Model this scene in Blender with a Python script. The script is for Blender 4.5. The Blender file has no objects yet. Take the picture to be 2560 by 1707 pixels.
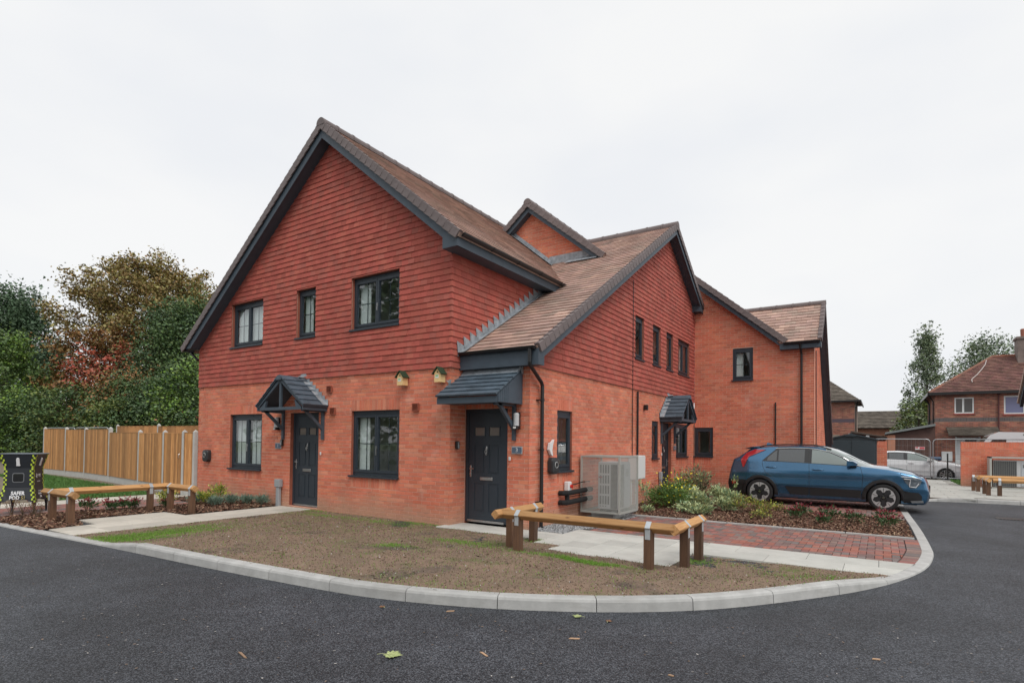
import bpy, bmesh, math, random
import numpy as np
from mathutils import Vector, Matrix
from mathutils.geometry import tessellate_polygon
R=math.radians; rnd=random.Random(7)
S=bpy.context.scene; COL=S.collection
# ---------------- camera, sky, sun, exposure ----------------
cd=bpy.data.cameras.new('camera'); cam=bpy.data.objects.new('camera',cd); COL.objects.link(cam); S.camera=cam
CAM=Vector((6.5672,-7.944,1.4871))
def _axes():
    a,b,c=R(33.2661),R(1.2317),R(.657)
    F=Vector((-math.sin(a)*math.cos(b),math.cos(a)*math.cos(b),math.sin(b)))
    X=Vector((math.cos(a),math.sin(a),0)); U=X.cross(F)
    return F,math.cos(c)*X+math.sin(c)*U,-math.sin(c)*X+math.cos(c)*U
F_,X_,U_=_axes()
cam.matrix_world=Matrix(((X_.x,U_.x,-F_.x,CAM.x),(X_.y,U_.y,-F_.y,CAM.y),(X_.z,U_.z,-F_.z,CAM.z),(0,0,0,1)))
cd.sensor_width=36; cd.lens=1403.0958/2560*36; cd.shift_y=221.6932/2560; cd.clip_end=2000; cd.clip_start=.05
W=bpy.data.worlds.new('World'); S.world=W; W.use_nodes=True
nt=W.node_tree; nt.nodes.clear()
def N(t,**k):
    n=nt.nodes.new(t)
    for a,b in k.items(): setattr(n,a,b)
    return n
wo=N('ShaderNodeOutputWorld'); bg=N('ShaderNodeBackground'); bg.inputs['Strength'].default_value=.1
sky=N('ShaderNodeTexSky',sky_type='NISHITA',sun_disc=False); sky.sun_elevation=R(52); sky.sun_rotation=R(128); sky.air_density=1; sky.dust_density=3
tc=N('ShaderNodeTexCoord'); mp=N('ShaderNodeMapping'); mp.inputs['Scale'].default_value=(1,1,2.2)
nz=N('ShaderNodeTexNoise'); nz.inputs['Scale'].default_value=2.1; nz.inputs['Detail'].default_value=5; nz.inputs['Roughness'].default_value=.45
cr=N('ShaderNodeValToRGB'); cr.color_ramp.elements[0].position=.36; cr.color_ramp.elements[1].position=.56
cr.color_ramp.elements[0].color=(8.45,8.6,8.85,1); cr.color_ramp.elements[1].color=(9.15,9.17,9.15,1)
mx=N('ShaderNodeMixRGB'); mx.inputs['Fac'].default_value=.93
L=nt.links.new
L(tc.outputs['Generated'],mp.inputs['Vector']); L(mp.outputs[0],nz.inputs['Vector']); L(nz.outputs['Fac'],cr.inputs['Fac'])
L(sky.outputs[0],mx.inputs['Color1']); L(cr.outputs[0],mx.inputs['Color2']); L(mx.outputs[0],bg.inputs['Color']); L(bg.outputs[0],wo.inputs['Surface'])
sd=bpy.data.lights.new('sun','SUN'); sd.energy=1.5; sd.angle=R(25); sd.color=(1,.96,.9)
sun=bpy.data.objects.new('sun',sd); COL.objects.link(sun)
# sky.sun_rotation is clockwise from +Y; the lamp shines from the same place
_az=R(128); _el=R(52); _d=Vector((math.sin(_az)*math.cos(_el),math.cos(_az)*math.cos(_el),math.sin(_el)))
sun.rotation_euler=_d.to_track_quat('Z','Y').to_euler()
S.view_settings.view_transform='Standard'; S.view_settings.look='None'; S.view_settings.exposure=.10; S.view_settings.gamma=1; S.view_settings.use_curve_mapping=False
S.render.engine='CYCLES'
# ---------------- materials ----------------
MATS={}
def mat(name,col,rough=.8,metal=0,var=0,huevar=0,noise=0,nscale=8,bump=0,bscale=60,col2=None,spec=.5,coat=0,emis=None,alt=None,altp=.5,wash=None,dirt=None):
    """procedural material: base colour, per-piece variation (attribute rnd + object random), noise mottling, bump"""
    if name in MATS: return MATS[name]
    m=bpy.data.materials.new(name); m.use_nodes=True; t=m.node_tree; b=t.nodes['Principled BSDF']
    def n(k,**kw):
        x=t.nodes.new(k)
        for a,c in kw.items(): setattr(x,a,c)
        return x
    l=t.links.new
    b.inputs['Roughness'].default_value=rough; b.inputs['Metallic'].default_value=metal; b.inputs['Specular IOR Level'].default_value=spec
    if coat: b.inputs['Coat Weight'].default_value=coat; b.inputs['Coat Roughness'].default_value=.03
    if emis: b.inputs['Emission Color'].default_value=(*emis[:3],1); b.inputs['Emission Strength'].default_value=emis[3]
    rgb=n('ShaderNodeRGB'); rgb.outputs[0].default_value=(*col,1); cur=rgb.outputs[0]
    geo=n('ShaderNodeNewGeometry'); pos=geo.outputs['Position']
    if var or alt:
        at=n('ShaderNodeAttribute',attribute_name='rnd'); oi=n('ShaderNodeObjectInfo')
        ad=n('ShaderNodeMath',operation='ADD'); l(at.outputs['Fac'],ad.inputs[0]); l(oi.outputs['Random'],ad.inputs[1])
        fr=n('ShaderNodeMath',operation='FRACT'); l(ad.outputs[0],fr.inputs[0])
        wn=n('ShaderNodeTexWhiteNoise',noise_dimensions='1D'); l(fr.outputs[0],wn.inputs['W'])
    if alt:
        rp=n('ShaderNodeValToRGB'); rp.color_ramp.interpolation='CONSTANT'
        els=[(0,col)]+[(altp+i*(1-altp)/len(alt),a) for i,a in enumerate(alt)]
        for i,(p,c) in enumerate(els):
            e=rp.color_ramp.elements[i] if i<2 else rp.color_ramp.elements.new(p)
            e.position=p; e.color=(*c,1)
        l(fr.outputs[0],rp.inputs['Fac']); cur=rp.outputs[0]
    if noise:
        tx=n('ShaderNodeTexNoise'); tx.inputs['Scale'].default_value=nscale; tx.inputs['Detail'].default_value=6; tx.inputs['Roughness'].default_value=.6; l(pos,tx.inputs['Vector'])
        mr=n('ShaderNodeMapRange'); mr.inputs['From Min'].default_value=.3; mr.inputs['From Max'].default_value=.7; l(tx.outputs['Fac'],mr.inputs['Value'])
        if col2:
            mm=n('ShaderNodeMixRGB'); l(mr.outputs[0],mm.inputs['Fac']); l(cur,mm.inputs['Color1']); mm.inputs['Color2'].default_value=(*col2,1); cur=mm.outputs[0]
        else:
            mr.inputs['To Min'].default_value=1-noise; mr.inputs['To Max'].default_value=1+noise
            mm=n('ShaderNodeVectorMath',operation='SCALE'); l(cur,mm.inputs[0]); l(mr.outputs[0],mm.inputs['Scale']); cur=mm.outputs[0]
    if var:
        hs=n('ShaderNodeHueSaturation'); m1=n('ShaderNodeMapRange'); m1.inputs['To Min'].default_value=1-var; m1.inputs['To Max'].default_value=1+var
        l(wn.outputs['Value'],m1.inputs['Value']); l(m1.outputs[0],hs.inputs['Value']); l(cur,hs.inputs['Color'])
        m2=n('ShaderNodeMapRange'); m2.inputs['To Min'].default_value=.5-huevar; m2.inputs['To Max'].default_value=.5+huevar; l(fr.outputs[0],m2.inputs['Value']); l(m2.outputs[0],hs.inputs['Hue']); cur=hs.outputs[0]
    for wi,w_ in enumerate(wash or []):   # stains with a shape of their own: (colour, scale, lo, hi, strength, stretch)
        c_,sc_,lo_,hi_,st_,str_=w_; mp_=n('ShaderNodeMapping'); mp_.inputs['Scale'].default_value=str_; mp_.inputs['Location'].default_value=(wi*7.3,2.1,wi); l(pos,mp_.inputs[0])
        tw=n('ShaderNodeTexNoise'); tw.inputs['Scale'].default_value=sc_; tw.inputs['Detail'].default_value=6; tw.inputs['Roughness'].default_value=.62; l(mp_.outputs[0],tw.inputs['Vector'])
        m_=n('ShaderNodeMapRange'); m_.inputs['From Min'].default_value=lo_; m_.inputs['From Max'].default_value=hi_; m_.inputs['To Max'].default_value=st_; l(tw.outputs['Fac'],m_.inputs['Value'])
        x_=n('ShaderNodeMixRGB'); l(m_.outputs[0],x_.inputs['Fac']); l(cur,x_.inputs['Color1']); x_.inputs['Color2'].default_value=(*c_,1); cur=x_.outputs[0]
    if dirt:   # rain splash dirt at the foot of a wall: (colour, top z, strength)
        c_,zt_,st_=dirt; sp_=n('ShaderNodeSeparateXYZ'); l(pos,sp_.inputs[0]); tw=n('ShaderNodeTexNoise'); tw.inputs['Scale'].default_value=1.3; tw.inputs['Detail'].default_value=5; l(pos,tw.inputs['Vector'])
        a_=n('ShaderNodeMath',operation='MULTIPLY_ADD'); l(tw.outputs['Fac'],a_.inputs[0]); a_.inputs[1].default_value=-.7; l(sp_.outputs['Z'],a_.inputs[2])
        m_=n('ShaderNodeMapRange'); m_.inputs['From Min'].default_value=zt_-.35; m_.inputs['From Max'].default_value=zt_-.75; m_.inputs['To Max'].default_value=st_; l(a_.outputs[0],m_.inputs['Value'])
        x_=n('ShaderNodeMixRGB'); l(m_.outputs[0],x_.inputs['Fac']); l(cur,x_.inputs['Color1']); x_.inputs['Color2'].default_value=(*c_,1); cur=x_.outputs[0]
    l(cur,b.inputs['Base Color'])
    if bump:
        tb=n('ShaderNodeTexNoise'); tb.inputs['Scale'].default_value=bscale; tb.inputs['Detail'].default_value=5; l(pos,tb.inputs['Vector'])
        bp=n('ShaderNodeBump'); bp.inputs['Strength'].default_value=1; bp.inputs['Distance'].default_value=bump; l(tb.outputs['Fac'],bp.inputs['Height']); l(bp.outputs[0],b.inputs['Normal'])
    m['_col']=1
    MATS[name]=m; return m
def glass(name,tint=(.90,.93,.92),ior=2.0,opac=0.0):
    m=bpy.data.materials.new(name); m.use_nodes=True; t=m.node_tree; t.nodes.clear(); l=t.links.new
    o=t.nodes.new('ShaderNodeOutputMaterial'); mi=t.nodes.new('ShaderNodeMixShader'); fr=t.nodes.new('ShaderNodeFresnel'); fr.inputs['IOR'].default_value=ior
    tr=t.nodes.new('ShaderNodeBsdfTransparent'); tr.inputs[0].default_value=(*tint,1); gl=t.nodes.new('ShaderNodeBsdfGlossy'); gl.inputs['Roughness'].default_value=.015; gl.inputs[0].default_value=(.95,.97,1,1)
    nz=t.nodes.new('ShaderNodeTexNoise'); nz.inputs['Scale'].default_value=2.2; bp=t.nodes.new('ShaderNodeBump'); bp.inputs['Distance'].default_value=.002; bp.inputs['Strength'].default_value=.6
    ge=t.nodes.new('ShaderNodeNewGeometry'); l(ge.outputs['Position'],nz.inputs['Vector']); l(nz.outputs['Fac'],bp.inputs['Height']); l(bp.outputs[0],gl.inputs['Normal'])
    bf=t.nodes.new('ShaderNodeMath'); bf.operation='SUBTRACT'; bf.inputs[0].default_value=1; l(ge.outputs['Backfacing'],bf.inputs[1]); mu=t.nodes.new('ShaderNodeMath'); mu.operation='MULTIPLY'; l(fr.outputs[0],mu.inputs[0]); l(bf.outputs[0],mu.inputs[1]); l(mu.outputs[0],mi.inputs[0]); l(tr.outputs[0],mi.inputs[1]); l(gl.outputs[0],mi.inputs[2]); l(mi.outputs[0],o.inputs[0]); MATS[name]=m; return m
# ---------------- mesh builder ----------------
class MB:
    def __init__(s): s.v=[]; s.f=[]; s.m=[]; s.r=[]
    def face(s,pts,m=0,r=0.):
        k=len(s.v); s.v+= [tuple(p) for p in pts]; s.f.append(tuple(range(k,k+len(pts)))); s.m.append(m); s.r.append(r)
    def poly(s,vs,fs,m=0,r=0.,M=None):
        k=len(s.v); s.v+=[tuple(M@Vector(p)) if M else tuple(p) for p in vs]
        for f in fs: s.f.append(tuple(k+i for i in f)); s.m.append(m); s.r.append(r)
    def box(s,a,b,m=0,r=0.,M=None,skip=()):
        (x0,y0,z0),(x1,y1,z1)=a,b
        vs=[(x0,y0,z0),(x1,y0,z0),(x1,y1,z0),(x0,y1,z0),(x0,y0,z1),(x1,y0,z1),(x1,y1,z1),(x0,y1,z1)]
        fs=[(0,3,2,1),(4,5,6,7),(0,1,5,4),(1,2,6,5),(2,3,7,6),(3,0,4,7)]
        s.poly(vs,[f for i,f in enumerate(fs) if i not in skip],m,r,M)
    def bbox(s,a,b,ch=.01,m=0,r=0.,M=None):
        """box with chamfered vertical+horizontal edges (8-gon style)"""
        (x0,y0,z0),(x1,y1,z1)=a,b; c=ch
        ring=lambda z,i:[(x0+i+c,y0+i,z),(x1-i-c,y0+i,z),(x1-i,y0+i+c,z),(x1-i,y1-i-c,z),(x1-i-c,y1-i,z),(x0+i+c,y1-i,z),(x0+i,y1-i-c,z),(x0+i,y0+i+c,z)]
        vs=ring(z0,c)+ring(z0+c,0)+ring(z1-c,0)+ring(z1,c); fs=[tuple(range(7,-1,-1)),tuple(range(24,32))]
        for k in range(3):
            for i in range(8): j=(i+1)%8; fs.append((8*k+i,8*k+j,8*k+8+j,8*k+8+i))
        s.poly(vs,fs,m,r,M)
    def prism(s,pts,d,m=0,r=0.,M=None):
        """extrude planar polygon (3D pts) by vector d"""
        n=len(pts); d=Vector(d); P=[Vector(p) for p in pts]; Q=[p+d for p in P]
        nn=Vector((0,0,0))
        for i in range(n): nn+=P[i].cross(P[(i+1)%n])
        if nn.dot(d)>0: P.reverse(); Q.reverse()
        vs=P+Q; tri=tessellate_polygon([P]) if n>4 else None
        fs=[tuple(range(n)),tuple(range(2*n-1,n-1,-1))]
        for i in range(n): j=(i+1)%n; fs.append((i,i+n,j+n,j))
        s.poly(vs,fs,m,r,M)
    def tube(s,path,rad,seg=8,m=0,r=0.,cap=True,M=None):
        P=[Vector(p) for p in path]; n=len(P); rr=rad if isinstance(rad,(list,tuple)) else [rad]*n
        vs=[]; fs=[]; prev=None
        for i,p in enumerate(P):
            t=(P[min(i+1,n-1)]-P[max(i-1,0)])
            if t.length<1e-9: t=Vector((0,0,1))
            t.normalize()
            u=prev-t*prev.dot(t) if prev else (t.cross(Vector((0,0,1))) if abs(t.z)<.9 else t.cross(Vector((1,0,0))))
            if u.length<1e-6: u=t.orthogonal()
            u.normalize(); prev=u; w=t.cross(u)
            for k in range(seg):
                a=2*math.pi*k/seg; vs.append(p+(u*math.cos(a)+w*math.sin(a))*rr[i])
        for i in range(n-1):
            for k in range(seg):
                j=(k+1)%seg; fs.append((i*seg+k,i*seg+j,(i+1)*seg+j,(i+1)*seg+k))
        if cap: fs.append(tuple(range(seg-1,-1,-1))); fs.append(tuple((n-1)*seg+k for k in range(seg)))
        s.poly(vs,fs,m,r,M)
    def lathe(s,prof,seg=16,m=0,r=0.,M=None,cap=True):
        """profile [(radius,z)] about z"""
        vs=[]; fs=[]; n=len(prof)
        for (q,z) in prof:
            for k in range(seg): a=2*math.pi*k/seg; vs.append((q*math.cos(a),q*math.sin(a),z))
        for i in range(n-1):
            for k in range(seg): j=(k+1)%seg; fs.append((i*seg+k,i*seg+j,(i+1)*seg+j,(i+1)*seg+k))
        if cap: fs.append(tuple(range(seg-1,-1,-1))); fs.append(tuple((n-1)*seg+k for k in range(seg)))
        s.poly(vs,fs,m,r,M)
    def mesh(s,name,mats):
        me=bpy.data.meshes.new(name); me.from_pydata(s.v,[],s.f)
        for x in (mats if isinstance(mats,(list,tuple)) else [mats]): me.materials.append(x)
        if s.m and max(s.m)>0: me.polygons.foreach_set('material_index',s.m)
        if any(s.r):
            a=me.attributes.new('rnd','FLOAT','FACE'); a.data.foreach_set('value',s.r)
        me.update(); return me
    def build(s,name,mats,parent=None,smooth=False,**tags):
        o=bpy.data.objects.new(name,s.mesh(name,mats)); COL.objects.link(o)
        if parent is not None: o.parent=parent
        if smooth: 
            o.data.polygons.foreach_set('use_smooth',[True]*len(o.data.polygons))
        for k,v in tags.items():
            if v is not None: o[k]=v
        return o
def inst(name,me,parent,M,**tags):
    o=bpy.data.objects.new(name,me); COL.objects.link(o); o.parent=parent; o.matrix_local=M
    for k,v in tags.items(): o[k]=v
    return o
def empty(name,loc=(0,0,0),rz=0,label=None,cat=None,group=None):
    o=bpy.data.objects.new(name,None); COL.objects.link(o); o.location=loc; o.rotation_euler=(0,0,rz); o.empty_display_size=.2
    if label: o['label']=label
    if cat: o['category']=cat
    if group: o['group']=group
    return o
def tag(o,label=None,cat=None,group=None,kind=None):
    for k,v in (('label',label),('category',cat),('group',group),('kind',kind)):
        if v: o[k]=v
    return o
def copy_tree(o,parent=None):
    c=o.copy(); COL.objects.link(c); c.parent=parent
    for ch in list(o.children): copy_tree(ch,c)
    return c
def T(x=0,y=0,z=0): return Matrix.Translation((x,y,z))
def RZ(a): return Matrix.Rotation(a,4,'Z')
def RX(a): return Matrix.Rotation(a,4,'X')
def RY(a): return Matrix.Rotation(a,4,'Y')
def frame(o,u,v,n): # matrix from origin and axes
    u,v,n=Vector(u).normalized(),Vector(v).normalized(),Vector(n).normalized()
    return Matrix(((u.x,v.x,n.x,o[0]),(u.y,v.y,n.y,o[1]),(u.z,v.z,n.z,o[2]),(0,0,0,1)))
def depth(p): return (Vector(p)-CAM).dot(F_)
# 2D helpers
def clip_poly(pts,poly):
    """clip polygon pts by convex CCW polygon poly"""
    out=list(pts)
    for i in range(len(poly)):
        a,b=poly[i],poly[(i+1)%len(poly)]; ex,ey=b[0]-a[0],b[1]-a[1]
        ins=lambda p:(ex*(p[1]-a[1])-ey*(p[0]-a[0]))>=-1e-9
        src=out; out=[]
        for k in range(len(src)):
            p,q=src[k],src[(k+1)%len(src)]; ip,iq=ins(p),ins(q)
            if ip: out.append(p)
            if ip!=iq:
                dx,dy=q[0]-p[0],q[1]-p[1]; den=ex*dy-ey*dx
                if abs(den)>1e-12:
                    tt=-(ex*(p[1]-a[1])-ey*(p[0]-a[0]))/den; out.append((p[0]+dx*tt,p[1]+dy*tt))
        if len(out)<3: return []
    return out
def parea(p): return .5*abs(sum(p[i][0]*p[(i+1)%len(p)][1]-p[(i+1)%len(p)][0]*p[i][1] for i in range(len(p))))
def minus(rects,h):
    out=[]
    for (a,b,c,d) in rects:
        if h[0]>=b or h[1]<=a or h[2]>=d or h[3]<=c: out.append((a,b,c,d)); continue
        if h[0]>a: out.append((a,h[0],c,d))
        if h[1]<b: out.append((h[1],b,c,d))
        m0,m1=max(a,h[0]),min(b,h[1])
        if h[2]>c: out.append((m0,m1,c,h[2]))
        if h[3]<d: out.append((m0,m1,h[3],d))
    return out
def wall_panel(mb,M,outer,holes,th,m=0,mh=None):
    """flat wall in local (u,v) with rect holes, thickness th inward (-n)"""
    loops=[[Vector((u,v,0)) for u,v in outer]]+[[Vector((a,c,0)),Vector((a,d,0)),Vector((b,d,0)),Vector((b,c,0))] for a,b,c,d in holes]
    tri=tessellate_polygon(loops); P=[p for lo in loops for p in lo]
    fs=[]
    for t in tri:
        a,b,c=[P[i] for i in t]
        if (b-a).cross(c-a).z<0: t=(t[0],t[2],t[1])
        fs.append(tuple(t))
    mb.poly(P,fs,m,0,M); mb.poly([p-Vector((0,0,th)) for p in P],[tuple(reversed(f)) for f in fs],m,0,M)
    for li,lo in enumerate(loops):
        for i in range(len(lo)):
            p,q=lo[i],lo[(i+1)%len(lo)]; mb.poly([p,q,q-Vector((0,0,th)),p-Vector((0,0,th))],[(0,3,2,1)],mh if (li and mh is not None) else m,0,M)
class Pieces:
    """collects alike pieces; the 300 nearest become objects, the rest one stuff mesh"""
    def __init__(s,name,stuffname,mt,limit=300): s.name=name; s.sn=stuffname; s.mt=mt; s.full=[]; s.mb=MB(); s.lim=limit; s.meshes={}
    def add(s,key,M,geo):
        """key: shape key; geo(mb,M,r) draws the shape; M places it"""
        s.full.append((depth(M.translation),key,M,geo))
    def flush(s,parent,inv=None):
        s.full.sort(key=lambda t:t[0] if t[0]>0 else 999)
        for i,(d,key,M,geo) in enumerate(s.full):
            if i<s.lim and key is not None:
                if key not in s.meshes:
                    q=MB(); geo(q,Matrix.Identity(4),0.); s.meshes[key]=q.mesh(s.name,s.mt)
                inst(s.name,s.meshes[key],parent,(inv@M) if inv else M)
            else: geo(s.mb,(inv@M) if inv else M,rnd.random()*.999+.001)
        if s.mb.v: s.mb.build(s.sn,s.mt,parent,kind='stuff')
# ---------------- palette ----------------
ANTH=mat('anthracite',(.031,.042,.055),.42,bump=.0006,bscale=300,spec=.4)
ANTH_L=mat('anthracite board',(.062,.084,.108),.5,noise=.12,nscale=5,bump=.001,bscale=180,spec=.35)
MORTAR=mat('mortar',(.72,.47,.36),.95,noise=.15,nscale=20,bump=.003,bscale=200)
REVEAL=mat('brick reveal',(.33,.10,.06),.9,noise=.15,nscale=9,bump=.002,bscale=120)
BRICK=mat('red brick',(.66,.205,.12),.88,var=.08,huevar=.004,noise=.16,nscale=1.6,bump=.003,bscale=120,alt=[(.61,.175,.10),(.68,.225,.13),(.57,.18,.115),(.64,.235,.155)],altp=.4,wash=[((.70,.50,.42),2.6,.62,.80,.5,(1,1,.7)),((.40,.13,.09),.6,.55,.8,.35,(1,1,1.5))],dirt=((.43,.28,.19),.42,.75))
HTILE=mat('hanging clay tile',(.42,.098,.070),.85,var=.10,huevar=.003,noise=.13,nscale=1.4,bump=.002,bscale=150,alt=[(.375,.085,.062),(.42,.105,.076),(.39,.102,.08)],altp=.55,wash=[((.50,.20,.15),2.5,.60,.80,.45,(1,1,.5)),((.24,.065,.05),.8,.55,.75,.45,(1,1,1))])
RTILE=mat('roof tile',(.42,.29,.24),.75,var=.16,huevar=.01,noise=.18,nscale=2.5,bump=.002,bscale=120,alt=[(.39,.255,.21),(.47,.315,.26),(.37,.265,.225)],altp=.5,wash=[((.19,.15,.13),.9,.54,.78,.45,(1,1,1))])
CAP=mat('verge unit',(.15,.12,.118),.6,var=.08,noise=.1)
LEAD=mat('lead flashing',(.31,.34,.37),.5,metal=.15,noise=.35,nscale=9,bump=.003,bscale=30)
BLK=mat('black plastic',(.012,.012,.013),.35)
STEEL=mat('brushed steel',(.55,.55,.55),.28,metal=1)
ALU=mat('aluminium threshold',(.5,.5,.5),.35,metal=.9)
WHITE=mat('white plastic',(.72,.73,.73),.45)
GREYP=mat('grey plastic',(.32,.34,.36),.5)
GLASS=glass('window glass'); 
ROOM=mat('painted room',(.82,.85,.80),.9); FLOORM=mat('room floor',(.16,.13,.10),.7); BLIND_REFL=mat('pale blind and reflection',(.85,.88,.89),.8)
PAL=[ANTH,ROOM,FLOORM]
FA=frame((0,0,0),(1,0,0),(0,0,1),(0,-1,0))
def brick_geo(w,h,rot=False):
    def g(mb,M,r):
        a,b=(h,w) if rot else (w,h)
        mb.box((-a/2+.001,-b/2+.001,-.01),(a/2-.001,b/2-.001,.0035+.0025*(r%.1)*10),0,r,M,skip=(0,))
    return g
def poly_geo(pts,t):
    def g(mb,M,r):
        n=len(pts); vs=[(p[0],p[1],t) for p in pts]+[(p[0],p[1],-.01) for p in pts]
        mb.poly(vs,[tuple(range(n))]+[(i,i+n,(i+1)%n+n,(i+1)%n) for i in range(n)],0,r,M)
    return g
def lay_bricks(P,M,u0,u1,v0,v1,holes=(),clip=None,off=0):
    row=0; v=v0; hb=(u1-u0+.01)/max(1,round((u1-u0+.01)/.1125)); full0=round(2*hb-.01,4)
    while v<v1-.02:
        hh=min(.065,v1-v); u=u0-(0 if (row+off)%2==0 else hb)
        while u<u1-.001:
            for (a,b,c,d) in [(max(u,u0),min(u+2*hb-.01,u1),v,v+hh)]:
                if b-a<.012: continue
                rs=[(a,b,c,d)]
                for h in holes: rs=minus(rs,h)
                for (a2,b2,c2,d2) in rs:
                    if b2-a2<.012 or d2-c2<.01: continue
                    ctr=((a2+b2)/2,(c2+d2)/2)
                    if clip:
                        pl=clip_poly([(a2,c2),(b2,c2),(b2,d2),(a2,d2)],clip)
                        if len(pl)<3 or parea(pl)<2e-4: continue
                        if parea(pl)<(b2-a2)*(d2-c2)*.999:
                            P.add(None,M@T(*ctr,0),poly_geo([(p[0]-ctr[0],p[1]-ctr[1]) for p in pl],.007)); continue
                    w,h=round(b2-a2,3),round(d2-c2,3)
                    P.add((w,h) if h==.065 and w>.09 else None,M@T(*ctr,0),brick_geo(b2-a2,d2-c2))
            u+=2*hb
        v+=.075; row+=1
def soldiers(P,M,a,b,v):
    n=round((b-a)/.075); w=(b-a)/n
    for i in range(n): P.add('s',M@T(a+w*(i+.5),v+.1075,0),brick_geo(.215,w-.01,True))
def tile_geo(w,g,pts=None):
    """hanging tile: bottom edge stands proud"""
    def ge(mb,M,r):
        t=.022+.006*((r*37)%1)
        if pts is None:
            vs=[(-w/2,-g/2,t),(w/2,-g/2,t),(w/2,g/2+.01,.007),(-w/2,g/2+.01,.007),(-w/2,-g/2,0),(w/2,-g/2,0),(w/2,g/2+.01,0),(-w/2,g/2+.01,0)]
            mb.poly(vs,[(0,1,2,3),(0,4,5,1),(1,5,6,2),(0,3,7,4)],0,r,M)
        else:
            n=len(pts); zz=lambda p:t+(.007-t)*(p[1]+g/2)/g
            vs=[(p[0],p[1],zz(p)) for p in pts]+[(p[0],p[1],0) for p in pts]
            mb.poly(vs,[tuple(range(n))]+[(i,i+n,(i+1)%n+n,(i+1)%n) for i in range(n)],0,r,M)
    return ge
def hang_tiles(P,M,u0,u1,v0,v1,holes=(),clip=None,g=.1147,w=.165):
    row=0; v=v0
    while v<v1:
        u=u0-(0 if row%2==0 else w/2)
        while u<u1:
            a,b=max(u+.0012,u0),min(u+w-.0012,u1)
            if b-a>.02:
                rs=[(a,b,v,v+g)]
                for h in holes: rs=minus(rs,h)
                for (a2,b2,c2,d2) in rs:
                    if b2-a2<.012 or d2-c2<.015: continue
                    ctr=((a2+b2)/2,(c2+d2)/2); full=(b2-a2)*(d2-c2); pl=[(a2,c2),(b2,c2),(b2,d2),(a2,d2)]
                    if clip: pl=clip_poly(pl,clip)
                    if len(pl)<3 or parea(pl)<3e-4: continue
                    jit=rnd.uniform(-.0022,.0022)
                    if parea(pl)<full*.999 or d2-c2<g*.99: P.add(None,M@T(ctr[0],ctr[1]+jit,.01),tile_geo(b2-a2,d2-c2,[(p[0]-ctr[0],p[1]-ctr[1]) for p in pl]))
                    else:
                        ww=round(b2-a2,3); P.add(ww if ww>.15 else None,M@T(ctr[0],ctr[1]+jit,.01)@RZ(rnd.uniform(-.008,.008)),tile_geo(b2-a2,g))
            u+=w
        v+=g; row+=1
def roof_tiles(P,O,U,Sv,poly,g=.19,w=.30,t=.024):
    U=Vector(U).normalized(); Sv=Vector(Sv).normalized(); n=U.cross(Sv); M=frame(O,U,Sv,n)
    us=[p[0] for p in poly]; vs=[p[1] for p in poly]; row=0; v=min(vs)
    def geo(pts,g):
        def ge(mb,M,r):
            k=len(pts); tt=t+.004*((r*53)%1); zz=lambda p:tt+(.004-tt)*(p[1]+g/2)/(g)
            vv=[(p[0],p[1],zz(p)) for p in pts]+[(p[0],p[1],-.003) for p in pts]
            mb.poly(vv,[tuple(range(k))]+[(i,i+k,(i+1)%k+k,(i+1)%k) for i in range(k)],0,r,M)
        return ge
    while v<max(vs):
        u=min(us)-(0 if row%2 else w/2)
        while u<max(us):
            a,b=u+.002,u+w-.002; pl=clip_poly([(a,v),(b,v),(b,v+g),(a,v+g)],poly)
            if len(pl)>=3 and parea(pl)>1e-3:
                ctr=((a+b)/2,v+g/2); full=parea(pl)>.999*(b-a)*g
                P.add('f' if full else None,M@T(ctr[0],ctr[1],.001),geo([(p[0]-ctr[0],p[1]-ctr[1]) for p in pl],g))
            u+=w
        v+=g; row+=1
def slab(mb,O,U,Sv,poly,th=.05,m=0):
    U=Vector(U).normalized(); Sv=Vector(Sv).normalized(); n=U.cross(Sv); M=frame(O,U,Sv,n)
    mb.prism([M@Vector((p[0],p[1],0)) for p in poly],-n*th,m)
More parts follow.
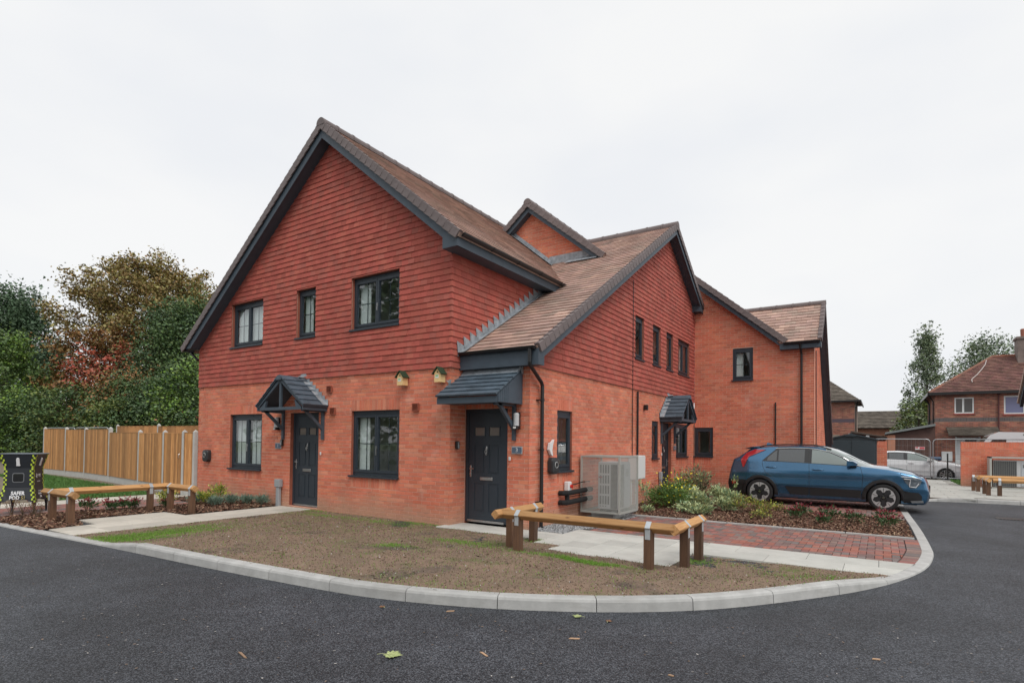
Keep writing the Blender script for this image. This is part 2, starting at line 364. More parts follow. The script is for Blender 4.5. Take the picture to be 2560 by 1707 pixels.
def window(parent,M,a,b,c,d,panes=1,rec=.07,blind=False,bars=True,pale=0,room=True,handle=False,bottom=.03):
    """anthracite casement in a wall hole (a,b,c,d) of frame M"""
    w,h=b-a,d-c; W0=M@T(a,c,-rec); mb=MB(); fd=.06
    sb=bottom
    mb.box((0,sb,-fd),(w,sb+.055,0)); mb.box((0,h-.085,-fd),(w,h,0)); mb.box((0,sb+.055,-fd),(.05,h-.085,0)); mb.box((w-.05,sb+.055,-fd),(w,h-.085,0))
    pw=(w-.1-(.0 if panes==1 else .0))/panes; ps=[]
    for i in range(panes):
        x0=.05+i*pw; x1=x0+pw; y0,y1=sb+.055,h-.085
        if panes>1 and i>0: mb.box((x0-.014,y0,-fd+.01),(x0+.014,y1,.004))
        s=.045; zf=.014
        for q in (((x0+.004,y0+.004),(x1-.004,y0+s)),((x0+.004,y1-s),(x1-.004,y1-.004)),((x0+.004,y0+s),(x0+s,y1-s)),((x1-s,y0+s),(x1-.004,y1-s))):
            mb.box((*q[0],-fd+.012),(*q[1],zf))
        for q in (((x0+s,y0+s),(x1-s,y0+s+.012)),((x0+s,y1-s-.012),(x1-s,y1-s)),((x0+s,y0+s+.012),(x0+s+.012,y1-s-.012)),((x1-s-.012,y0+s+.012),(x1-s,y1-s-.012))):
            mb.box((*q[0],-fd+.02),(*q[1],.004))
        ps.append((x0+s+.012,x1-s-.012,y0+s+.012,y1-s-.012))
    if w>.9: mb.box((w*.38,h-.05,0),(w*.66,h-.03,.012))
    wo=mb.build('window',[ANTH],parent); wo.matrix_local=W0
    for (x0,x1,y0,y1) in ps:
        g=MB(); g.box((x0,y0,-.026),(x1,y1,-.018)); po=g.build('pane',[GLASS],wo)
        if bars:
            g=MB(); xm,ym=(x0+x1)/2,y0+(y1-y0)*.5
            g.box((xm-.009,y0,-.04),(xm+.009,y1,-.030)); g.box((x0,ym-.009,-.0405),(x1,ym+.009,-.0295)); g.build('glazing_bar',[ANTH],wo)
    g=MB(); g.box((-.03,-.004,-.02),(w+.012,.022,rec+.045)); g.box((-.03,-.016,rec+.03),(w+.012,-.004,rec+.045)); g.build('sill',[ANTH],wo)
    if handle:
        g=MB(); x=ps[-1][0]-.035; g.box((x-.01,h*.42,.014),(x+.01,h*.42+.05,.03)); g.box((x-.008,h*.33,.03),(x+.008,h*.47,.042)); g.build('handle',[STEEL],wo)
    if room:
        g=MB(); D=1.7; x0,x1,y0,y1=-.35,w+.35,-.5 if c<1.5 else -.4,h+.25; z0=-fd-.03; z1=-D
        ff=[((x0,y0,z1),(x1,y0,z1),(x1,y1,z1),(x0,y1,z1)),((x0,y0,z0),(x0,y0,z1),(x0,y1,z1),(x0,y1,z0)),((x1,y0,z1),(x1,y0,z0),(x1,y1,z0),(x1,y1,z1)),((x0,y1,z1),(x1,y1,z1),(x1,y1,z0),(x0,y1,z0))]
        for q in ff: g.face(q,1)
        g.face(((x0,y0,z0),(x1,y0,z0),(x1,y0,z1),(x0,y0,z1)),2)
        # room face wall round the opening, seen from inside
        g.build('interior',PAL,wo)
        if pale:
            use=ps if pale>0 else ps[:1]; pale=abs(pale)
            g=MB()
            for p_ in use: g.box((p_[0]-.03,.05,-.13),(p_[0]+(p_[1]-p_[0])*pale,h-.06,-.11),0)
            g.build('curtain_and_reflection',[BLIND_REFL],wo)  # pale panel behind the glass; on some windows it imitates a reflection
    if blind:
        g=MB(); g.box((.03,sb+.03,-.11),(w-.03,h-.05,-.10)); g.build('blind',[BLIND_REFL],wo)
    return wo
def door(parent,M,a,b,c,d,rec=.09,side=0):
    w,h=b-a,d-c; mb=MB(); f=.065
    mb.box((0,0,-.07),(f,h,0)); mb.box((w-f,0,-.07),(w,h,0)); mb.box((f,h-f,-.07),(w-f,h,0)); mb.box((f,0,-.07),(w-f,.035,0))
    fo=mb.build('door_frame',[ANTH],parent); fo.matrix_local=M@T(a,c,-rec)
    x0,x1,y0,y1=f+.004,w-f-.004,.045,h-f-.004; lw=x1-x0; lh=y1-y0
    L_=MB(); zb=-.012
    # leaf with recessed, re-raised panels
    cx=[x0+lw*.16,x0+lw*.44,x0+lw*.56,x0+lw*.84]; rows=[(y0+lh*.075,y0+lh*.34,0),(y0+lh*.43,y0+lh*.70,0),(y0+lh*.785,y0+lh*.862,1)]
    holes=[(cx[i],cx[i+1],r0,r1) for i in (0,2) for r0,r1,_ in rows]
    lm=M@T(a,c,-rec); wall_panel(L_,T(0,0,zb),[(x0,y0),(x1,y0),(x1,y1),(x0,y1)],holes,.03,0,0)
    for i in (0,2):
        for r0,r1,gl in rows:
            if gl: continue
            A,B=cx[i],cx[i+1]; L_.box((A-.001,r0-.001,zb-.03),(B+.001,r1+.001,zb-.010))
            L_.prism([(A+.03,r0+.03,zb-.0101),(B-.03,r0+.03,zb-.0101),(B-.03,r1-.03,zb-.0101),(A+.03,r1-.03,zb-.0101)],(0,0,.008))
    lo=L_.build('door',[ANTH],parent); lo.matrix_local=lm
    for i in (0,2):
        g=MB(); g.box((cx[i]-.002,rows[2][0]-.002,zb-.03),(cx[i+1]+.002,rows[2][1]+.002,zb-.014)); g.build('pane',[MATS['frosted pane']],lo)
        g=MB(); A,B,r0,r1=cx[i]-.018,cx[i+1]+.018,rows[2][0]-.018,rows[2][1]+.018
        for q in ((A,r0,B,r0+.018),(A,r1-.018,B,r1),(A,r0+.018,A+.018,r1-.018),(B-.018,r0+.018,B,r1-.018)): g.box((q[0],q[1],zb-.002),(q[2],q[3],zb+.008))
        g.build('pane_bead',[ANTH],lo)
    g=MB(); lx=(x0+x1)/2; ly=y0+lh*.385
    g.bbox((lx-.14,ly-.032,zb),(lx+.14,ly+.032,zb+.018),.006); g.box((lx-.115,ly-.02,zb+.018),(lx+.115,ly+.012,zb+.026)); g.build('letter_plate',[STEEL],lo)
    g=MB(); hx=x0+.045 if side==0 else x1-.045; hy=y0+lh*.44; sg=1 if side==0 else -1
    g.bbox((hx-.016,hy-.09,zb),(hx+.016,hy+.13,zb+.01),.004); g.tube([(hx,hy+.07,zb),(hx,hy+.07,zb+.045),(hx+sg*.02,hy+.07,zb+.055),(hx+sg*.11,hy+.07,zb+.055)],.009,8); g.tube([(hx,hy-.03,zb+.01),(hx,hy-.03,zb+.02)],.014,10); g.build('handle',[STEEL],lo)
    g=MB(); ky=y0+lh*.64
    g.bbox((lx-.014,ky+.02,zb),(lx+.014,ky+.095,zb+.012),.005); g.tube([(lx+.022*math.sin(t),ky+.03-.04*(1-math.cos(t)),zb+.028) for t in [k*math.pi/5 for k in range(11)]],.006,6); g.tube([(lx,ky-.06,zb),(lx,ky-.06,zb+.02)],.012,8); g.tube([(lx,ky+.05,zb),(lx,ky+.05,zb+.03)],.009,8); g.build('knocker',[STEEL],lo)
    g=MB(); g.box((x0,-.0,-.02),(x1,.04,.012)); g.box((x0,.006,.012),(x1,.014,.03)); g.box((x0,.028,.012),(x1,.036,.024)); t=g.build('threshold',[ALU],parent); t.matrix_local=lm@T(0,0,.002)
    g=MB(); g.face([(x0-.3,-.02,-1.2),(x1+.3,-.02,-1.2),(x1+.3,h,-1.2),(x0-.3,h,-1.2)],1); g.build('interior',PAL,lo)
    return lo
mat('frosted pane',(.20,.17,.15),.15,spec=.6)
def gable_canopy(parent,M,cx,hw=.8,ez=2.2,rz=2.84,out=.62,fl=(-1,1)):
    """pitched porch hood; M wall frame (u,v,n)"""
    mb=MB(); I=M; sl=math.atan2(rz-ez,hw)
    def P(u,v,n): return (u,v,n)
    # timber front truss + side plates
    n0=out-.07
    mb.box((cx-hw+.07,ez-.075,n0),(cx+hw-.07,ez-.01,n0+.05))
    mb.box((cx-.028,ez-.01,n0+.004),(cx+.028,rz-.06,n0+.046))
    for s in (-1,1):
        mb.prism([(cx+s*(hw-.0),ez-.03,n0),(cx+s*(hw-.0),ez+.01,n0),(cx,rz-.02,n0),(cx,rz-.10,n0)][::1],(0,0,.05))
        mb.prism([(cx+s*(hw-.10),ez-.01,n0),(cx+s*(hw-.26),ez-.01,n0),(cx+s*(hw-.30),ez+.14,n0)],(0,0,.045))
        mb.box((cx+s*(hw-.10)-.03,ez-.075,.0),(cx+s*(hw-.10)+.03,ez-.01,n0))
        mb.box((cx+s*(hw-.005)-.012,ez-.085,.0),(cx+s*(hw-.005)+.012,ez-.0,out-.005))
        # wall bracket
        u=cx+s*(hw-.1)
        mb.box((u-.03,ez-.70,.0),(u+.03,ez-.075,.05))
        mb.prism([(u-.025,ez-.50,.05),(u-.025,ez-.42,.05),(u-.025,ez-.075,out-.18),(u-.025,ez-.075,out-.09)],(.05,0,0))
        mb.box((u-.025,ez-.11,.05),(u+.025,ez-.0755,out-.06))
        # sarking under the tiles
        dirv=Vector((-s*hw,rz-ez,0)).normalized(); nn=Vector((s*(rz-ez),hw,0)).normalized()
        o=Vector((cx+s*(hw+.03),ez-.01,0)); mb.prism([o,o+dirv*(hw/math.cos(sl)+.02),o+dirv*(hw/math.cos(sl)+.02)+Vector((0,0,out)),o+Vector((0,0,out))],nn*.02)
    c=mb.build('porch_canopy',[ANTH_L],parent); c.matrix_local=M
    ct=MATS['canopy tile']
    for s in (-1,1):
        dirv=Vector((-s*hw,rz-ez,0)).normalized(); nn=Vector((s*(rz-ez),hw,0)).normalized(); LN=hw/math.cos(sl)
        o=Vector((cx+s*(hw+.035),ez+.012,0)); rows=6; g=(LN+.02)/rows
        for r in range(rows):
            off=0 if r%2 else .15; e=-off+.0
            while e<out+.02:
                a,b=max(e,0)+.002,min(e+.30,out+.02)-.002
                if b-a>.03:
                    q=MB(); vs=[]
                    for (dd,th) in ((r*g,.034),(r*g+g+.01,.012)):
                        for nnn in (a,b): vs.append(o+dirv*dd+nn*th+Vector((0,0,nnn)))
                    for dd in (r*g,r*g+g+.01):
                        for nnn in (a,b): vs.append(o+dirv*dd+nn*.004+Vector((0,0,nnn)))
                    fs=[(0,1,3,2),(0,4,5,1),(1,5,7,3),(0,2,6,4)]
                    if s<0: fs=[f[::-1] for f in fs]
                    q.poly(vs,fs); t=q.build('canopy_tile',[ct],c)
                e+=.30
    q=MB()
    for k in range(3):
        z0,z1=k*(out+.03)/3,(k+1)*(out+.03)/3
        pr=[(cx+.085*math.sin(t),rz-.055+.085*math.cos(t)) for t in [(-100+20*i)*math.pi/180 for i in range(11)]]
        q=MB(); q.prism([(p[0],p[1],z0+.002) for p in pr],(0,0,z1-z0-.004+(.006 if k==2 else 0))); q.build('ridge_tile',[ct],c)
    q=MB() # stepped lead flashing against the wall
    for s in fl:
        for k in range(8):
            f0,f1=k/8,(k+1)/8; u0=cx+s*(hw+.05)*(1-f0); v0=ez+.03+(rz-ez+.02)*f0; u1=cx+s*(hw+.05)*(1-f1); v1=ez+.03+(rz-ez+.02)*f1
            q.prism([(u0,v0,.013),(u1,v1,.013),(u1+s*.0,v1+.06,.013),(u1+s*.085+s*.02,v1+.055,.013)],(0,0,.006))
            q.prism([(u0,v0+.012,.018),(u1,v1+.012,.018),(u1,v1+.012,.14),(u0,v0+.012,.14)],(0,.005,0))
    q.box((cx-.09,rz+.0,.012),(cx+.09,rz+.13,.02)); q.box((cx-.10,rz+.028,.02),(cx+.10,rz+.038,.18))
    q.build('flashing',[LEAD],c)
    return c
mat('canopy tile',(.075,.105,.135),.55,var=.18,noise=.25,nscale=6,bump=.002,bscale=90)
# ---------------- the brick house (blocks A and B and the rear gable) ----------------
H=empty('brick_house',(0,0,0),0,'red brick house with tile hung gables, doors 1 and 3 and two canopies','house')
FB=frame((1.43,0,0),(0,1,0),(0,0,1),(1,0,0)); FAs=frame((0,0,0),(0,1,0),(0,0,1),(1,0,0)); FBf=frame((0,.45,0),(1,0,0),(0,0,1),(0,-1,0))
FL=frame((-8.68,0,0),(0,-1,0),(0,0,1),(-1,0,0)); FC=frame((0,10.83,0),(1,0,0),(0,0,1),(0,-1,0)); FSG=frame((0,6,0),(1,0,0),(0,0,1),(0,-1,0)); FCs=frame((4.94,0,0),(0,1,0),(0,0,1),(1,0,0))
sA=.82; RX_,RZt=-3.42,8.30      # ridge of block A (top of tiles)
zAr=lambda x:RZt-sA*(x-RX_); zAl=lambda x:RZt-.785*(RX_-x)
sB=.601; zB=lambda y:3.16+sB*(y-.27); zBk=lambda y:7.78-.60*(y-7.95)
TL=2.85
Aw0=[(-7.17,-5.81,.75,2.1),(-2.66,-1.28,.75,2.1)]; Aw1=[(-7.17,-5.82,3.77,4.88),(-4.54,-3.86,3.77,4.88),(-2.70,-1.31,3.77,4.88)]; Ad=(-4.71,-3.71,0,2.1)
Bw0=[(1.47,2.09,.93,2.11),(6.77,7.29,1.08,2.11),(8.93,10.12,1.09,2.10)]; Bd=(7.60,8.47,0,2.1); Bw1=[(5.44,6.06,3.62,4.72),(6.74,7.38,3.62,4.72),(7.89,8.50,3.62,4.71),(9.0,10.19,3.62,4.70)]
wm=MB(); Bk=Pieces('brick','brickwork',[BRICK]); Ht=Pieces('hanging_tile','tile_hanging',[HTILE])
gA=[(-8.67,-.25),(-.014,-.25),(-.014,zAr(0)-.13),(RX_,RZt-.16),(-8.68,zAl(-8.68)-.13)]
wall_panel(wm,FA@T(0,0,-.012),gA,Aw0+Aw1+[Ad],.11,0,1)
lay_bricks(Bk,FA@T(0,0,-.01),-8.68,0,-.225,TL,[(a-.0,b,c,d+.225) for a,b,c,d in Aw0]+[(a,b,c-.225,c) for a,b,c,d in Aw0]+[Ad,(Ad[0],Ad[1],2.1,2.325)])
for a,b,c,d in Aw0: soldiers(Bk,FA@T(0,0,-.01),a,b,d+.005); soldiers(Bk,FA@T(0,0,-.01),a,b,c-.22)
soldiers(Bk,FA@T(0,0,-.01),Ad[0],Ad[1],2.105)
hang_tiles(Ht,FA@T(0,0,-.008),-8.68,0,TL,8.3,Aw1,clip=[(-8.68,TL),(0,TL),(0,zAr(0)-.2),(RX_,RZt-.2),(-8.68,zAl(-8.68)-.2)])
# side of A above B's roof, and the return beside door 3
wall_panel(wm,FAs@T(0,0,-.012),[(.014,-.25),(.60,-.25),(.60,2.86),(7.5,2.86),(7.5,5.05),(.014,5.05)],[],.11,0)
lay_bricks(Bk,FAs@T(0,0,-.01),0,.45,-.225,TL,off=1); hang_tiles(Ht,FAs@T(0,0,-.008),0,3.3,TL,5.0)
zc_=TL
while zc_<4.9:
    Ht.add('corner',T(0,0,zc_),lambda mb,M,r:mb.poly([(-.03,-.034,0),(.034,-.034,0),(.034,.03,0),(-.03,.03,0),(-.03,-.016,.1147),(.016,-.016,.1147),(.016,.03,.1147),(-.03,.03,.1147)],[(0,3,2,1),(0,1,5,4),(1,2,6,5)],0,r,M)); zc_+=.1147
# B front (pier beside door 3, wall above)
wall_panel(wm,FBf@T(0,0,-.012),[(0,-.25),(1.416,-.25),(1.416,3.1),(0,3.1)],[(.0005,.96,-.2,2.1)],.11,0,1)
lay_bricks(Bk,FBf@T(0,0,-.01),0,1.43,-.225,2.9,[(0,.96,-.3,2.1),(0,.96,2.1,2.325)]); soldiers(Bk,FBf@T(0,0,-.01),0.005,.96,2.105)
gB=[(.464,-.25),(10.83,-.25),(10.83,zBk(10.83)-.12),(7.95,7.62),(.464,zB(.45)-.12)]
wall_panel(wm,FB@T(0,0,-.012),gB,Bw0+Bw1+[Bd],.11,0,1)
lay_bricks(Bk,FB@T(0,0,-.01),.45,10.83,-.225,TL,[(a,b,c,d+.225) for a,b,c,d in Bw0[:1]]+Bw0[1:]+[(a,b,c-.225,c) for a,b,c,d in Bw0]+[Bd],off=1)
for a,b,c,d in Bw0[:1]: soldiers(Bk,FB@T(0,0,-.01),a,b,d+.005)
for a,b,c,d in Bw0: soldiers(Bk,FB@T(0,0,-.01),a,b,c-.22)
hang_tiles(Ht,FB@T(0,0,-.008),.45,10.83,TL,7.8,Bw1,clip=[(.45,TL),(10.83,TL),(10.83,zBk(10.83)-.2),(7.95,7.56),(.45,zB(.45)-.13)])
# rear gable wall between the roofs
SGx,SGz=-1.95,8.46; zSr=lambda x:SGz-.81*(x-SGx); zSl=lambda x:SGz-.81*(SGx-x)
cg=[(-3.3,6.3),(.5,6.3),(.5,zSr(.5)-.12),(SGx,SGz-.15),(-3.3,zSl(-3.3)-.12)]
wall_panel(wm,FSG@T(0,0,-.012),cg,[],.1,0); lay_bricks(Bk,FSG@T(0,0,-.01),-3.2,.5,6.3,8.5,clip=[(-3.3,6.3),(.5,6.3),(.5,zSr(.5)-.14),(SGx,SGz-.17),(-3.3,zSl(-3.3)-.14)])
# left, rear walls (plain faced)
wall_panel(wm,FL@T(0,0,-.012),[(-11,-.25),(-.105,-.25),(-.105,4.0),(-11,4.0)],[],.1,0)
lay_bricks(Bk,FL@T(0,0,-.01),-2.2,0,-.225,TL); hang_tiles(Ht,FL@T(0,0,-.008),-2.2,0,TL,3.9)
FR=frame((0,11,0),(-1,0,0),(0,0,1),(0,1,0)); wall_panel(wm,FR,[(-1.3,-.25),(8.68,-.25),(8.68,3.9),(3.42,8.1),(-.6,5.6),(-1.3,5.6)],[],.1,0)
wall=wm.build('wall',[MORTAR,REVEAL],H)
Bk.flush(wall); Ht.flush(wall)
# openings
for i,(a,b,c,d) in enumerate(Aw0): window(H,FA,a,b,c,d,2,handle=True,pale=(.6 if i==0 else -.5))
for i,(a,b,c,d) in enumerate(Aw1): window(H,FA,a,b,c,d,(2,1,2)[i],blind=(i==0),handle=(i==2),pale=(0,.5,-.5)[i])  # middle window: pale panel imitates reflected sky
window(H,FB,*Bw0[0],1,rec=.05,pale=.35); window(H,FB,*Bw0[1],1,rec=.03,pale=.3); window(H,FB,*Bw0[2],2,rec=.03,pale=.6)  # pale panels here stand in for reflections in the side wall glass
for i,(a,b,c,d) in enumerate(Bw1): window(H,FB,a,b,c,d,2 if i==3 else 1,rec=.035,bars=(i!=0),pale=(.0,.6,.5,.6)[i])  # pale panels imitate the brick reflected in these panes
door(H,FA,*Ad); door(H,FBf,0.0,.96,0,2.1,rec=.03); door(H,FB,*Bd,rec=.10,side=1)
gable_canopy(H,FA,-4.24); gable_canopy(H,FB,8.10,hw=.70,fl=(-1,))
# ---- lean-to canopy over door 3
q=MB(); x0,x1=0.004,1.27; yb,yf=.44,-.33; zb_,zf=2.78,2.30
q.prism([(x1-.02,yf,2.16),(x1-.02,yb,2.16),(x1-.02,yb,zb_-.02),(x1-.02,yf,zf-.02)],(.03,0,0))
for k in range(6): q.box((x1+.0101,yf+.03+k*.055,2.165),(x1+.014,yf+.034+k*.055,zf+.02+k*.03))
q.prism([(x0-.035,yf,2.16),(x0-.035,-.02,2.16),(x0-.035,-.02,2.52),(x0-.035,yf,zf+.03)],(.03,0,0))
q.box((x0-.03,yf-.012,2.15),(x1+.01,yf+.012,2.26)); q.box((x0,yf+.012,2.16),(x1-.02,.1,2.18))
q.prism([(x0,yf,zf-.03),(x0,yb,zb_-.03),(x0,yb,zb_-.005),(x0,yf,zf-.005)],(x1-x0,0,0))
u=1.12; q.box((u-.03,.395,1.52),(u+.03,.448,2.16)); q.prism([(u-.025,.395,1.70),(u-.025,.395,1.80),(u-.025,-.02,2.158),(u-.025,-.12,2.158)],(.05,0,0)); q.box((u-.025,-.2,2.12),(u+.025,.395,2.1595))
can=q.build('porch_canopy',[ANTH_L],H)
sv=Vector((0,yb-yf,zb_-zf)).normalized(); nv=Vector((0,-(zb_-zf),yb-yf)).normalized(); LN=math.hypot(yb-yf,zb_-zf); g=LN/6
for r in range(6):
    e=x0-.03-(0 if r%2 else .15)
    while e<x1+.02:
        a,b=max(e,x0-.03)+.002,min(e+.3,x1+.02)-.002
        if b-a>.03:
            m=MB(); o=Vector((0,yf-.05,zf-.028))
            vs=[o+Vector((xx,0,0))+sv*(r*g)+nv*th for th,xx in ((.034,a),(.034,b))]+[o+Vector((xx,0,0))+sv*(r*g+g+.01)+nv*.012 for xx in (a,b)]
            vs+=[o+Vector((xx,0,0))+sv*(r*g) for xx in (a,b)]
            m.poly(vs,[(0,1,3,2),(4,5,1,0),(1,5,3),(0,2,4)]); m.build('canopy_tile',[MATS['canopy tile']],can)
        e+=.3
m=MB(); m.prism([(x0-.05,.0,2.50),(x0-.05,.0,2.62),(x0-.05,.0+.02,2.62),(x0-.05,-.02,2.48)],(.05,0,0)); m.box((x0,.40,2.70),(x1+.02,.448,2.86)); m.prism([(x0,.40,2.86),(x0,.40,2.74),(x0,.25,2.665),(x0,.25,2.675)],(x1-x0,0,0))
for k in range(3): m.prism([(-.01-.0,-.014,2.36+.09*k),(-.01,-.014,2.42+.09*k),(-.10,-.014,2.43+.09*k)],(0,-.004,0))
m.build('flashing',[LEAD],can)
# ---- roofs
rm=MB(); Rt=Pieces('roof_tile','roof_tiling',[RTILE])
def plane(poly,O,U,Sv,**k): slab(rm,O,U,Sv,poly); roof_tiles(Rt,O,U,Sv,poly,**k)
cA=math.cos(math.atan(sA)); yA0,yA1=-.30,11.1
ex=.40; Lr=(ex-RX_)/cA; plane([(0,0),(yA1-yA0,0),(yA1-yA0,Lr),(0,Lr)],(ex,yA0,zAr(ex)-.03),(0,1,0),(-1,0,sA))
lx=-9.05; cl=math.cos(math.atan(.785)); Ll=(RX_-lx)/cl; plane([(0,0),(yA1-yA0,0),(yA1-yA0,Ll),(0,Ll)],(lx,yA1,zAl(lx)-.03),(0,-1,0),(1,0,.785))
cB=math.cos(math.atan(sB)); bx1=1.72; LB=(7.95-.24)/cB
plane([(0.06,0),(bx1-.02,0),(bx1-.02,LB),(-4.5,LB),(-3.0,LB*.5)],(0,.24,zB(.24)-.03),(1,0,0),(0,1,sB))
LBk=(10.95-7.95)*math.hypot(1,.6); plane([(-bx1+.02,0),(4,0),(4,LBk),(-bx1+.02,LBk)],(0,10.95,zBk(10.95)-.03),(-1,0,0),(0,-1,.6))
cS=math.cos(math.atan(.81)); LS=(.47-SGx)/cS; ys=5.72
plane([(0,0),(11-ys,0),(11-ys,LS),(0,LS)],(.47,ys,zSr(.47)-.03),(0,1,0),(-1,0,.81)); LS2=1.6/cS
plane([(0,0),(11-ys,0),(11-ys,LS2),(0,LS2)],(SGx-1.6,11,zSl(SGx-1.6)-.03),(0,-1,0),(1,0,.81))
roof=rm.build('roof',[RTILE],H); Rt.flush(roof)
def verge(O,dirv,n,out,parent,g=.19,dep=.165,over=.09,name='verge_tile'):
    """cap units down a gable edge. O start at the eave end on the tile surface, dirv up slope, out = outward horizontal, n roof normal"""
    dirv=Vector(dirv).normalized(); out=Vector(out); nrm=Vector(n).normalized(); 
    M0=frame((0,0,0),dirv,out,nrm) if dirv.cross(out).dot(nrm)>0 else frame((0,0,0),dirv,-out,nrm)
    sg=1 if dirv.cross(out).dot(nrm)>0 else -1; me=None
    q=MB()
    for a,b,c,d,e in ((0,g+.02,.03,.0,1),):
        # wedge: lower end prouder
        vs=[]; 
        for s_,t in ((0,.045),(g+.018,.030)):
            vs+=[(s_,-over*sg,t-.012),(s_,0,t),(s_,.022*sg,t-.008),(s_,.030*sg*(1 if s_==0 else .75),t-dep),(s_,.0,t-dep)]
        k=5; fs=[(i,(i+1)%k,(i+1)%k+k,i+k) for i in range(k)]+[tuple(range(k-1,-1,-1)),tuple(range(k,2*k))]
        if sg<0: fs=[f[::-1] for f in fs]
        q.poly(vs,fs)
    me=q.mesh(name,[CAP]); return M0,me
def run_verge(O,E,n,out,parent,g=.19,**k):
    O,E=Vector(O),Vector(E); d=(E-O); M0,me=verge(O,d,n,out,parent,g,**k); cnt=max(1,int(d.length/g)); 
    for i in range(cnt): inst('verge_tile',me,parent,T(*(O+d.normalized()*(i*d.length/cnt)))@M0)
run_verge((ex,yA0,zAr(ex)),(RX_,yA0,RZt),(sA,0,1),(0,-1,0),roof)
run_verge((lx,yA0,zAl(lx)),(RX_,yA0,RZt),(-.785,0,1),(0,-1,0),roof)
run_verge((bx1,.24,zB(.24)),(bx1,7.95,7.78),(0,-sB,1),(1,0,0),roof)
run_verge((bx1,10.95,zBk(10.95)),(bx1,7.95,7.78),(0,.6,1),(1,0,0),roof)
run_verge((.47,ys,zSr(.47)),(SGx,ys,SGz),(.81,0,1),(0,-1,0),roof); run_verge((SGx-1.3,ys,zSl(SGx-1.3)),(SGx,ys,SGz),(-.81,0,1),(0,-1,0),roof)
def ridge(O,E,parent,L_=.45,rad=.125,drop=.05):
    O,E=Vector(O),Vector(E); d=E-O; n=max(1,round(d.length/L_)); l=d.length/n; q=MB()
    pr=[(rad*math.sin(t),rad*math.cos(t)) for t in [(-105+21*i)*math.pi/180 for i in range(11)]]
    q.prism([(0,p[0],p[1]) for p in pr],(l-.006,0,0)); q.prism([(l-.05,p[0]*1.08,p[1]*1.08) for p in pr],(.045,0,0)); me=q.mesh('ridge_tile',[CAP])
    z=Vector((0,0,1)); u=d.normalized(); M=frame((0,0,0),u,z.cross(u),z)
    for i in range(n): inst('ridge_tile',me,parent,T(*(O+u*(l*i)-z*drop))@M)
ridge((RX_,yA0-.03,RZt),(RX_,8,RZt),roof); ridge((bx1+.03,7.95,7.78),(-2,7.95,7.78),roof); ridge((SGx,ys-.03,SGz),(SGx,10.9,SGz),roof)
# ---- bargeboards, soffits, fascias
q=MB()
def rake(P0,P1,drop0,drop1,out,back,th=.024,m=0):
    """vertical board between two slope points; soffit back to the wall"""
    P0,P1=Vector(P0),Vector(P1); o=Vector(out)
    a=[P0-Vector((0,0,drop0)),P1-Vector((0,0,drop0)),P1-Vector((0,0,drop1)),P0-Vector((0,0,drop1))]
    q.prism(a,-o*th,m)
    s=[P0-Vector((0,0,drop1-.03)),P1-Vector((0,0,drop1-.03)),P1-Vector((0,0,drop1-.03))-o*back,P0-Vector((0,0,drop1-.03))-o*back]
    s=[p-o*th for p in s]; q.prism(s,(0,0,.012),m)
bb=MB(); q=bb
rake((.02,-.28,zAr(.02)),(RX_,-.28,RZt),.10,.345,(0,-1,0),.25)
rake((-8.64,-.28,zAl(-8.64)),(RX_,-.28,RZt),.10,.345,(0,-1,0),.25)
bx=MB(); bx2=MB(); bx.prism([(-.0,-.282,4.945),(.345,-.282,4.945),(.345,-.282,zAr(.345)-.12),(-.0,-.282,zAr(0)-.12)],(0,.283,0))   # right box end
bx.box((.320,-.255,4.945),(.344,7.4,5.15)); bx.box((-.0,.002,4.95),(.3195,7.4,4.965))
bx2.prism([(-9.0,-.282,3.86),(-8.66,-.282,3.86),(-8.66,-.282,zAl(-8.66)-.12),(-9.0,-.282,zAl(-9.0)-.12)],(0,.283,0)); bx2.box((-9.0,.0,3.86),(-8.98,11,4.0)); bx2.box((-8.98,.0,3.865),(-8.70,11,3.88))
rake((1.71,.44,zB(.44)),(1.71,7.95,7.78),.08,.29,(1,0,0),.27); rake((1.71,10.83,zBk(10.83)),(1.71,7.95,7.78),.08,.29,(1,0,0),.27)
bx3=MB(); bx4=MB(); bx3.prism([(1.712,.25,2.82),(1.712,.45,2.82),(1.712,.45,zB(.45)-.1),(1.712,.25,3.10)],(-.27,0,0)); bx3.box((.0005,.25,2.82),(1.441,.272,3.10)); bx3.box((.0005,.2721,2.825),(1.441,.4385,2.84))
bx4.prism([(1.712,10.5,5.80),(1.712,10.83,5.80),(1.712,10.83,zBk(10.83)-.1),(1.712,10.5,zBk(10.5)-.1)],(-.27,0,0))
rake((.44,5.76,zSr(.44)),(SGx,5.76,SGz),.09,.30,(0,-1,0),.22); rake((SGx-1.3,5.76,zSl(SGx-1.3)),(SGx,5.76,SGz),.09,.30,(0,-1,0),.22)
bb.build('bargeboard',[ANTH_L],H); bx.build('fascia',[ANTH_L],H); bx2.build('fascia',[ANTH_L],H); bx3.build('fascia',[ANTH_L],H); bx4.build('fascia',[ANTH_L],H)
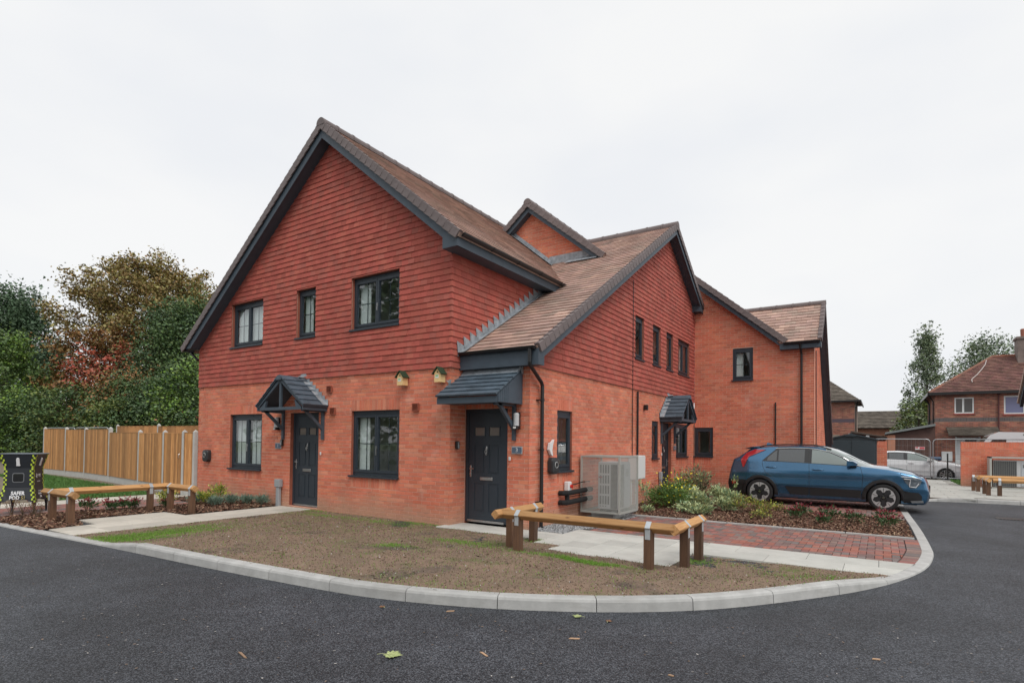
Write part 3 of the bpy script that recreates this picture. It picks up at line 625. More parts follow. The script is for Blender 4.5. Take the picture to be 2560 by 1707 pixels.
def gutter(p0,p1,name='gutter',parent=H):
    p0,p1=Vector(p0),Vector(p1); u=(p1-p0).normalized(); z=Vector((0,0,1)); M=frame(p0,u,z.cross(u),z); g=MB(); L0=(p1-p0).length
    pr=[(.058*math.cos(t),.058*math.sin(t)) for t in [math.pi+math.pi*i/8 for i in range(9)]]; pi=[(.050*math.cos(t),.050*math.sin(t)) for t in [2*math.pi-math.pi*i/8 for i in range(9)]]
    g.prism([(0,a,b) for a,b in pr+pi],(L0,0,0),0,0,M)
    for e in (0,L0): g.prism([(e-.008,a*1.05,b*1.05) for a,b in pr],(.016,0,0),0,0,M)
    k=.9
    while k<L0: g.prism([(k,a*1.12,b*1.12) for a,b in pr]+[(k,a*1.02,b*1.02) for a,b in pr[::-1]],(.03,0,0),0,0,M); k+=.9
    return g.build(name,[BLK],parent)
gutter((.41,-.22,5.17),(.41,3.60,5.17)); gutter((.05,.205,3.135),(1.66,.205,3.135)); gutter((-9.07,0,4.0),(-9.07,11,4.0))
def pipe(path,rad,parent=H,name='downpipe',clips=(),m=BLK,seg=10):
    g=MB(); g.tube(path,rad,seg)
    for p in clips: x,y,z,dx,dy=p; g.tube([(x,y,z-.02),(x,y,z+.02)],rad*1.25,seg); g.box((x+min(0,dx)-.006,y+min(0,dy)-.006,z-.008),(x+max(0,dx)+.006,y+max(0,dy)+.006,z+.008))
    return g.build(name,[m],parent)
pipe([(1.57,.20,3.10),(1.57,.20,2.86),(1.56,.22,2.82),(1.505,.72,2.56),(1.50,.76,2.50),(1.50,.76,-.03)],.034,clips=[(1.5,.76,2.25,-.07,-.09),(1.5,.76,.43,-.07,-.09),(1.5,.76,1.36,-.07,0)])
pipe([(-9.03,-.05,3.94),(-9.03,-.05,3.80),(-8.80,-.05,3.66),(-8.74,-.05,3.60),(-8.74,.25,3.55),(-8.74,.25,0)],.034)
pipe([(1.455,5.27,5.54),(1.455,5.27,1.2)],.010,name='cable'); pipe([(1.465,5.60,2.80),(1.465,5.60,1.2)],.024,name='conduit')
# stepped flashing A side over B roof, lead round the rear gable
q=MB(); y=.16
while y<3.15:
    z=zB(y)+.02; q.prism([(.030,y,z-.05),(.030,y+.20,z+.20*sB-.05),(.030,y+.20,z+.20*sB+.05),(.030,y-.03,z+.20*sB+.115),(.030,y,z+.02)],(.006,0,0)); y+=.192
q.prism([(.036,.16,zB(.16)+.012),(.036,3.3,zB(3.3)+.012),(.12,3.3,zB(3.3)+.012),(.12,.16,zB(.16)+.012)],(0,-.002,.006)); q.build('flashing',[LEAD],H)
q=MB(); f=6.0-.03
n=26; xs=[-2.4+i*(.42+2.4)/n for i in range(n)]
def base(x): return max(zAr(x),zB(6.0))+.03
q2=[]
for i in range(n):
    a=-2.75+i*2.80/n; b=a+2.80/n; sl_=zAr(a)>zB(6.0)
    top=.17+(.0 if not sl_ else (.05 if i%1==0 else 0))
    q.prism([(a,f,base(a)-.1),(b,f,base(b)-.1),(b,f,base(b)+(.12 if sl_ else .17)),(a,f,base(a)+(.12+.0 if sl_ else .17)),(a,f,base(a)+(.05 if sl_ else .1))],(0,.02,0))
q.prism([(-2.8,f,zAr(-2.8)+.03),(-2.8,f-.16,zAr(-2.8)+.03),(-.62,f-.16,zAr(-.62)+.03),(-.62,f,zAr(-.62)+.03)],(0,0,.006)); q.prism([(-.7,f,zB(f)+.035),(.30,f,zB(f)+.035),(.24,f-.3,zB(f-.3)+.035),(-.7,f-.3,zB(f-.3)+.035)],(0,0,.006))
q.build('flashing',[LEAD],H)
# ---------------- the second block behind (C) ----------------
H2=empty('brick_house',(3.2,10.83,0),0,'plain brick end house behind the blue car, one small upper window','house')
wm=MB(); Bk2=Pieces('brick','brickwork',[BRICK])
zC=lambda x:6.93-.851*(x-1.55); Cw=[(2.64,3.245,3.52,4.55),(1.45,2.04,1.085,2.04)]
oc=[(1.445,-.2),(4.94,-.2),(4.94,4.62),(4.1,4.62),(1.445,zC(1.445)-.12)]
wall_panel(wm,FC@T(0,0,-.012),oc,Cw,.1,0,1); lay_bricks(Bk2,FC@T(0,0,-.01),1.44,4.94,-.225,4.56,[Cw[0],(1.44,2.04,1.085,2.265),(1.44,2.04,.86,1.085)])
lay_bricks(Bk2,FC@T(0,0,-.01),1.44,4.94,4.575,6.95,[],clip=[(1.44,4.5),(4.22,4.5),(4.1,zC(4.1)-.14),(1.44,zC(1.44)-.14)])
soldiers(Bk2,FC@T(0,0,-.01),1.45,2.04,2.045); soldiers(Bk2,FC@T(0,0,-.01),1.45,2.04,.865)
Cy,Cz=11.95,5.98; 
wall_panel(wm,FCs@T(0,0,-.012),[(10.84,-.2),(14.96,-.2),(14.96,2.75),(Cy,Cz-.14),(10.84,4.62)],[],.1,0)
lay_bricks(Bk2,FCs@T(0,0,-.01),10.83,14.96,-.225,6,clip=[(10.83,-.3),(14.96,-.3),(14.96,2.73),(Cy,Cz-.16),(10.83,4.6)])
wall_panel(wm,frame((0,14.96,0),(-1,0,0),(0,0,1),(0,1,0)),[(-4.83,-.2),(1,-.2),(1,2.7),(-4.83,2.7)],[],.1,0)
w2=wm.build('wall',[MORTAR,REVEAL],H2); Bk2.flush(w2)
window(H2,FC,*Cw[0],1,rec=.03,blind=False,pale=.5); window(H2,FC,*Cw[1],1,rec=.03,bars=False)
rm=MB(); Rt=Pieces('roof_tile','roof_tiling',[RTILE]); ce=4.24; cyf=10.55
zc=lambda x:6.93-.851*(x-1.555)+.0; Lc=(ce-.6)*math.hypot(1,.851)
plane([(0,0),(4.3,0),(4.3,Lc),(0,Lc)],(ce,cyf,zc(ce)-.03),(0,1,0),(-1,0,.851))
sC=(Cz-4.60)/(Cy-cyf); LC=(Cy-cyf)*math.hypot(1,sC); plane([(0,0),(5.14-4.05,0),(5.14-4.05,LC),(-2.2,LC),(-1.0,LC*.45)],(4.05,cyf,4.57),(1,0,0),(0,1,sC),g=.155)
sR=(Cz-2.72)/(14.3-Cy); LR=(15.1-Cy)*math.hypot(1,sR); plane([(-5.14,0),(-1,0),(-1,LR),(-5.14,LR)],(0,15.1,Cz-sR*(15.1-Cy)-.03),(-1,0,0),(0,-1,sR))
roof2=rm.build('roof',[RTILE],H2); Rt.flush(roof2)
run_verge((ce,cyf,zc(ce)),(1.0,cyf,zc(1.0)),(.851,0,1),(0,-1,0),roof2,g=.22); ridge((5.17,Cy,Cz),(2.3,Cy,Cz),roof2,rad=.10)
run_verge((5.14,15.1,Cz-sR*(15.1-Cy)),(5.14,Cy,Cz),(0,sR,1),(1,0,0),roof2); run_verge((5.14,cyf,4.6),(5.14,Cy,Cz),(0,-sC,1),(1,0,0),roof2)
q=MB(); rake((4.1,10.6,zc(4.1)),(1.0,10.6,zc(1.0)),.10,.33,(0,-1,0),.21); rake((5.13,10.6,4.66),(5.13,Cy,Cz),.09,.27,(1,0,0),.17); rake((5.13,15.1,Cz-sR*(15.1-Cy)),(5.13,Cy,Cz),.09,.27,(1,0,0),.17)
q.box((4.04,10.575,4.37),(5.12,10.6,4.56)); q.box((4.04,10.6,4.37),(4.06,10.82,4.7)); q.box((4.06,10.6,4.375),(5.12,10.8,4.39)); q.prism([(5.135,10.575,4.37),(5.135,10.83,4.37),(5.135,10.83,4.75),(5.135,10.575,4.55)],(-.012,0,0)); q.build('fascia',[ANTH_L],H2)
gutter((4.16,10.53,4.56),(5.10,10.53,4.56),parent=H2)
pipe([(4.60,10.55,4.52),(4.60,10.57,4.40),(4.61,10.76,4.22),(4.61,10.76,-.03)],.034,H2,clips=[(4.61,10.76,2.5,0,.06)]); pipe([(3.895,10.80,2.80),(3.895,10.80,-.03)],.02,H2,'conduit'); pipe([(4.96,11.2,4.35),(4.96,11.2,0)],.012,H2,'cable')
for ch in H2.children: ch.matrix_parent_inverse=T(-3.2,-10.83,0)
# ---------------- ground ----------------
def asphalt():
    m=bpy.data.materials.new('asphalt'); m.use_nodes=True; t=m.node_tree; b=t.nodes['Principled BSDF']; l=t.links.new
    def n(k,**kw):
        x=t.nodes.new(k)
        for a,c in kw.items(): setattr(x,a,c)
        return x
    g=n('ShaderNodeNewGeometry'); P=g.outputs['Position']
    v=n('ShaderNodeTexVoronoi'); v.inputs['Scale'].default_value=105; l(P,v.inputs['Vector'])
    r=n('ShaderNodeValToRGB'); r.color_ramp.elements[0].color=(.019,.023,.032,1); r.color_ramp.elements[1].color=(.140,.150,.172,1); r.color_ramp.elements[0].position=.25; r.color_ramp.elements[1].position=.95
    sx=n('ShaderNodeSeparateColor'); l(v.outputs['Color'],sx.inputs[0]); l(sx.outputs[0],r.inputs['Fac'])
    v2=n('ShaderNodeTexVoronoi',feature='F1'); v2.inputs['Scale'].default_value=105; l(P,v2.inputs['Vector'])
    mr=n('ShaderNodeMapRange'); mr.inputs['From Min'].default_value=.35; mr.inputs['From Max'].default_value=.75; mr.inputs['To Min'].default_value=1; mr.inputs['To Max'].default_value=.35; l(v2.outputs['Distance'],mr.inputs['Value'])
    big=n('ShaderNodeTexNoise'); big.inputs['Scale'].default_value=.55; big.inputs['Detail'].default_value=6; l(P,big.inputs['Vector'])
    m2=n('ShaderNodeMapRange'); m2.inputs['From Min'].default_value=.35; m2.inputs['From Max'].default_value=.65; m2.inputs['To Min'].default_value=.66; m2.inputs['To Max'].default_value=1.12; l(big.outputs['Fac'],m2.inputs['Value'])
    md=n('ShaderNodeTexNoise'); md.inputs['Scale'].default_value=3.2; md.inputs['Detail'].default_value=8; md.inputs['Roughness'].default_value=.7; l(P,md.inputs['Vector'])
    m3=n('ShaderNodeMapRange'); m3.inputs['From Min'].default_value=.38; m3.inputs['From Max'].default_value=.62; m3.inputs['To Min'].default_value=.8; m3.inputs['To Max'].default_value=1.12; l(md.outputs['Fac'],m3.inputs['Value'])
    a=n('ShaderNodeMath',operation='MULTIPLY'); l(mr.outputs[0],a.inputs[0]); l(m2.outputs[0],a.inputs[1]); a2=n('ShaderNodeMath',operation='MULTIPLY'); l(a.outputs[0],a2.inputs[0]); l(m3.outputs[0],a2.inputs[1])
    sc=n('ShaderNodeVectorMath',operation='SCALE'); l(r.outputs[0],sc.inputs[0]); l(a2.outputs[0],sc.inputs['Scale']); l(sc.outputs[0],b.inputs['Base Color'])
    b.inputs['Roughness'].default_value=.62; b.inputs['Specular IOR Level'].default_value=.45
    bp=n('ShaderNodeBump'); bp.inputs['Distance'].default_value=.006; bp.inputs['Strength'].default_value=.9; l(mr.outputs[0],bp.inputs['Height']); l(bp.outputs[0],b.inputs['Normal']); return m
ASPH=asphalt()
SOIL=mat('bare soil',(.255,.172,.122),.95,noise=.3,nscale=1.6,col2=(.165,.12,.082),wash=[((.105,.13,.035),1.25,.56,.68,.8,(1,1,1)),((.075,.062,.052),1.0,.57,.66,.8,(1,1,1)),((.33,.25,.19),6,.55,.8,.5,(1,1,1))],bump=.007,bscale=70)
LSOIL=mat('dry soil',(.20,.16,.12),.95,noise=.3,nscale=3,col2=(.14,.12,.08),bump=.01,bscale=30)
GRASSM=mat('grass ground',(.07,.13,.035),.95,noise=.3,nscale=5,col2=(.10,.13,.05))
CONC=mat('kerb concrete',(.42,.42,.41),.85,var=.09,noise=.13,nscale=6,wash=[((.27,.26,.24),2.2,.52,.75,.6,(1,1,3)),((.54,.54,.52),9,.58,.8,.5,(1,1,1))],bump=.0015,bscale=220)
SLAB=mat('paving slab',(.50,.50,.465),.8,var=.11,huevar=.008,noise=.10,nscale=3,bump=.0012,bscale=250)
SLABW=mat('buff paving slab',(.52,.49,.43),.8,var=.12,noise=.10,nscale=3,bump=.0012,bscale=250)
BLOCK=mat('block paver',(.27,.125,.10),.85,var=.17,huevar=.012,noise=.14,nscale=12,bump=.0015,bscale=200,alt=[(.19,.12,.11),(.31,.115,.085),(.24,.155,.135),(.17,.135,.13)],altp=.3)
JOINT=mat('joint sand',(.12,.10,.085),.95)
BARK0=mat('mulch ground',(.055,.032,.022),.95,noise=.4,nscale=30,bump=.02,bscale=60)
BARK=mat('bark chip',(.17,.085,.052),.85,var=.45,huevar=.012,alt=[(.10,.048,.03),(.24,.14,.09),(.065,.035,.024),(.30,.19,.13)],altp=.3)
PEB=mat('pebble',(.36,.34,.32),.85,var=.4); CLOD=mat('soil clod',(.20,.14,.10),.95,var=.45)
GB=mat('grass blade',(.15,.30,.035),.7,var=.3,huevar=.015); GB2=mat('lawn blade',(.085,.19,.04),.7,var=.3,huevar=.015)
g=MB(); g.box((-400,-400,-.6),(400,400,-.22)); tag(g.build('ground',[GRASSM]),kind='structure')
g=MB(); g.box((-60,-60,-.2),(60,60,-.055)); tag(g.build('road',[ASPH]),kind='structure')
def catmull(P,n=8):
    out=[]
    for i in range(len(P)-1):
        p0,p1,p2,p3=P[max(i-1,0)],P[i],P[i+1],P[min(i+2,len(P)-1)]
        for k in range(n):
            t=k/n; out.append(tuple(.5*((2*p1[j])+(-p0[j]+p2[j])*t+(2*p0[j]-5*p1[j]+4*p2[j]-p3[j])*t*t+(-p0[j]+3*p1[j]-3*p2[j]+p3[j])*t**3) for j in (0,1)))
    out.append(P[-1]); return out
KP=[(-14,-5.35),(-9.6,-4.93),(-6.06,-4.67),(-4.45,-4.56),(-2.72,-4.43),(-1.86,-4.38),(0,-4.28),(1.83,-4.13),(2.6,-3.99),(3.45,-3.7),(4.22,-3.3),(4.88,-2.83),(5.42,-2.28),(6.04,-1.42),(6.42,-.8),(6.77,-.03),(7.05,.9),(7.19,1.9),(7.22,2.7),(7.2,5),(7.12,8),(7.08,10.3),(7.2,11.2),(7.55,11.8),(8.1,12.1),(9,12.25),(14,12.75)]
KC=catmull(KP,10)
acc=[0]
for i in range(1,len(KC)): acc.append(acc[-1]+math.dist(KC[i],KC[i-1]))
def kat(s):
    s=min(max(s,0),acc[-1]-1e-6); i=max(j for j in range(len(acc)) if acc[j]<=s); i=min(i,len(KC)-2); t=(s-acc[i])/(acc[i+1]-acc[i])
    p=[KC[i][j]+(KC[i+1][j]-KC[i][j])*t for j in (0,1)]; d=(KC[i+1][0]-KC[i][0],KC[i+1][1]-KC[i][1]); L0=math.hypot(*d); return p,(d[0]/L0,d[1]/L0)
def sm(x,a,b): t=min(max((x-a)/(b-a),0),1); return t*t*(3-2*t)
def ktop(p):
    x,y=p
    if x<0 and y<0: return -.03+.09*min(max((x+2.74)/.9,0),1)
    if y<-1.3: return .06
    if x>7.3 and y>11: return -.03+.09*sm(x,7.4,8.3)
    return .06-.09*sm(y,-1.3,.2)
kerb=empty('kerb',(-2.72,-4.43,-.055)); kerb['kind']='structure'
s=acc[-1]; s0=next(acc[i] for i in range(len(KC)) if KC[i][0]>-2.73)
st=s0-.915*12
while st<acc[-1]-.9:
    q=MB(); rings=[]
    for k in range(4):
        (x,y),(dx,dy)=kat(st+.004+(.907)*k/3); nx,ny=-dy,dx; zt=ktop((x,y))+0.0
        raised=zt>-.02; c=.035 if raised else .012; ih=.022 if raised else 0
        rings.append([(x-nx*0+nx*0,y+ny*0,-.2),(x,y,-.06),(x+nx*.006,y+ny*.006,zt-.03 if raised else zt-.008),(x+nx*(.006+ih*.5),y+ny*(.006+ih*.5),zt-.010),(x+nx*(.02+ih),y+ny*(.02+ih),zt),(x+nx*.140,y+ny*.140,zt),(x+nx*.145,y+ny*.145,zt-.006),(x+nx*.145,y+ny*.145,-.2)])
    vs=[p for r_ in rings for p in r_]; K=8
    fs=[(i*K+j,(i+1)*K+j,(i+1)*K+(j+1)%K,i*K+(j+1)%K) for i in range(3) for j in range(K)]+[tuple(range(K-1,-1,-1))[::-1],tuple(3*K+j for j in range(K-1,-1,-1))]
    q.poly(vs,fs); o=q.build('kerb_stone',[CONC],kerb); o.matrix_parent_inverse=T(2.72,4.43,.055)
    st+=.915
def inner(off,x0=None,x1=None):
    pts=[]
    for i in range(len(KC)):
        (x,y),(dx,dy)=kat(acc[i]); pts.append((x-dy*off,y+dx*off))
    return pts
INN=inner(.12)
def inpoly(x,y,P):
    c=False; j=len(P)-1
    for i in range(len(P)):
        if (P[i][1]>y)!=(P[j][1]>y) and x<(P[j][0]-P[i][0])*(y-P[i][1])/(P[j][1]-P[i][1])+P[i][0]: c=not c
        j=i
    return c
def sheet(name,poly,z,m,kind='structure',th=.15):
    q=MB(); L_=[Vector((x,y,0)) for x,y in poly]; tri=tessellate_polygon([L_]); vs=[(x,y,z) for x,y in poly]
    fs=[]
    for t in tri:
        a,b,c=[L_[i] for i in t]
        fs.append(tuple(t) if (b-a).cross(c-a).z>0 else (t[0],t[2],t[1]))
    n=len(poly); vs+=[(x,y,z-th) for x,y in poly]
    area=sum(poly[i][0]*poly[(i+1)%n][1]-poly[(i+1)%n][0]*poly[i][1] for i in range(n))
    for i in range(n): j=(i+1)%n; fs.append((i,i+n,j+n,j) if area>0 else (j,j+n,i+n,i))
    q.poly(vs,fs); o=q.build(name,[m]); o['kind']=kind; return o
# base of the whole plot (dark soil just below the pavings)
plot=[p for p in INN if p[0]>=-10.5]+[(9,13.0),(6,13.0),(6,10.9),(-8.6,10.9),(-8.8,-.2),(-10.5,-.2)]
LAWN=[p for p in inner(.095) if p[0]>-4.05 and p[1]<.3]+[(4.4,.3),(4.3,-.6),(2.3,-.3),(2.2,.0),(0,.1),(-3.9,.1)]
SLABR=[(2.62,4.33,-.93,.9),(2.17,2.7,-.48,.9),(-.05,2.2,-.2,.5),(4.3,6.9,.09,1.1),(-6,-3.97,-4.4,.1)]
def lz(x,y):
    b=-.045+.10*sm(-y,.5,3.2)
    if x>4.3: b=max(b,-.05+.095*sm(-y+ (x-6.2)*.6,-.05,1.3))
    if x<-1.7: b=min(b,-.04+.095*min(max((x+2.95)/.9,0),1))
    for (a,c,d,e) in SLABR:
        if a<x<c and d<y<e: return -.075
    k_=1 if x>-1.7 else .25
    return min(b+k_*(.012*math.sin(x*1.7+y*.8)*math.cos(y*2.3-x*.6)+.005*math.sin(x*7+y*5)),.053 if x>-1.7 else -.036+.09*min(max((x+2.74)/.9,0),1))
def terrain(name,poly,fn,step,m,kind='structure',jit=0.004):
    xs=[p[0] for p in poly]; ys=[p[1] for p in poly]; nx=int((max(xs)-min(xs))/step)+2; ny=int((max(ys)-min(ys))/step)+2
    idx={}; vs=[]; fs=[]
    def vid(i,j):
        if (i,j) not in idx:
            x,y=min(xs)+i*step,min(ys)+j*step; idx[(i,j)]=len(vs); vs.append((x,y,fn(x,y)+rnd.gauss(0,jit)))
        return idx[(i,j)]
    for i in range(nx):
        for j in range(ny):
            if inpoly(min(xs)+(i+.5)*step,min(ys)+(j+.5)*step,poly): fs.append((vid(i,j),vid(i+1,j),vid(i+1,j+1),vid(i,j+1)))
    me=bpy.data.meshes.new(name); me.from_pydata(vs,[],fs); me.materials.append(m); me.polygons.foreach_set('use_smooth',[True]*len(fs)); o=bpy.data.objects.new(name,me); COL.objects.link(o); o['kind']=kind; return o
terrain('soil',LAWN,lz,.045,SOIL)
sheet('plot_base',plot,-.06,JOINT)
def quads(name,C,A,B,m,r=None,parent=None,kind='stuff',fold=None,**tags):
    """many small quads: centre C, half axes A,B (n,3)"""
    n=len(C); V=np.stack([C-A-B,C+A-B,C+A+B,C-A+B],1).reshape(-1,3).astype(np.float32)
    me=bpy.data.meshes.new(name); me.vertices.add(4*n); me.vertices.foreach_set('co',V.ravel()); me.loops.add(4*n); me.loops.foreach_set('vertex_index',np.arange(4*n,dtype=np.int32)); me.polygons.add(n); me.polygons.foreach_set('loop_start',np.arange(0,4*n,4,dtype=np.int32))
    for x in (m if isinstance(m,list) else [m]): me.materials.append(x)
    a=me.attributes.new('rnd','FLOAT','FACE'); a.data.foreach_set('value',(np.random.RandomState(n%997).rand(n) if r is None else r).astype(np.float32))
    if fold is not None: me.polygons.foreach_set('material_index',fold.astype(np.int32))
    me.update(calc_edges=True); o=bpy.data.objects.new(name,me); COL.objects.link(o); o.parent=parent
    if kind: o['kind']=kind
    for k,v in tags.items(): o[k]=v
    return o
rs=np.random.RandomState(3)
def scatter(poly,dens,fn=None):
    xs=[p[0] for p in poly]; ys=[p[1] for p in poly]; a=(max(xs)-min(xs))*(max(ys)-min(ys)); n=int(a*dens)
    P=np.c_[rs.uniform(min(xs),max(xs),n),rs.uniform(min(ys),max(ys),n)]
    px,py=np.array(xs),np.array(ys); ins=np.zeros(n,bool); j=len(px)-1
    for i in range(len(px)):
        if py[i]!=py[j]:
            c=((py[i]>P[:,1])!=(py[j]>P[:,1]))&(P[:,0]<(px[j]-px[i])*(P[:,1]-py[i])/(py[j]-py[i])+px[i]); ins^=c
        j=i
    P=P[ins]; z=np.array([fn(x,y) for x,y in P]) if fn else np.zeros(len(P)); return np.c_[P,z]
def rdir(n,flat=.4):
    a=rs.uniform(0,2*np.pi,n); return np.c_[np.cos(a),np.sin(a),rs.normal(0,flat,n)]
def chips(name,poly,z,dens,m,lo=.012,hi=.035,wd=.35,fn=None):
    C=scatter(poly,dens,fn); n=len(C); C[:,2]+=z+rs.uniform(0,.022,n); L_=rs.uniform(lo,hi,n)[:,None]; A=rdir(n,.35)*L_; B=np.cross(A,rdir(n,1.)+np.array([0,0,1.5])); B=B/np.linalg.norm(B,axis=1)[:,None]*L_*wd
    return quads(name,C,A,B,m)
bedR=[(1.5,4.3),(2.0,4.4),(2.15,3.55),(3.2,3.52),(7.03,3.52),(6.98,6.05),(6.2,6.5),(4.9,6.75),(4.3,6.9),(2.6,7.4),(1.5,7.45)]
bedL=[p for p in INN if -7.15<p[0]<-4.85]+[(-5.0,-3.85),(-5.82,-3.65),(-5.82,-2.15),(-5.07,-2.12),(-5.07,-.02),(-8.5,-.02),(-8.5,-.8),(-6.75,-.9),(-6.9,-2.3),(-7.2,-3.2),(-7.25,-4.5)]
bedR2=[(1.5,8.9),(2.3,8.9),(2.3,10.7),(1.5,10.7)]
for i,b in enumerate((bedR,bedL,bedR2)): terrain('mulch_bed',b,lambda x,y:-.035+.02*math.sin(x*5)*math.cos(y*6),.06,BARK0,jit=.006)
chips('bark_mulch',bedR,-.03,3600,BARK); chips('bark_mulch',bedL,-.03,2200,BARK,.014,.04); chips('bark_mulch',bedR2,-.03,1500,BARK)
# stones and clods on the lawn soil
C=scatter(LAWN,1300,lz); n=len(C); k=rs.uniform(.002,.007,n)[:,None]*(1+(rs.rand(n,1)>.985)*1.2); A=rdir(n,.3)*k; B=np.cross(A,rdir(n,.5)+[0,0,1]); B=B/np.linalg.norm(B,axis=1)[:,None]*k; C[:,2]+=.004
quads('soil_crumbs',C,A,B,[CLOD,PEB],fold=(rs.rand(n)>.955).astype(int))
def blades(name,P,h,m,w=.0022,lean=.35):
    n=len(P); H_=rs.uniform(.5,1,n)*h; up=np.c_[rs.normal(0,lean,n),rs.normal(0,lean,n),np.ones(n)]*H_[:,None]*.5; a=rs.uniform(0,np.pi,n); B=np.c_[np.cos(a),np.sin(a),np.zeros(n)]*w
    C=P+up; return quads(name,C,B,up,m)
pts=[]
for (cx,cy,sx,sy,an,nn) in [(-3.1,-3.65,.62,.16,1.35,5200),(-2.75,-4.0,.30,.13,.9,1500),(-3.3,-2.95,.35,.10,1.5,900),(.88,-2.3,.16,.08,.5,500),(1.27,-1.2,.30,.10,.2,900),(1.75,-1.35,.3,.12,0,350),(3.45,-1.43,.27,.055,-.05,2300),(2.95,-1.33,.30,.06,.1,700),(-2.84,-.5,.6,.10,.1,700),(-1.2,-.4,.5,.12,0,800),(-.6,-.1,.3,.08,0,500),(-3.6,-.15,.2,.08,0,300),(4.54,-.4,.13,.12,0,450),(2.05,-.42,.12,.08,0,250),(5.97,-.7,.35,.18,.2,450),(4.9,-.35,.3,.1,0,150),(2.36,-1.35,.1,.1,0,90),(2.7,-4.0+.35,.5,.2,.1,200)]:
    p=rs.normal(0,1,(nn,2))*[sx,sy]; c,s_=math.cos(an),math.sin(an); p=np.c_[p[:,0]*c-p[:,1]*s_+cx,p[:,0]*s_+p[:,1]*c+cy]; pts.append(p)
p=np.concatenate(pts+[scatter(LAWN,160)[:,:2]]); keep=np.array([inpoly(x,y,LAWN) for x,y in p]); p=p[keep]
blades('grass_tufts',np.c_[p,[lz(x,y) for x,y in p]],.028,GB,.0018)
# ---- slabs
pave=empty('slab_path',(2.1,0,-.03)); pave['kind']='structure'; inv=T(-2.1,0,.03)
SP=Pieces('paving_slab','slabs',[SLAB])
def slab_geo(w,h):
    def g(mb,M,r): mb.bbox((-w/2,-h/2,-.05),(w/2,h/2,0),.004,0,r,M)
    return g
def lay_slabs(x0,x1,y0,y1,w,h,off=0,z=-.03,P=None,stag=True,clipx=None):
    P=P or SP; j=0; y=y0
    while y<y1-.05:
        hh=min(h,y1-y); x=x0-(w*.5 if (stag and (j+off)%2) else 0)
        while x<x1-.02:
            a,b=max(x,x0),min(x+w,x1)
            if clipx: b=min(b,clipx(y)); 
            if b-a>.04: P.add((round(b-a,3),round(hh,3)),T((a+b)/2,y+hh/2,z+rnd.uniform(-.0012,.0012))@RX(rnd.uniform(-.002,.002)),slab_geo(b-a-.009,hh-.009))
            x+=w
        y+=h; j+=1
lay_slabs(2.57,4.37,-.98,.82,.45,.45,stag=False); lay_slabs(2.12,2.57,-.53,.82,.45,.45,stag=False)
lay_slabs(-.10,2.12,-.25,.42,.45,.45,1); 
for (xa,xb) in ((4.37,5.28),(5.28,6.18),(6.18,7.0)):
    for jj,(ya,yb) in enumerate(((.04,.54),(.54,1.04))):
        o_=(.45 if jj else 0); pl=clip_poly([(max(xa-o_,4.37)+.003,ya+.003),(xb-o_-.003,ya+.003),(xb-o_-.003,yb-.003),(max(xa-o_,4.37)+.003,yb-.003)],[(4.3,0),(6.655,0.0),(6.955,1.06),(4.3,1.06)])
        if len(pl)>2: cx_,cy_=sum(p[0] for p in pl)/len(pl),sum(p[1] for p in pl)/len(pl); SP.add(None if jj<0 else ('c',xa,ya),T(cx_,cy_,-.03+rnd.uniform(-.001,.001)),(lambda pp:(lambda mb,M,r:mb.prism([M@Vector((a,b,-.05)) for a,b in pp],M.to_3x3()@Vector((0,0,.05)),0,r)))([(a-cx_,b-cy_) for a,b in pl]))
pl=clip_poly([(6.553,.543),(7.1,.543),(7.1,1.037),(6.553,1.037)],[(4.3,0),(6.655,0.0),(6.955,1.06),(4.3,1.06)]); SP.add(None,T(0,0,-.03),lambda mb,M,r:mb.prism([M@Vector((a,b,-.05)) for a,b in pl],M.to_3x3()@Vector((0,0,.05)),0,r))
lay_slabs(2.12,4.37,.82,1.02,.45,.2,stag=False)
SP.flush(pave,inv)
pave2=empty('slab_path',(-4.5,-2,-.03)); pave2['kind']='structure'; SP2=Pieces('paving_slab','slabs',[SLABW])
lay_slabs(-4.98,-3.92,-4.36,-.0,.53,.53,P=SP2,stag=False); lay_slabs(-5.80,-4.98,-3.66,-2.13,.41,.53,P=SP2,stag=False)
lay_slabs(-9.9,-9.0,-5.0,-.2,.45,.6,P=SP2); lay_slabs(-9.0,-8.62,-1.3,.0,.4,.45,P=SP2)
SP2.flush(pave2,T(4.5,2,.03))
# ---- block paving (herringbone)
def blocks(P,x0,x1,y0,y1,poly=None,z=-.032,an=0,conv=None):
    gg=lambda w,h:(lambda mb,M,r:mb.bbox((-w/2,-h/2,-.04),(w/2,h/2,0),.004,0,r,M))
    nx=int((x1-x0)/.1)+4; ny=int((y1-y0)/.1)+4
    for j in range(-2,ny):
        for i in range(-2,nx):
            k=(i-j)%4
            if k==0: a,b,w,h=i,j,.2,.1
            elif k==2: a,b,w,h=i,j,.1,.2
            else: continue
            # herringbone: horizontal block at k=0, vertical one at k=2 spanning j..j+2 backwards
            cx,cy=(x0+a*.1+w/2,y0+b*.1+h/2) if k==0 else (x0+a*.1+.05,y0+(b-1)*.1+.1)
            if conv:
                w_,h_=w-.006,h-.006; pl=clip_poly([(cx-w_/2,cy-h_/2),(cx+w_/2,cy-h_/2),(cx+w_/2,cy+h_/2),(cx-w_/2,cy+h_/2)],conv)
                if len(pl)<3 or parea(pl)<.0012: continue
                if parea(pl)<w_*h_*.995:
                    P.add(None,T(cx,cy,z),(lambda pp:(lambda mb,M,r:mb.prism([M@Vector((a,b,-.04)) for a,b in pp],M.to_3x3()@Vector((0,0,.04)),0,r)))([(a-cx,b-cy) for a,b in pl])); continue
            elif poly and not inpoly(cx,cy,poly): continue
            if not poly and not(x0-.02<cx<x1+.02 and y0-.02<cy<y1+.02): continue
            P.add((w,h),T(cx,cy,z+rnd.uniform(-.0015,.0015)),gg(w-.006,h-.006))
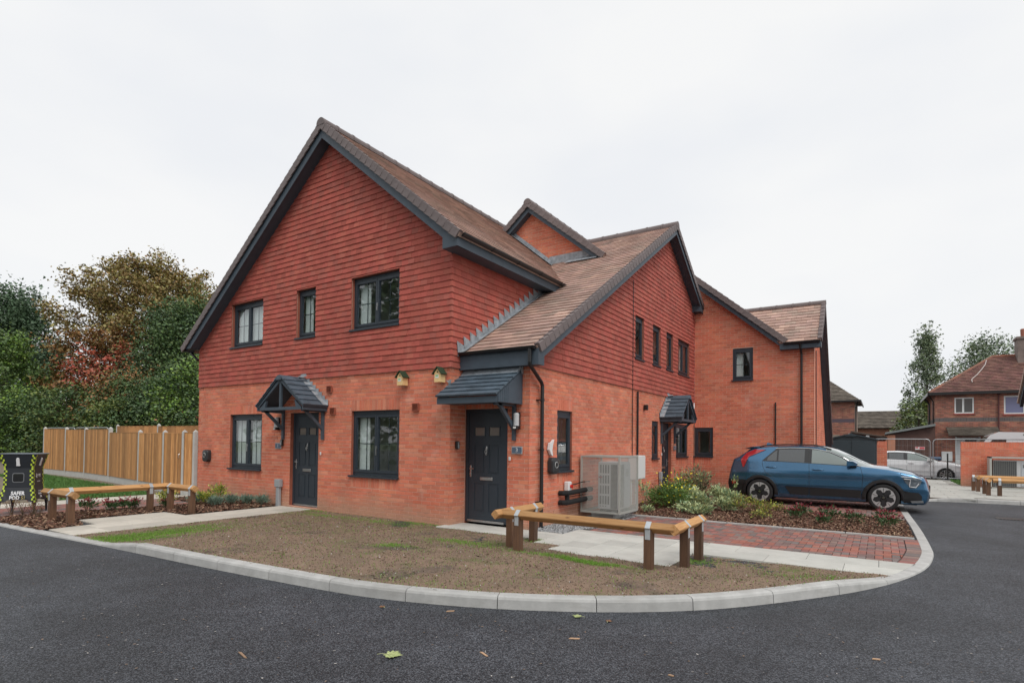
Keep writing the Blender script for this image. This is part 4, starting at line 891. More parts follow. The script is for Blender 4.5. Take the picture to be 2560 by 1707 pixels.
bp=empty('block_paving',(4.5,2.2,-.03)); bp['kind']='structure'; BP=Pieces('paving_block','paving_blocks',[BLOCK])
POLR=[(2.12,1.06),(6.72,1.06),(6.84,1.9),(6.84,3.40),(2.12,3.40),(2.02,3.1),(2.1,1.8)]
KX=[(p[1],p[0]) for p in INN if p[0]>6.4 and -1<p[1]<9]; kx=lambda y:float(np.interp(y,[a for a,b in KX],[b for a,b in KX]))
blocks(BP,2.0,7.2,1.04,3.5,conv=[(2.32,1.045),(kx(1.045)-.215,1.045),(kx(1.5)-.215,1.5),(kx(2.2)-.215,2.2),(kx(3.4)-.215,3.418),(2.32,3.418)])
for k in range(23): # header course along the kerb
    y=1.096+k*.1015; x=kx(y)-.108; BP.add('h',T(x,y,-.032)@RZ(0),lambda mb,M,r:mb.bbox((-.097,-.047,-.04),(.097,.047,0),.004,0,r,M))
BP.flush(bp,T(-4.5,-2.2,.03))
g=MB(); 
for k in range(5): g.bbox((2.12+k*.985,3.425,-.09),(2.12+k*.985+.975,3.475,-.005),.006)
eb=tag(g.build('edging_strip',[CONC]),kind='structure')
bp=empty('block_paving',(4.5,9,-.03)); bp['kind']='structure'; BP=Pieces('paving_block','paving_blocks',[BLOCK])
POLD=[(2.35,7.5),(4.4,7.0),(5.0,6.85),(6.3,6.6),(6.98,6.15),(6.95,10.75),(5.4,12.9),(5.1,12.9),(5.0,10.78),(2.35,10.78)]
blocks(BP,2.3,7.0,6.1,12.9,POLD); BP.flush(bp,T(-4.5,-9,.03))
bp=empty('block_paving',(-7.8,-3,-.03)); bp['kind']='structure'; BP=Pieces('paving_block','paving_blocks',[BLOCK])
blocks(BP,-9.0,-6.8,-5.0,-.9,[(-9.0,-4.78),(-7.3,-4.64),(-7.25,-3.2),(-6.95,-2.3),(-6.8,-.85),(-9.0,-.85)]); BP.flush(bp,T(7.8,3,.03))
g=MB(); g.box((1.46,7.50,-.09),(2.33,8.62,-.028)); tag(g.build('door_step',[SLABW]),kind='structure')
# gravel by the heat pump
gr=[(1.46,.43),(2.12,.43),(2.12,1.0),(2.28,1.3),(2.30,3.45),(1.95,3.6),(1.95,4.3),(1.46,4.3)]
sheet('gravel_base',gr,-.045,JOINT,th=.05)
C=scatter(gr,9000); n=len(C); k=rs.uniform(.005,.011,n)[:,None]; A=rdir(n,.5)*k; B=np.cross(A,rdir(n,.6)+[0,0,1]); B=B/np.linalg.norm(B,axis=1)[:,None]*k*.8; C[:,2]+=-.04+rs.uniform(0,.018,n)
quads('gravel',C,A,B,[mat('grey gravel',(.40,.41,.42),.85,var=.4)])
# ---- ground further off
sheet('dry_soil',[(-60,-9.5),(-14,-5.2),(-10.0,-4.8),(-9.92,-.3),(-8.8,-.1),(-8.8,11),(-60,11)],-.045,LSOIL)
lawnL=[(-22.5,.6),(-14.3,.0),(-9.95,-.5),(-9.95,-2.6),(-12.0,-1.8),(-15,-1.5),(-22.3,-.6)]
sheet('grass_ground',lawnL,-.036,GRASSM,th=.005)
P=scatter(lawnL,900); P[:,2]=-.036; blades('lawn_grass',P,.09,GB2,.006)
PAVF=mat('far paving',(.42,.42,.39),.85,noise=.12,nscale=1.2,bump=.001)
pv=[p for p in INN if p[0]>7.35 and p[1]>11.4]+[(14,18.9),(9.2,18.85),(8.3,23.2),(7.3,23.2),(5.4,18),(5.3,13),(7.2,12.2)]
sheet('pavement',[(7.35,11.78)]+[p for p in INN if p[0]>7.5 and p[1]>11.6]+[(14,18.9),(9.2,18.85),(8.9,23.1),(7.0,23.1),(6.9,18),(6.6,13)],.045,JOINT)
fp=empty('far_paving',(9,15,.05)); fp['kind']='structure'; SPF=Pieces('paving_slab','slabs',[PAVF])
PVP=[(7.5,12.2),(8.2,12.35),(9,12.5),(12,12.8),(12,18.8),(9.15,18.8),(8.85,23),(7.05,23),(6.95,18),(7.0,12.8)]
y=12.2; j=0
while y<23:
    x=6.4-(.3 if j%2 else 0)
    while x<12:
        if inpoly(x+.3,y+.3,PVP): SPF.add('f',T(x+.3,y+.3,.055+rnd.uniform(-.002,.002)),slab_geo(.592,.592))
        x+=.6
    y+=.6; j+=1
SPF.flush(fp,T(-9,-15,-.05))
sheet('grass_verge',[(9.1,18.9),(9.05,23),(14,23),(14,18.9)],.03,GRASSM); P=scatter([(9.15,19.2),(9.1,22.9),(11,22.9),(11,19.2)],500); P[:,2]=.03; blades('verge_grass',P,.10,GB2,.008)
# drain grate and stray things on the road
q=MB(); q.box((8.7,8.0,-.054),(9.25,8.45,-.049)); 
for k in range(9): q.box((8.73+k*.058,8.03,-.049),(8.76+k*.058,8.42,-.043))
tag(q.build('drain_grate',[BLK]),'dark iron drain grate set in the road beyond the kerb corner','drain')
LEAFM=mat('sycamore leaf',(.33,.42,.15),.6,noise=.2,nscale=60,col2=(.42,.45,.22)); LEAFV=mat('leaf vein',(.50,.53,.28),.6); CHIPM=mat('dry wood chip',(.42,.27,.17),.8,var=.4)
def leaf(x,y,size,rz,label,m=LEAFM,group=None):
    half=[(0,0),(.10,-.10),(.34,-.14),(.30,.02),(.52,.12),(.40,.22),(.62,.42),(.44,.42),(.46,.62),(.24,.52),(.22,.74),(.12,.66),(0,1.0)]
    pts=half+[(-a,b) for a,b in half[-2:0:-1]]; q=MB(); k=.5
    for i in range(len(pts)):
        a,b=pts[i],pts[(i+1)%len(pts)]; c=(0,.35)
        z=lambda p:.006+.10*size*abs(p[0])**1.2+.10*size*abs(p[1]-.35)+.02*size*math.sin(9*p[0]+7*p[1])
        q.face([(a[0]*size,a[1]*size,z(a)),(b[0]*size,b[1]*size,z(b)),(c[0]*size,c[1]*size,z(c))][::-1])
    o=q.build('fallen_leaf',[m]); o.location=(x,y,-.054); o.rotation_euler=(0,0,rz); tag(o,label,'leaf',group)
    v=MB(); 
    for ex_,ey in ((0,.9),(.5,.4),(-.5,.4),(.28,-.08),(-.28,-.08)): v.tube([(0,.0,.012),(ex_*size*.8,ey*size,.010+.1*size*abs(ex_)+.05*size*abs(ey-.35)+.004)],[.0022,.0008],4)
    v.build('vein',[m if m is not LEAFM else LEAFV],o)
    v=MB(); v.tube([(0,0,.008),(.03*size,-.35*size,.012),(.1*size,-.6*size,.006)],.0016,5); v.build('stalk',[LEAFV],o)
leaf(3.60,-5.02,.125,R(-70),'large pale green lobed leaf lying on the dark road')
leaf(4.34,-3.42,.075,R(100),'small green leaf beside the curved kerb')
BRNL=mat('brown leaf',(.24,.12,.06),.7,var=.3)
for i,(x,y,l) in enumerate([(4.6,-3.40,'curled brown leaf on the road near the kerb'),(2.72,-4.22,'dark brown leaf at the foot of the kerb, left of centre')]): leaf(x,y,.05,i*1.3,l,BRNL)
for i,(x,y,s_,l) in enumerate([(4.55,-3.94,.045,'pale straight wood chip on the road below the kerb'),(4.16,-4.61,.05,'orange bark chip right of the big green leaf'),(2.76,-5.61,.075,'long tan splinter on the road, left of the big green leaf'),(6.54,-3.06,.03,'small brown chip on the road at right'),(3.30,-3.95,.04,'tan bark sliver beside the middle kerb stones'),(5.4,-4.2,.02,'tiny reddish bark chip, rightmost near the bottom edge')]):
    q=MB(); q.prism([(-s_,-.006,0),(s_*.7,-.009,.002),(s_,.001,.004),(-s_*.6,.008,.002)],(0,0,.006)); o=q.build('wood_chip',[CHIPM]); o.location=(x,y,-.054); o.rotation_euler=(0,.05,[.6,-.35,-.2,.4,.9,0][i]); tag(o,l,'wood chip')
C=scatter([(-3,-8),(9,-8),(9,-1),(6.7,-2),(4.5,-3.6),(2,-4.4),(-3,-4.6)],22); n=len(C); k=rs.uniform(.002,.006,n)[:,None]; A=rdir(n,.1)*k*1.6; B=np.cross(A,[0,0,1.]); B=B/np.linalg.norm(B,axis=1)[:,None]*k; C[:,2]=-.049
quads('road_grit',C,A,B,[CLOD,PEB],fold=(rs.rand(n)>.5).astype(int))
# ---------------- timber knee rails ----------------
def wood(name,base,dark,knots=True,axis='X',rough=.75):
    m=bpy.data.materials.new(name); m.use_nodes=True; t=m.node_tree; b=t.nodes['Principled BSDF']; l=t.links.new
    def n(k,**kw):
        x=t.nodes.new(k)
        for a,c in kw.items(): setattr(x,a,c)
        return x
    tc=n('ShaderNodeTexCoord'); oi=n('ShaderNodeObjectInfo'); ad=n('ShaderNodeVectorMath',operation='ADD'); l(tc.outputs['Object'],ad.inputs[0]); l(oi.outputs['Random'],ad.inputs[1])
    mp=n('ShaderNodeMapping'); mp.inputs['Scale'].default_value={'X':(1.5,22,22),'Z':(22,22,1.5)}[axis]; l(ad.outputs[0],mp.inputs[0])
    nz=n('ShaderNodeTexNoise'); nz.inputs['Scale'].default_value=2.2; nz.inputs['Detail'].default_value=5; nz.inputs['Distortion'].default_value=.6; l(mp.outputs[0],nz.inputs['Vector'])
    r=n('ShaderNodeValToRGB'); r.color_ramp.elements[0].position=.32; r.color_ramp.elements[1].position=.68; r.color_ramp.elements[0].color=(*dark,1); r.color_ramp.elements[1].color=(*base,1); l(nz.outputs['Fac'],r.inputs['Fac']); cur=r.outputs[0]
    if knots:
        v=n('ShaderNodeTexVoronoi'); v.inputs['Scale'].default_value=3.3; m2=n('ShaderNodeMapping'); m2.inputs['Scale'].default_value=(1,2.2,2.2) if axis=='X' else (2.2,2.2,1); l(ad.outputs[0],m2.inputs[0]); l(m2.outputs[0],v.inputs['Vector'])
        k=n('ShaderNodeMapRange'); k.inputs['From Min'].default_value=.05; k.inputs['From Max'].default_value=.14; k.inputs['To Min'].default_value=.8; k.inputs['To Max'].default_value=0; l(v.outputs['Distance'],k.inputs['Value'])
        mx=n('ShaderNodeMixRGB'); l(k.outputs[0],mx.inputs['Fac']); l(cur,mx.inputs['Color1']); mx.inputs['Color2'].default_value=(.16,.06,.03,1); cur=mx.outputs[0]
    hs=n('ShaderNodeHueSaturation'); mr=n('ShaderNodeMapRange'); mr.inputs['To Min'].default_value=.62; mr.inputs['To Max'].default_value=1.22; l(oi.outputs['Random'],mr.inputs['Value']); l(mr.outputs[0],hs.inputs['Value']); l(cur,hs.inputs['Color']); l(hs.outputs[0],b.inputs['Base Color'])
    bp=n('ShaderNodeBump'); bp.inputs['Distance'].default_value=.002; l(nz.outputs['Fac'],bp.inputs['Height']); l(bp.outputs[0],b.inputs['Normal']); b.inputs['Roughness'].default_value=rough; return m
PINE=wood('sawn pine',(.62,.36,.155),(.46,.225,.08)); POSTW=wood('treated post',(.165,.085,.045),(.10,.052,.03),False,'Z'); GALV=mat('galvanised strap',(.50,.54,.57),.5,metal=.45,noise=.08,nscale=30)
def knee_rail(name,posts,beams,label,z=-.02,ztop=.545,group='timber knee rails round the plot',flat=False):
    px=sum(p[0] for p in posts)/len(posts); py=sum(p[1] for p in posts)/len(posts)
    e=empty(name,(px,py,0),0,label,'knee rail',group); zc=ztop-.0707
    for i,(a,b) in enumerate(beams):
        A,B=Vector((a[0]-px,a[1]-py,zc)),Vector((b[0]-px,b[1]-py,zc)); d=(B-A); q=MB(); h=.0707; c=.006
        sec=[(0,h-c),(c,h-c),(h-c,c),(h-c,-c),(c,-h+c),(-c,-h+c),(-h+c,-c),(-h+c,c),(-c,h-c)][1:]
        q.prism([(0,s,t) for s,t in sec],(d.length,0,0)); o=q.build('beam',[PINE],e); o.matrix_local=T(*A)@RZ(math.atan2(d.y,d.x))
    for (x,y,ang) in posts:
        q=MB(); g=z-.1
        q.prism([(-.05,-.05,g),(.05,-.05,g),(.05,-.05,zc-.022),(0.0,-.05,zc-.07),(-.05,-.05,zc-.022)],(0,.10,0)); 
        o=q.build('post',[POSTW],e); o.matrix_local=T(x-px,y-py,0)@RZ(ang)
        s=MB(); h=.0735
        for sg in (-1,1):
            s.prism([(0,-.032,zc+h),(sg*h,-.032,zc),(sg*(h-.004),-.032,zc-.001),(0,-.032,zc+h-.004)],(0,.064,0)); s.prism([(sg*h,-.032,zc+.001),(sg*.054,-.032,zc-.022),(sg*.054,-.032,zc-.14),(sg*.0502,-.032,zc-.14),(sg*.0502,-.032,zc-.022),(sg*(h-.004),-.032,zc)],(0,.064,0))
        o=s.build('strap',[GALV],e); o.matrix_local=T(x-px,y-py,0)@RZ(ang)
    return e
P2=math.pi/2
knee_rail('knee_rail',[(2.34,-1.31,P2),(4.22,-1.31,P2),(2.05,-1.06,0),(2.05,-.42,0),(4.54,-.92,0),(4.54,-.28,0)],[((2.05,-1.31),(4.54,-1.31)),((2.05,-1.47),(2.05,-.20)),((4.54,-1.36),(4.54,-.13))],'U-shaped timber knee rail in front of door 3, nearest the camera')
knee_rail('knee_rail',[(-6.06,-3.95,P2),(-5.24,-3.95,P2),(-6.15,-3.65,0),(-6.15,-2.27,0),(-5.98,-1.95,P2),(-5.12,-1.95,P2)],[((-6.45,-3.95),(-5.04,-3.95)),((-6.15,-3.95),(-6.15,-1.95)),((-6.2,-1.95),(-4.98,-1.95))],'U-shaped timber knee rail at left beside the black camera pod')
knee_rail('knee_rail',[(9.17,16.2,P2),(9.25,15.85,0),(10.9,16.25,P2),(9.28,14.75,0),(9.30,14.15,0),(9.55,14.1,P2),(11.2,14.1,P2)],[((9.17,16.2),(12,16.25)),((9.25,16.2),(9.25,15.7)),((9.3,14.95),(9.3,14.0)),((9.4,14.1),(12,14.1))],'timber knee rail with two long beams beside the red brick screen wall',z=.04,ztop=.58)
# ---------------- camera pod ----------------
def text(s,size,m,parent,M,name='lettering',bold=0,ext=.001,align='CENTER',spacing=1.0,shear=0):
    c=bpy.data.curves.new(name,'FONT'); c.body=s; c.size=size; c.extrude=ext; c.offset=bold; c.align_x=align; c.align_y='CENTER'; c.space_character=spacing; c.shear=shear; c.materials.append(m); c.resolution_u=3
    t=bpy.data.objects.new(name,c); me=bpy.data.meshes.new_from_object(t); bpy.data.objects.remove(t); me.name=name
    o=bpy.data.objects.new(name,me); COL.objects.link(o); o.parent=parent; o.matrix_local=M; return o
PODM=mat('pod shell',(.020,.024,.031),.5,bump=.0008,bscale=150); HIV=mat('hi-vis sticker',(.52,.66,.06),.5); WHT=mat('white print',(.75,.76,.78),.6); GOLD=mat('gold print',(.42,.34,.12),.5); LENS=mat('dark lens',(.004,.004,.005),.06,coat=1)
n1=Vector((.806,-.591,0)); n2=Vector((.591,.806,0)); pc=Vector((-7.44,-3.81,0))-(n1+n2)*.275
pod=empty('camera_pod',(pc.x,pc.y,-.03),math.atan2(n1.y,n1.x)+P2,'black security camera pod with yellow-green chequered corners at the left edge','security pod')
pod.scale=(.76,.76,1)
tiers=[(.40,.22,.315,.52),(.315,.52,.305,.90),(.305,.90,.385,1.165)]
q=MB()
def frust(q,a,z0,b,z1):
    vs=[(-a,-a,z0),(a,-a,z0),(a,a,z0),(-a,a,z0),(-b,-b,z1),(b,-b,z1),(b,b,z1),(-b,b,z1)]; q.poly(vs,[(0,3,2,1),(4,5,6,7),(0,1,5,4),(1,2,6,5),(2,3,7,6),(3,0,4,7)])
for i,(a,z0,b,z1) in enumerate(tiers): 
    if i==0: 
        for s in range(4): # skirt with a shallow arch
            M=RZ(s*P2); pts=[(-a,-a,z0),(-a*.62,-a*.985,z0+.02),(-a*.5,-a*.93,z0+.055),(a*.5,-a*.93,z0+.055),(a*.62,-a*.985,z0+.02),(a,-a,z0),(b,-b,z1),(-b,-b,z1)]
            q.prism([M@Vector(p) for p in pts],M@Vector((0,.03,0)))
    else: frust(q,a,z0+.004,b,z1)
body=q.build('shell',[PODM],pod)
q=MB(); q.bbox((-.405,-.405,1.165),(.405,.405,1.19),.01); q.build('lid',[mat('pod lid',(.10,.12,.15),.35,spec=.6)],pod)
for sx in (-1,1):
    for sy in (-1,1): q=MB(); q.prism([(sx*.40,sy*.40,.24),(sx*.32,sy*.40,.27),(sx*.36,sy*.38,.0),(sx*.385,sy*.38,.0)],(0,-sy*.03,0)); q.prism([(sx*.40,sy*.40,.24),(sx*.40,sy*.32,.27),(sx*.38,sy*.36,0),(sx*.38,sy*.385,0)],(-sx*.03,0,0)); q.build('leg',[PODM],pod)
def pf(i,s): # face frame of tier i, side s
    a,z0,b,z1=tiers[i]; R_=RZ(s*P2); h=math.hypot(z1-z0,a-b); v=Vector((0,(a-b),(z1-z0))).normalized(); u=Vector((1,0,0)); n=u.cross(v); M=R_@frame((0,-a,z0),u,v,n); return M,h,a,b
for s in (0,1):
    for i in range(3):
        M,h,a,b=pf(i,s); 
        nrow=max(3,round(h/.043)); sz=h/nrow
        for sd in (-1,1):
            q=MB()
            for k in range(nrow):
                y=(k+.5)*sz; w=a+(b-a)*(y/h)
                x=sd*(w-(.020 if (k%2)==0 else .056)); 
                if i==0: y2=min(y+.0,h-.02)
                q.box((x-.017,y-sz*.45,.003),(x+.017,y+sz*.45,.006))
            q.build('chequer_sticker',[HIV],pod,kind='stuff').matrix_local=M
M,h,a,b=pf(0,0); text('SAFER',.100,WHT,pod,M@T(0.01,.190,.004),bold=.0045,spacing=1.06); text('POD',.100,WHT,pod,M@T(-.05,.100,.004),bold=.0045,spacing=1.06); text('S1',.095,GOLD,pod,M@T(.135,.100,.004),bold=.001)
M,h,a,b=pf(0,1); text('CALL US ON',.030,WHT,pod,M@T(.0,.22,.004)); text('0330 007',.055,WHT,pod,M@T(.0,.165,.004),bold=.001); text('5300',.055,WHT,pod,M@T(.0,.105,.004),bold=.001)
M,h,a,b=pf(1,1); text('VPS',.085,WHT,pod,M@T(.05,.22,.004),bold=.002); text('vpsgroup.com',.032,WHT,pod,M@T(.0,.11,.004))
q=MB()
for k in range(4): t=k*P2+.4; q.tube([(-.11+.03*math.cos(t),.22+.03*math.sin(t),.002),(-.11+.03*math.cos(t),.22+.03*math.sin(t),.005)],.02,8)
q.build('emblem',[WHT],pod).matrix_local=M
M,h,a,b=pf(1,0); q=MB()
def rr(w,h_,r,n=4):
    o=[]
    for cx,cy,s in ((w-r,h_-r,0),(-w+r,h_-r,1),(-w+r,-h_+r,2),(w-r,-h_+r,3)):
        for k in range(n+1): t=(s+k/n)*P2; o.append((cx+r*math.cos(t),cy+r*math.sin(t)))
    return o
q.prism([(x,y+.19,0.002) for x,y in rr(.125,.095,.04)],(0,0,.010)); q.build('window_surround',[mat('grey trim',(.16,.17,.18),.4)],pod).matrix_local=M
q=MB(); q.prism([(x,y+.19,0.0125) for x,y in rr(.108,.078,.03)],(0,0,.002)); q.build('camera_window',[LENS],pod).matrix_local=M
for s in (0,1):
    M,h,a,b=pf(2,s); q=MB(); q.prism([(-.042+0,.05,.004),(.042,.05,.004),(.042,.06,.004),(.034,.075,.004),(.034,.19,.004),(.02,.212,.004),(-.02,.212,.004),(-.034,.19,.004),(-.034,.075,.004),(-.042,.06,.004)],(0,0,.02)); q.tube([(0,.19,.024),(0,.19,.028)],.010,8); q.build('sensor',[WHT],pod).matrix_local=M
# ---------------- close boarded fence ----------------
FB_=wood('fence board',(.62,.33,.13),(.42,.19,.065),False,'Z'); CPOST=mat('concrete post',(.50,.50,.48),.85,noise=.08,nscale=5,bump=.001)
def fence_run(pts,hts,label,rz0=-.04,nb=17,gate=(),nogravel=()):
    e=empty('fence',(pts[0][0],pts[0][1],0),0,label,'fence'); ox,oy=pts[0]
    pm={}
    for i,(x,y) in enumerate(pts):
        h=hts[i]; q=MB(); q.box((-.05,-.05,-.15),(.05,.05,h-.03)); q.poly([(-.05,-.05,h-.03),(.05,-.05,h-.03),(.05,.05,h-.03),(-.05,.05,h-.03),(0,0,h+.03)],[(0,1,4),(1,2,4),(2,3,4),(3,0,4)]); o=q.build('post',[CPOST],e); o.location=(x-ox,y-oy,0)
    for i in range(len(pts)-1):
        (x0,y0),(x1,y1)=pts[i],pts[i+1]; L_=math.dist(pts[i],pts[i+1]); a=math.atan2(y1-y0,x1-x0); M=T(x0-ox,y0-oy,0)@RZ(a); h=min(hts[i],hts[i+1])-.07
        g=i in gate; zb=.0 if g else .17
        if not g: q=MB(); q.bbox((.05,-.025,-.12),(L_-.05,.025,.165),.006); q.build('gravel_board',[CPOST],e).matrix_local=M
        else: 
            q=MB(); q.tube([(L_*.86,-.045,.95),(L_*.86,-.075,.97),(L_*.86,-.075,1.05),(L_*.86,-.045,1.07)],.007,6); q.build('gate_handle',[STEEL],e).matrix_local=M
        n=nb if L_>1.0 else max(5,int(nb*.5)); w=(L_-.1)/n
        q=MB(); q.prism([(0,-.028,0),(w*.80,-.012,0),(w*1.12,.004,0),(w*1.12,.010,0),(0,.010,0)],(0,0,h-zb)); me=q.mesh('board',[FB_])
        for k in range(n): inst('board',me,e,M@T(.05+k*w,-.02,zb+.0)@RZ(0)@Matrix.Scale(1,4))
        q=MB(); q.box((.05,-.045,h),(L_-.05,.03,h+.02)); q.build('capping_rail',[FB_],e).matrix_local=M
    return e
FP=[(-22.8,1.03),(-20.5,1.02),(-18.6,1.0),(-15.8,.72),(-12.75,.35),(-10.55,.05),(-9.25,-.06),(-8.80,.0)]
fence_run(FP,[1.89,1.87,1.84,1.84,1.72,1.70,1.70,1.70],'brown close boarded fence with pale concrete posts left of the house',gate=(5,))
fence_run([(-21.5,3.2),(-17.6,3.1),(-13.6,2.9),(-10,2.8)],[2.05,2.05,2.02,2.0],'taller brown fence seen only above the front fence',nb=10)
# ---------------- wall mounted things ----------------
SHELL=mat('charger shell',(.028,.031,.034),.45)
def charger(loc,rz,label,cable=False):
    e=empty('ev_charger',loc,rz,label,'car charger','car chargers on the walls'); q=MB()
    for (k,z) in ((0,.0),(1,.05),(2,.10),(3,.12)):
        pass
    prof=[(1,.0),(1,.07),(.93,.10),(.6,.112)]; base=rr(.125,.155,.075,6); n=len(base); vs=[]
    for s_,y in prof: vs+=[(x*s_,-y,zz*s_) for x,zz in base]
    fs=[(i*n+j,(i+1)*n+j,(i+1)*n+(j+1)%n,i*n+(j+1)%n)[::-1] for i in range(3) for j in range(n)]+[tuple(range(3*n,4*n))]
    q.poly(vs,fs); q.build('shell',[SHELL],e,smooth=False)
    q=MB(); q.tube([(.055*math.cos(t),-.116,.055*math.sin(t)+.02) for t in [2*math.pi*k/20 for k in range(21)]],.006,6); q.build('light_ring',[mat('ring light',(.5,.52,.52),.4)],e)
    q=MB(); q.tube([(0,-.11,.02),(0,-.122,.02)],.045,16); q.build('socket',[BLK],e)
    if cable: pass
    return e
charger((-8.14,-.0,1.05),0,'black car charger with round ring beside the leftmost ground window')
charger((1.445,1.21,1.06),P2,'black car charger between the downpipe and narrow side window')
def birdbox(x,z,label):
    e=empty('bird_box',(x,-.01,z),0,label,'bird box','bird boxes under the hung tiles'); W_=mat('bare timber',(.80,.56,.27),.7,noise=.1,nscale=15,bump=.001)
    q=MB(); w=.075; d=.15
    q.prism([(-w,-d,0),(w,-d,0),(w,-d,.17),(0,-d,.255),(-w,-d,.17)],(0,d-.012,0)); q.build('box',[W_],e)
    for s in (-1,1):
        q=MB(); q.prism([(s*(w+.03),-d-.03,.140),(0,-d-.03,.268),(0,-d-.03,.285),(s*(w+.045),-d-.03,.15)],(0,d+.02,0)); q.build('roof',[mat('green felt',(.022,.045,.02),.9,bump=.001,bscale=300)],e)
    q=MB(); q.tube([(0,-d-.002,.185),(0,-d+.01,.185)],.016,12); q.build('entrance_hole',[BLK],e)
    q=MB(); q.box((-.05,-d-.003,.075),(.03,-d-.001,.135)); l=q.build('label',[WHT],e)
    q=MB(); q.box((-.04,-d-.004,.10),(-.015,-d-.003,.128)); q.box((-.01,-d-.004,.10),(.015,-d-.003,.128)); q.build('print',[mat('green print',(.12,.45,.10),.6)],e)
    q=MB(); q.tube([(0,-.03,.0),(0,-.01,-.02)],.008,6); q.build('hook',[STEEL],e)
birdbox(-1.12,2.555,'timber bird box with green roof, above the ground floor window'); birdbox(-.18,2.57,'timber bird box with green roof, nearest the house corner by door 3')
TERR=mat('terracotta vent',(.30,.085,.05),.7)
for i,(x,z,l) in enumerate([(-3.34,2.58,'upper terracotta wall vent right of the door 1 canopy'),(-3.22,2.11,'lower terracotta wall vent right of the door 1 canopy'),(-.83,2.135,'terracotta wall vent right of the wide ground window')]):
    e=empty('air_vent',(x,-.01,z),0,l,'wall vent','terracotta vents on the front wall'); q=MB(); q.box((-.08,-.035,-.075),(.08,0,-.06)); q.box((-.08,-.035,.06),(.08,0,.075)); q.box((-.08,-.035,-.06),(-.066,0,.06)); q.box((.066,-.035,-.06),(.08,0,.06)); q.box((-.066,-.004,-.06),(.066,0,.06)); q.build('frame',[TERR],e)
    for k in range(6): q=MB(); q.prism([(-.066,-.03,-.055+k*.02),(-.066,-.006,-.040+k*.02),(-.066,-.006,-.036+k*.02),(-.066,-.033,-.051+k*.02)],(.132,0,0)); q.build('louvre',[TERR],e)
def lamp(M,label):
    e=empty('wall_lamp',label=label,cat='wall lamp',group='wall lamps beside the doors'); e.matrix_world=M
    q=MB(); q.box((-.05,-.02,-.16),(.05,0,.14)); q.bbox((-.055,-.10,-.16),(.055,0,-.10),.008); q.build('bracket',[BLK],e)
    q=MB(); q.lathe([(.02,.13),(.045,.12),(.052,.10),(.052,-.10),(.048,-.10)][::-1],14,M=T(0,-.06,0)); q.build('lamp_shade',[mat('frosted lamp cover',(.50,.52,.54),.3,spec=.6)],e)
    q=MB(); q.box((-.03,-.115,-.15),(.02,-.10,-.115)); q.build('sensor',[WHITE],e)
lamp(T(-5.13,-.01,1.87),'black and clear wall lamp left of door 1'); lamp(T(1.20,.43,1.88),'black and clear wall lamp right of door 3'); lamp(frame((1.44,8.78,1.85),(0,1,0),(-1,0,0),(0,0,1)),'small wall lamp right of the far side door')
PLQ=mat('slate blue plaque',(.09,.13,.19),.3,spec=.6); ACR=mat('acrylic back',(.42,.45,.47),.25)
def plaque(M,num,label):
    e=empty('number_plaque',label=label,cat='house number',group='slate house number plaques'); e.matrix_world=M
    q=MB(); q.box((-.11,-.014,-.065),(.11,-.0,.065)); q.build('back_plate',[ACR],e); q=MB(); q.box((-.098,-.019,-.052),(.098,-.0145,.052)); q.build('plate',[PLQ],e)
    text(num,.10,WHT,e,T(0,-.020,0)@RX(P2),name='number',ext=.0008)
    for sx in (-1,1): q=MB(); q.tube([(sx*.104,-.014,0),(sx*.104,-.02,0)],.006,8); q.build('screw',[STEEL],e)
plaque(T(-5.12,-.01,1.345),'1','slate blue number 1 plaque left of the front door'); plaque(T(1.19,.43,1.35),'3','slate blue number 3 plaque right of the door'); plaque(frame((1.445,8.72,1.38),(0,1,0),(-1,0,0),(0,0,1)),'2','small dark number plaque right of the far side door')
def keysafe(M,label):
    e=empty('key_safe',label=label,cat='key safe',group='black key safes'); e.matrix_world=M; q=MB(); q.bbox((-.04,-.055,-.075),(.04,0,.075),.012); q.build('case',[BLK],e); q=MB(); q.bbox((-.018,-.066,-.06),(.03,-.055,.055),.005); q.build('cover',[mat('silver paint',(.38,.39,.40),.35,metal=.5)],e); q=MB(); q.tube([(.005,-.066,.025),(.005,-.072,.025)],.012,10); q.build('dial',[BLK],e)
keysafe(T(-4.96,-.01,1.42),'black key safe left of door 1 above the plaque'); keysafe(frame((-.0+.005,.18,1.425),(0,1,0),(-1,0,0),(0,0,1)),'black key safe on the return wall beside door 3')
def bell(M,label):
    e=empty('doorbell',label=label,cat='doorbell',group='white doorbells'); e.matrix_world=M; q=MB(); q.bbox((-.022,-.022,-.035),(.022,0,.035),.008); q.build('case',[WHITE],e); q=MB(); q.tube([(0,-.022,0),(0,-.026,0)],.010,10); q.build('button',[GREYP],e)
bell(T(-3.60,-.01,1.195),'white doorbell beside the pitched porch door'); bell(T(1.035,.43,1.195),'white doorbell under the slate plaque near the house corner'); bell(frame((1.445,7.50,1.2),(0,1,0),(-1,0,0),(0,0,1)),'white doorbell left of the far side door')
e=empty('meter_box',(-5.02,-.01,0),0,'grey cable entry box on its pipe below the left of door 1','meter box'); q=MB(); q.bbox((-.095,-.10,.40),(.095,0,.58),.01); q.build('box',[GREYP],e); q=MB(); q.bbox((-.05,-.085,-.1),(.055,-.012,.398),.008); q.build('pipe_cover',[GREYP],e)
e=empty('meter_box',(1.44,5.30,0),0,'white electric meter cabinet behind the heat pump cage','meter box'); q=MB(); q.bbox((0,-.27,.62),(.24,.27,1.20),.012); q.build('cabinet',[WHITE],e); q=MB(); q.bbox((.24,-.25,.64),(.25,.25,1.18),.004); q.build('door',[WHITE],e); q=MB(); q.tube([(.06,-.20,.62),(.06,-.20,-.05)],.022,8); q.tube([(.06,.12,.62),(.06,.12,-.05)],.022,8); q.build('pipe',[WHITE],e)
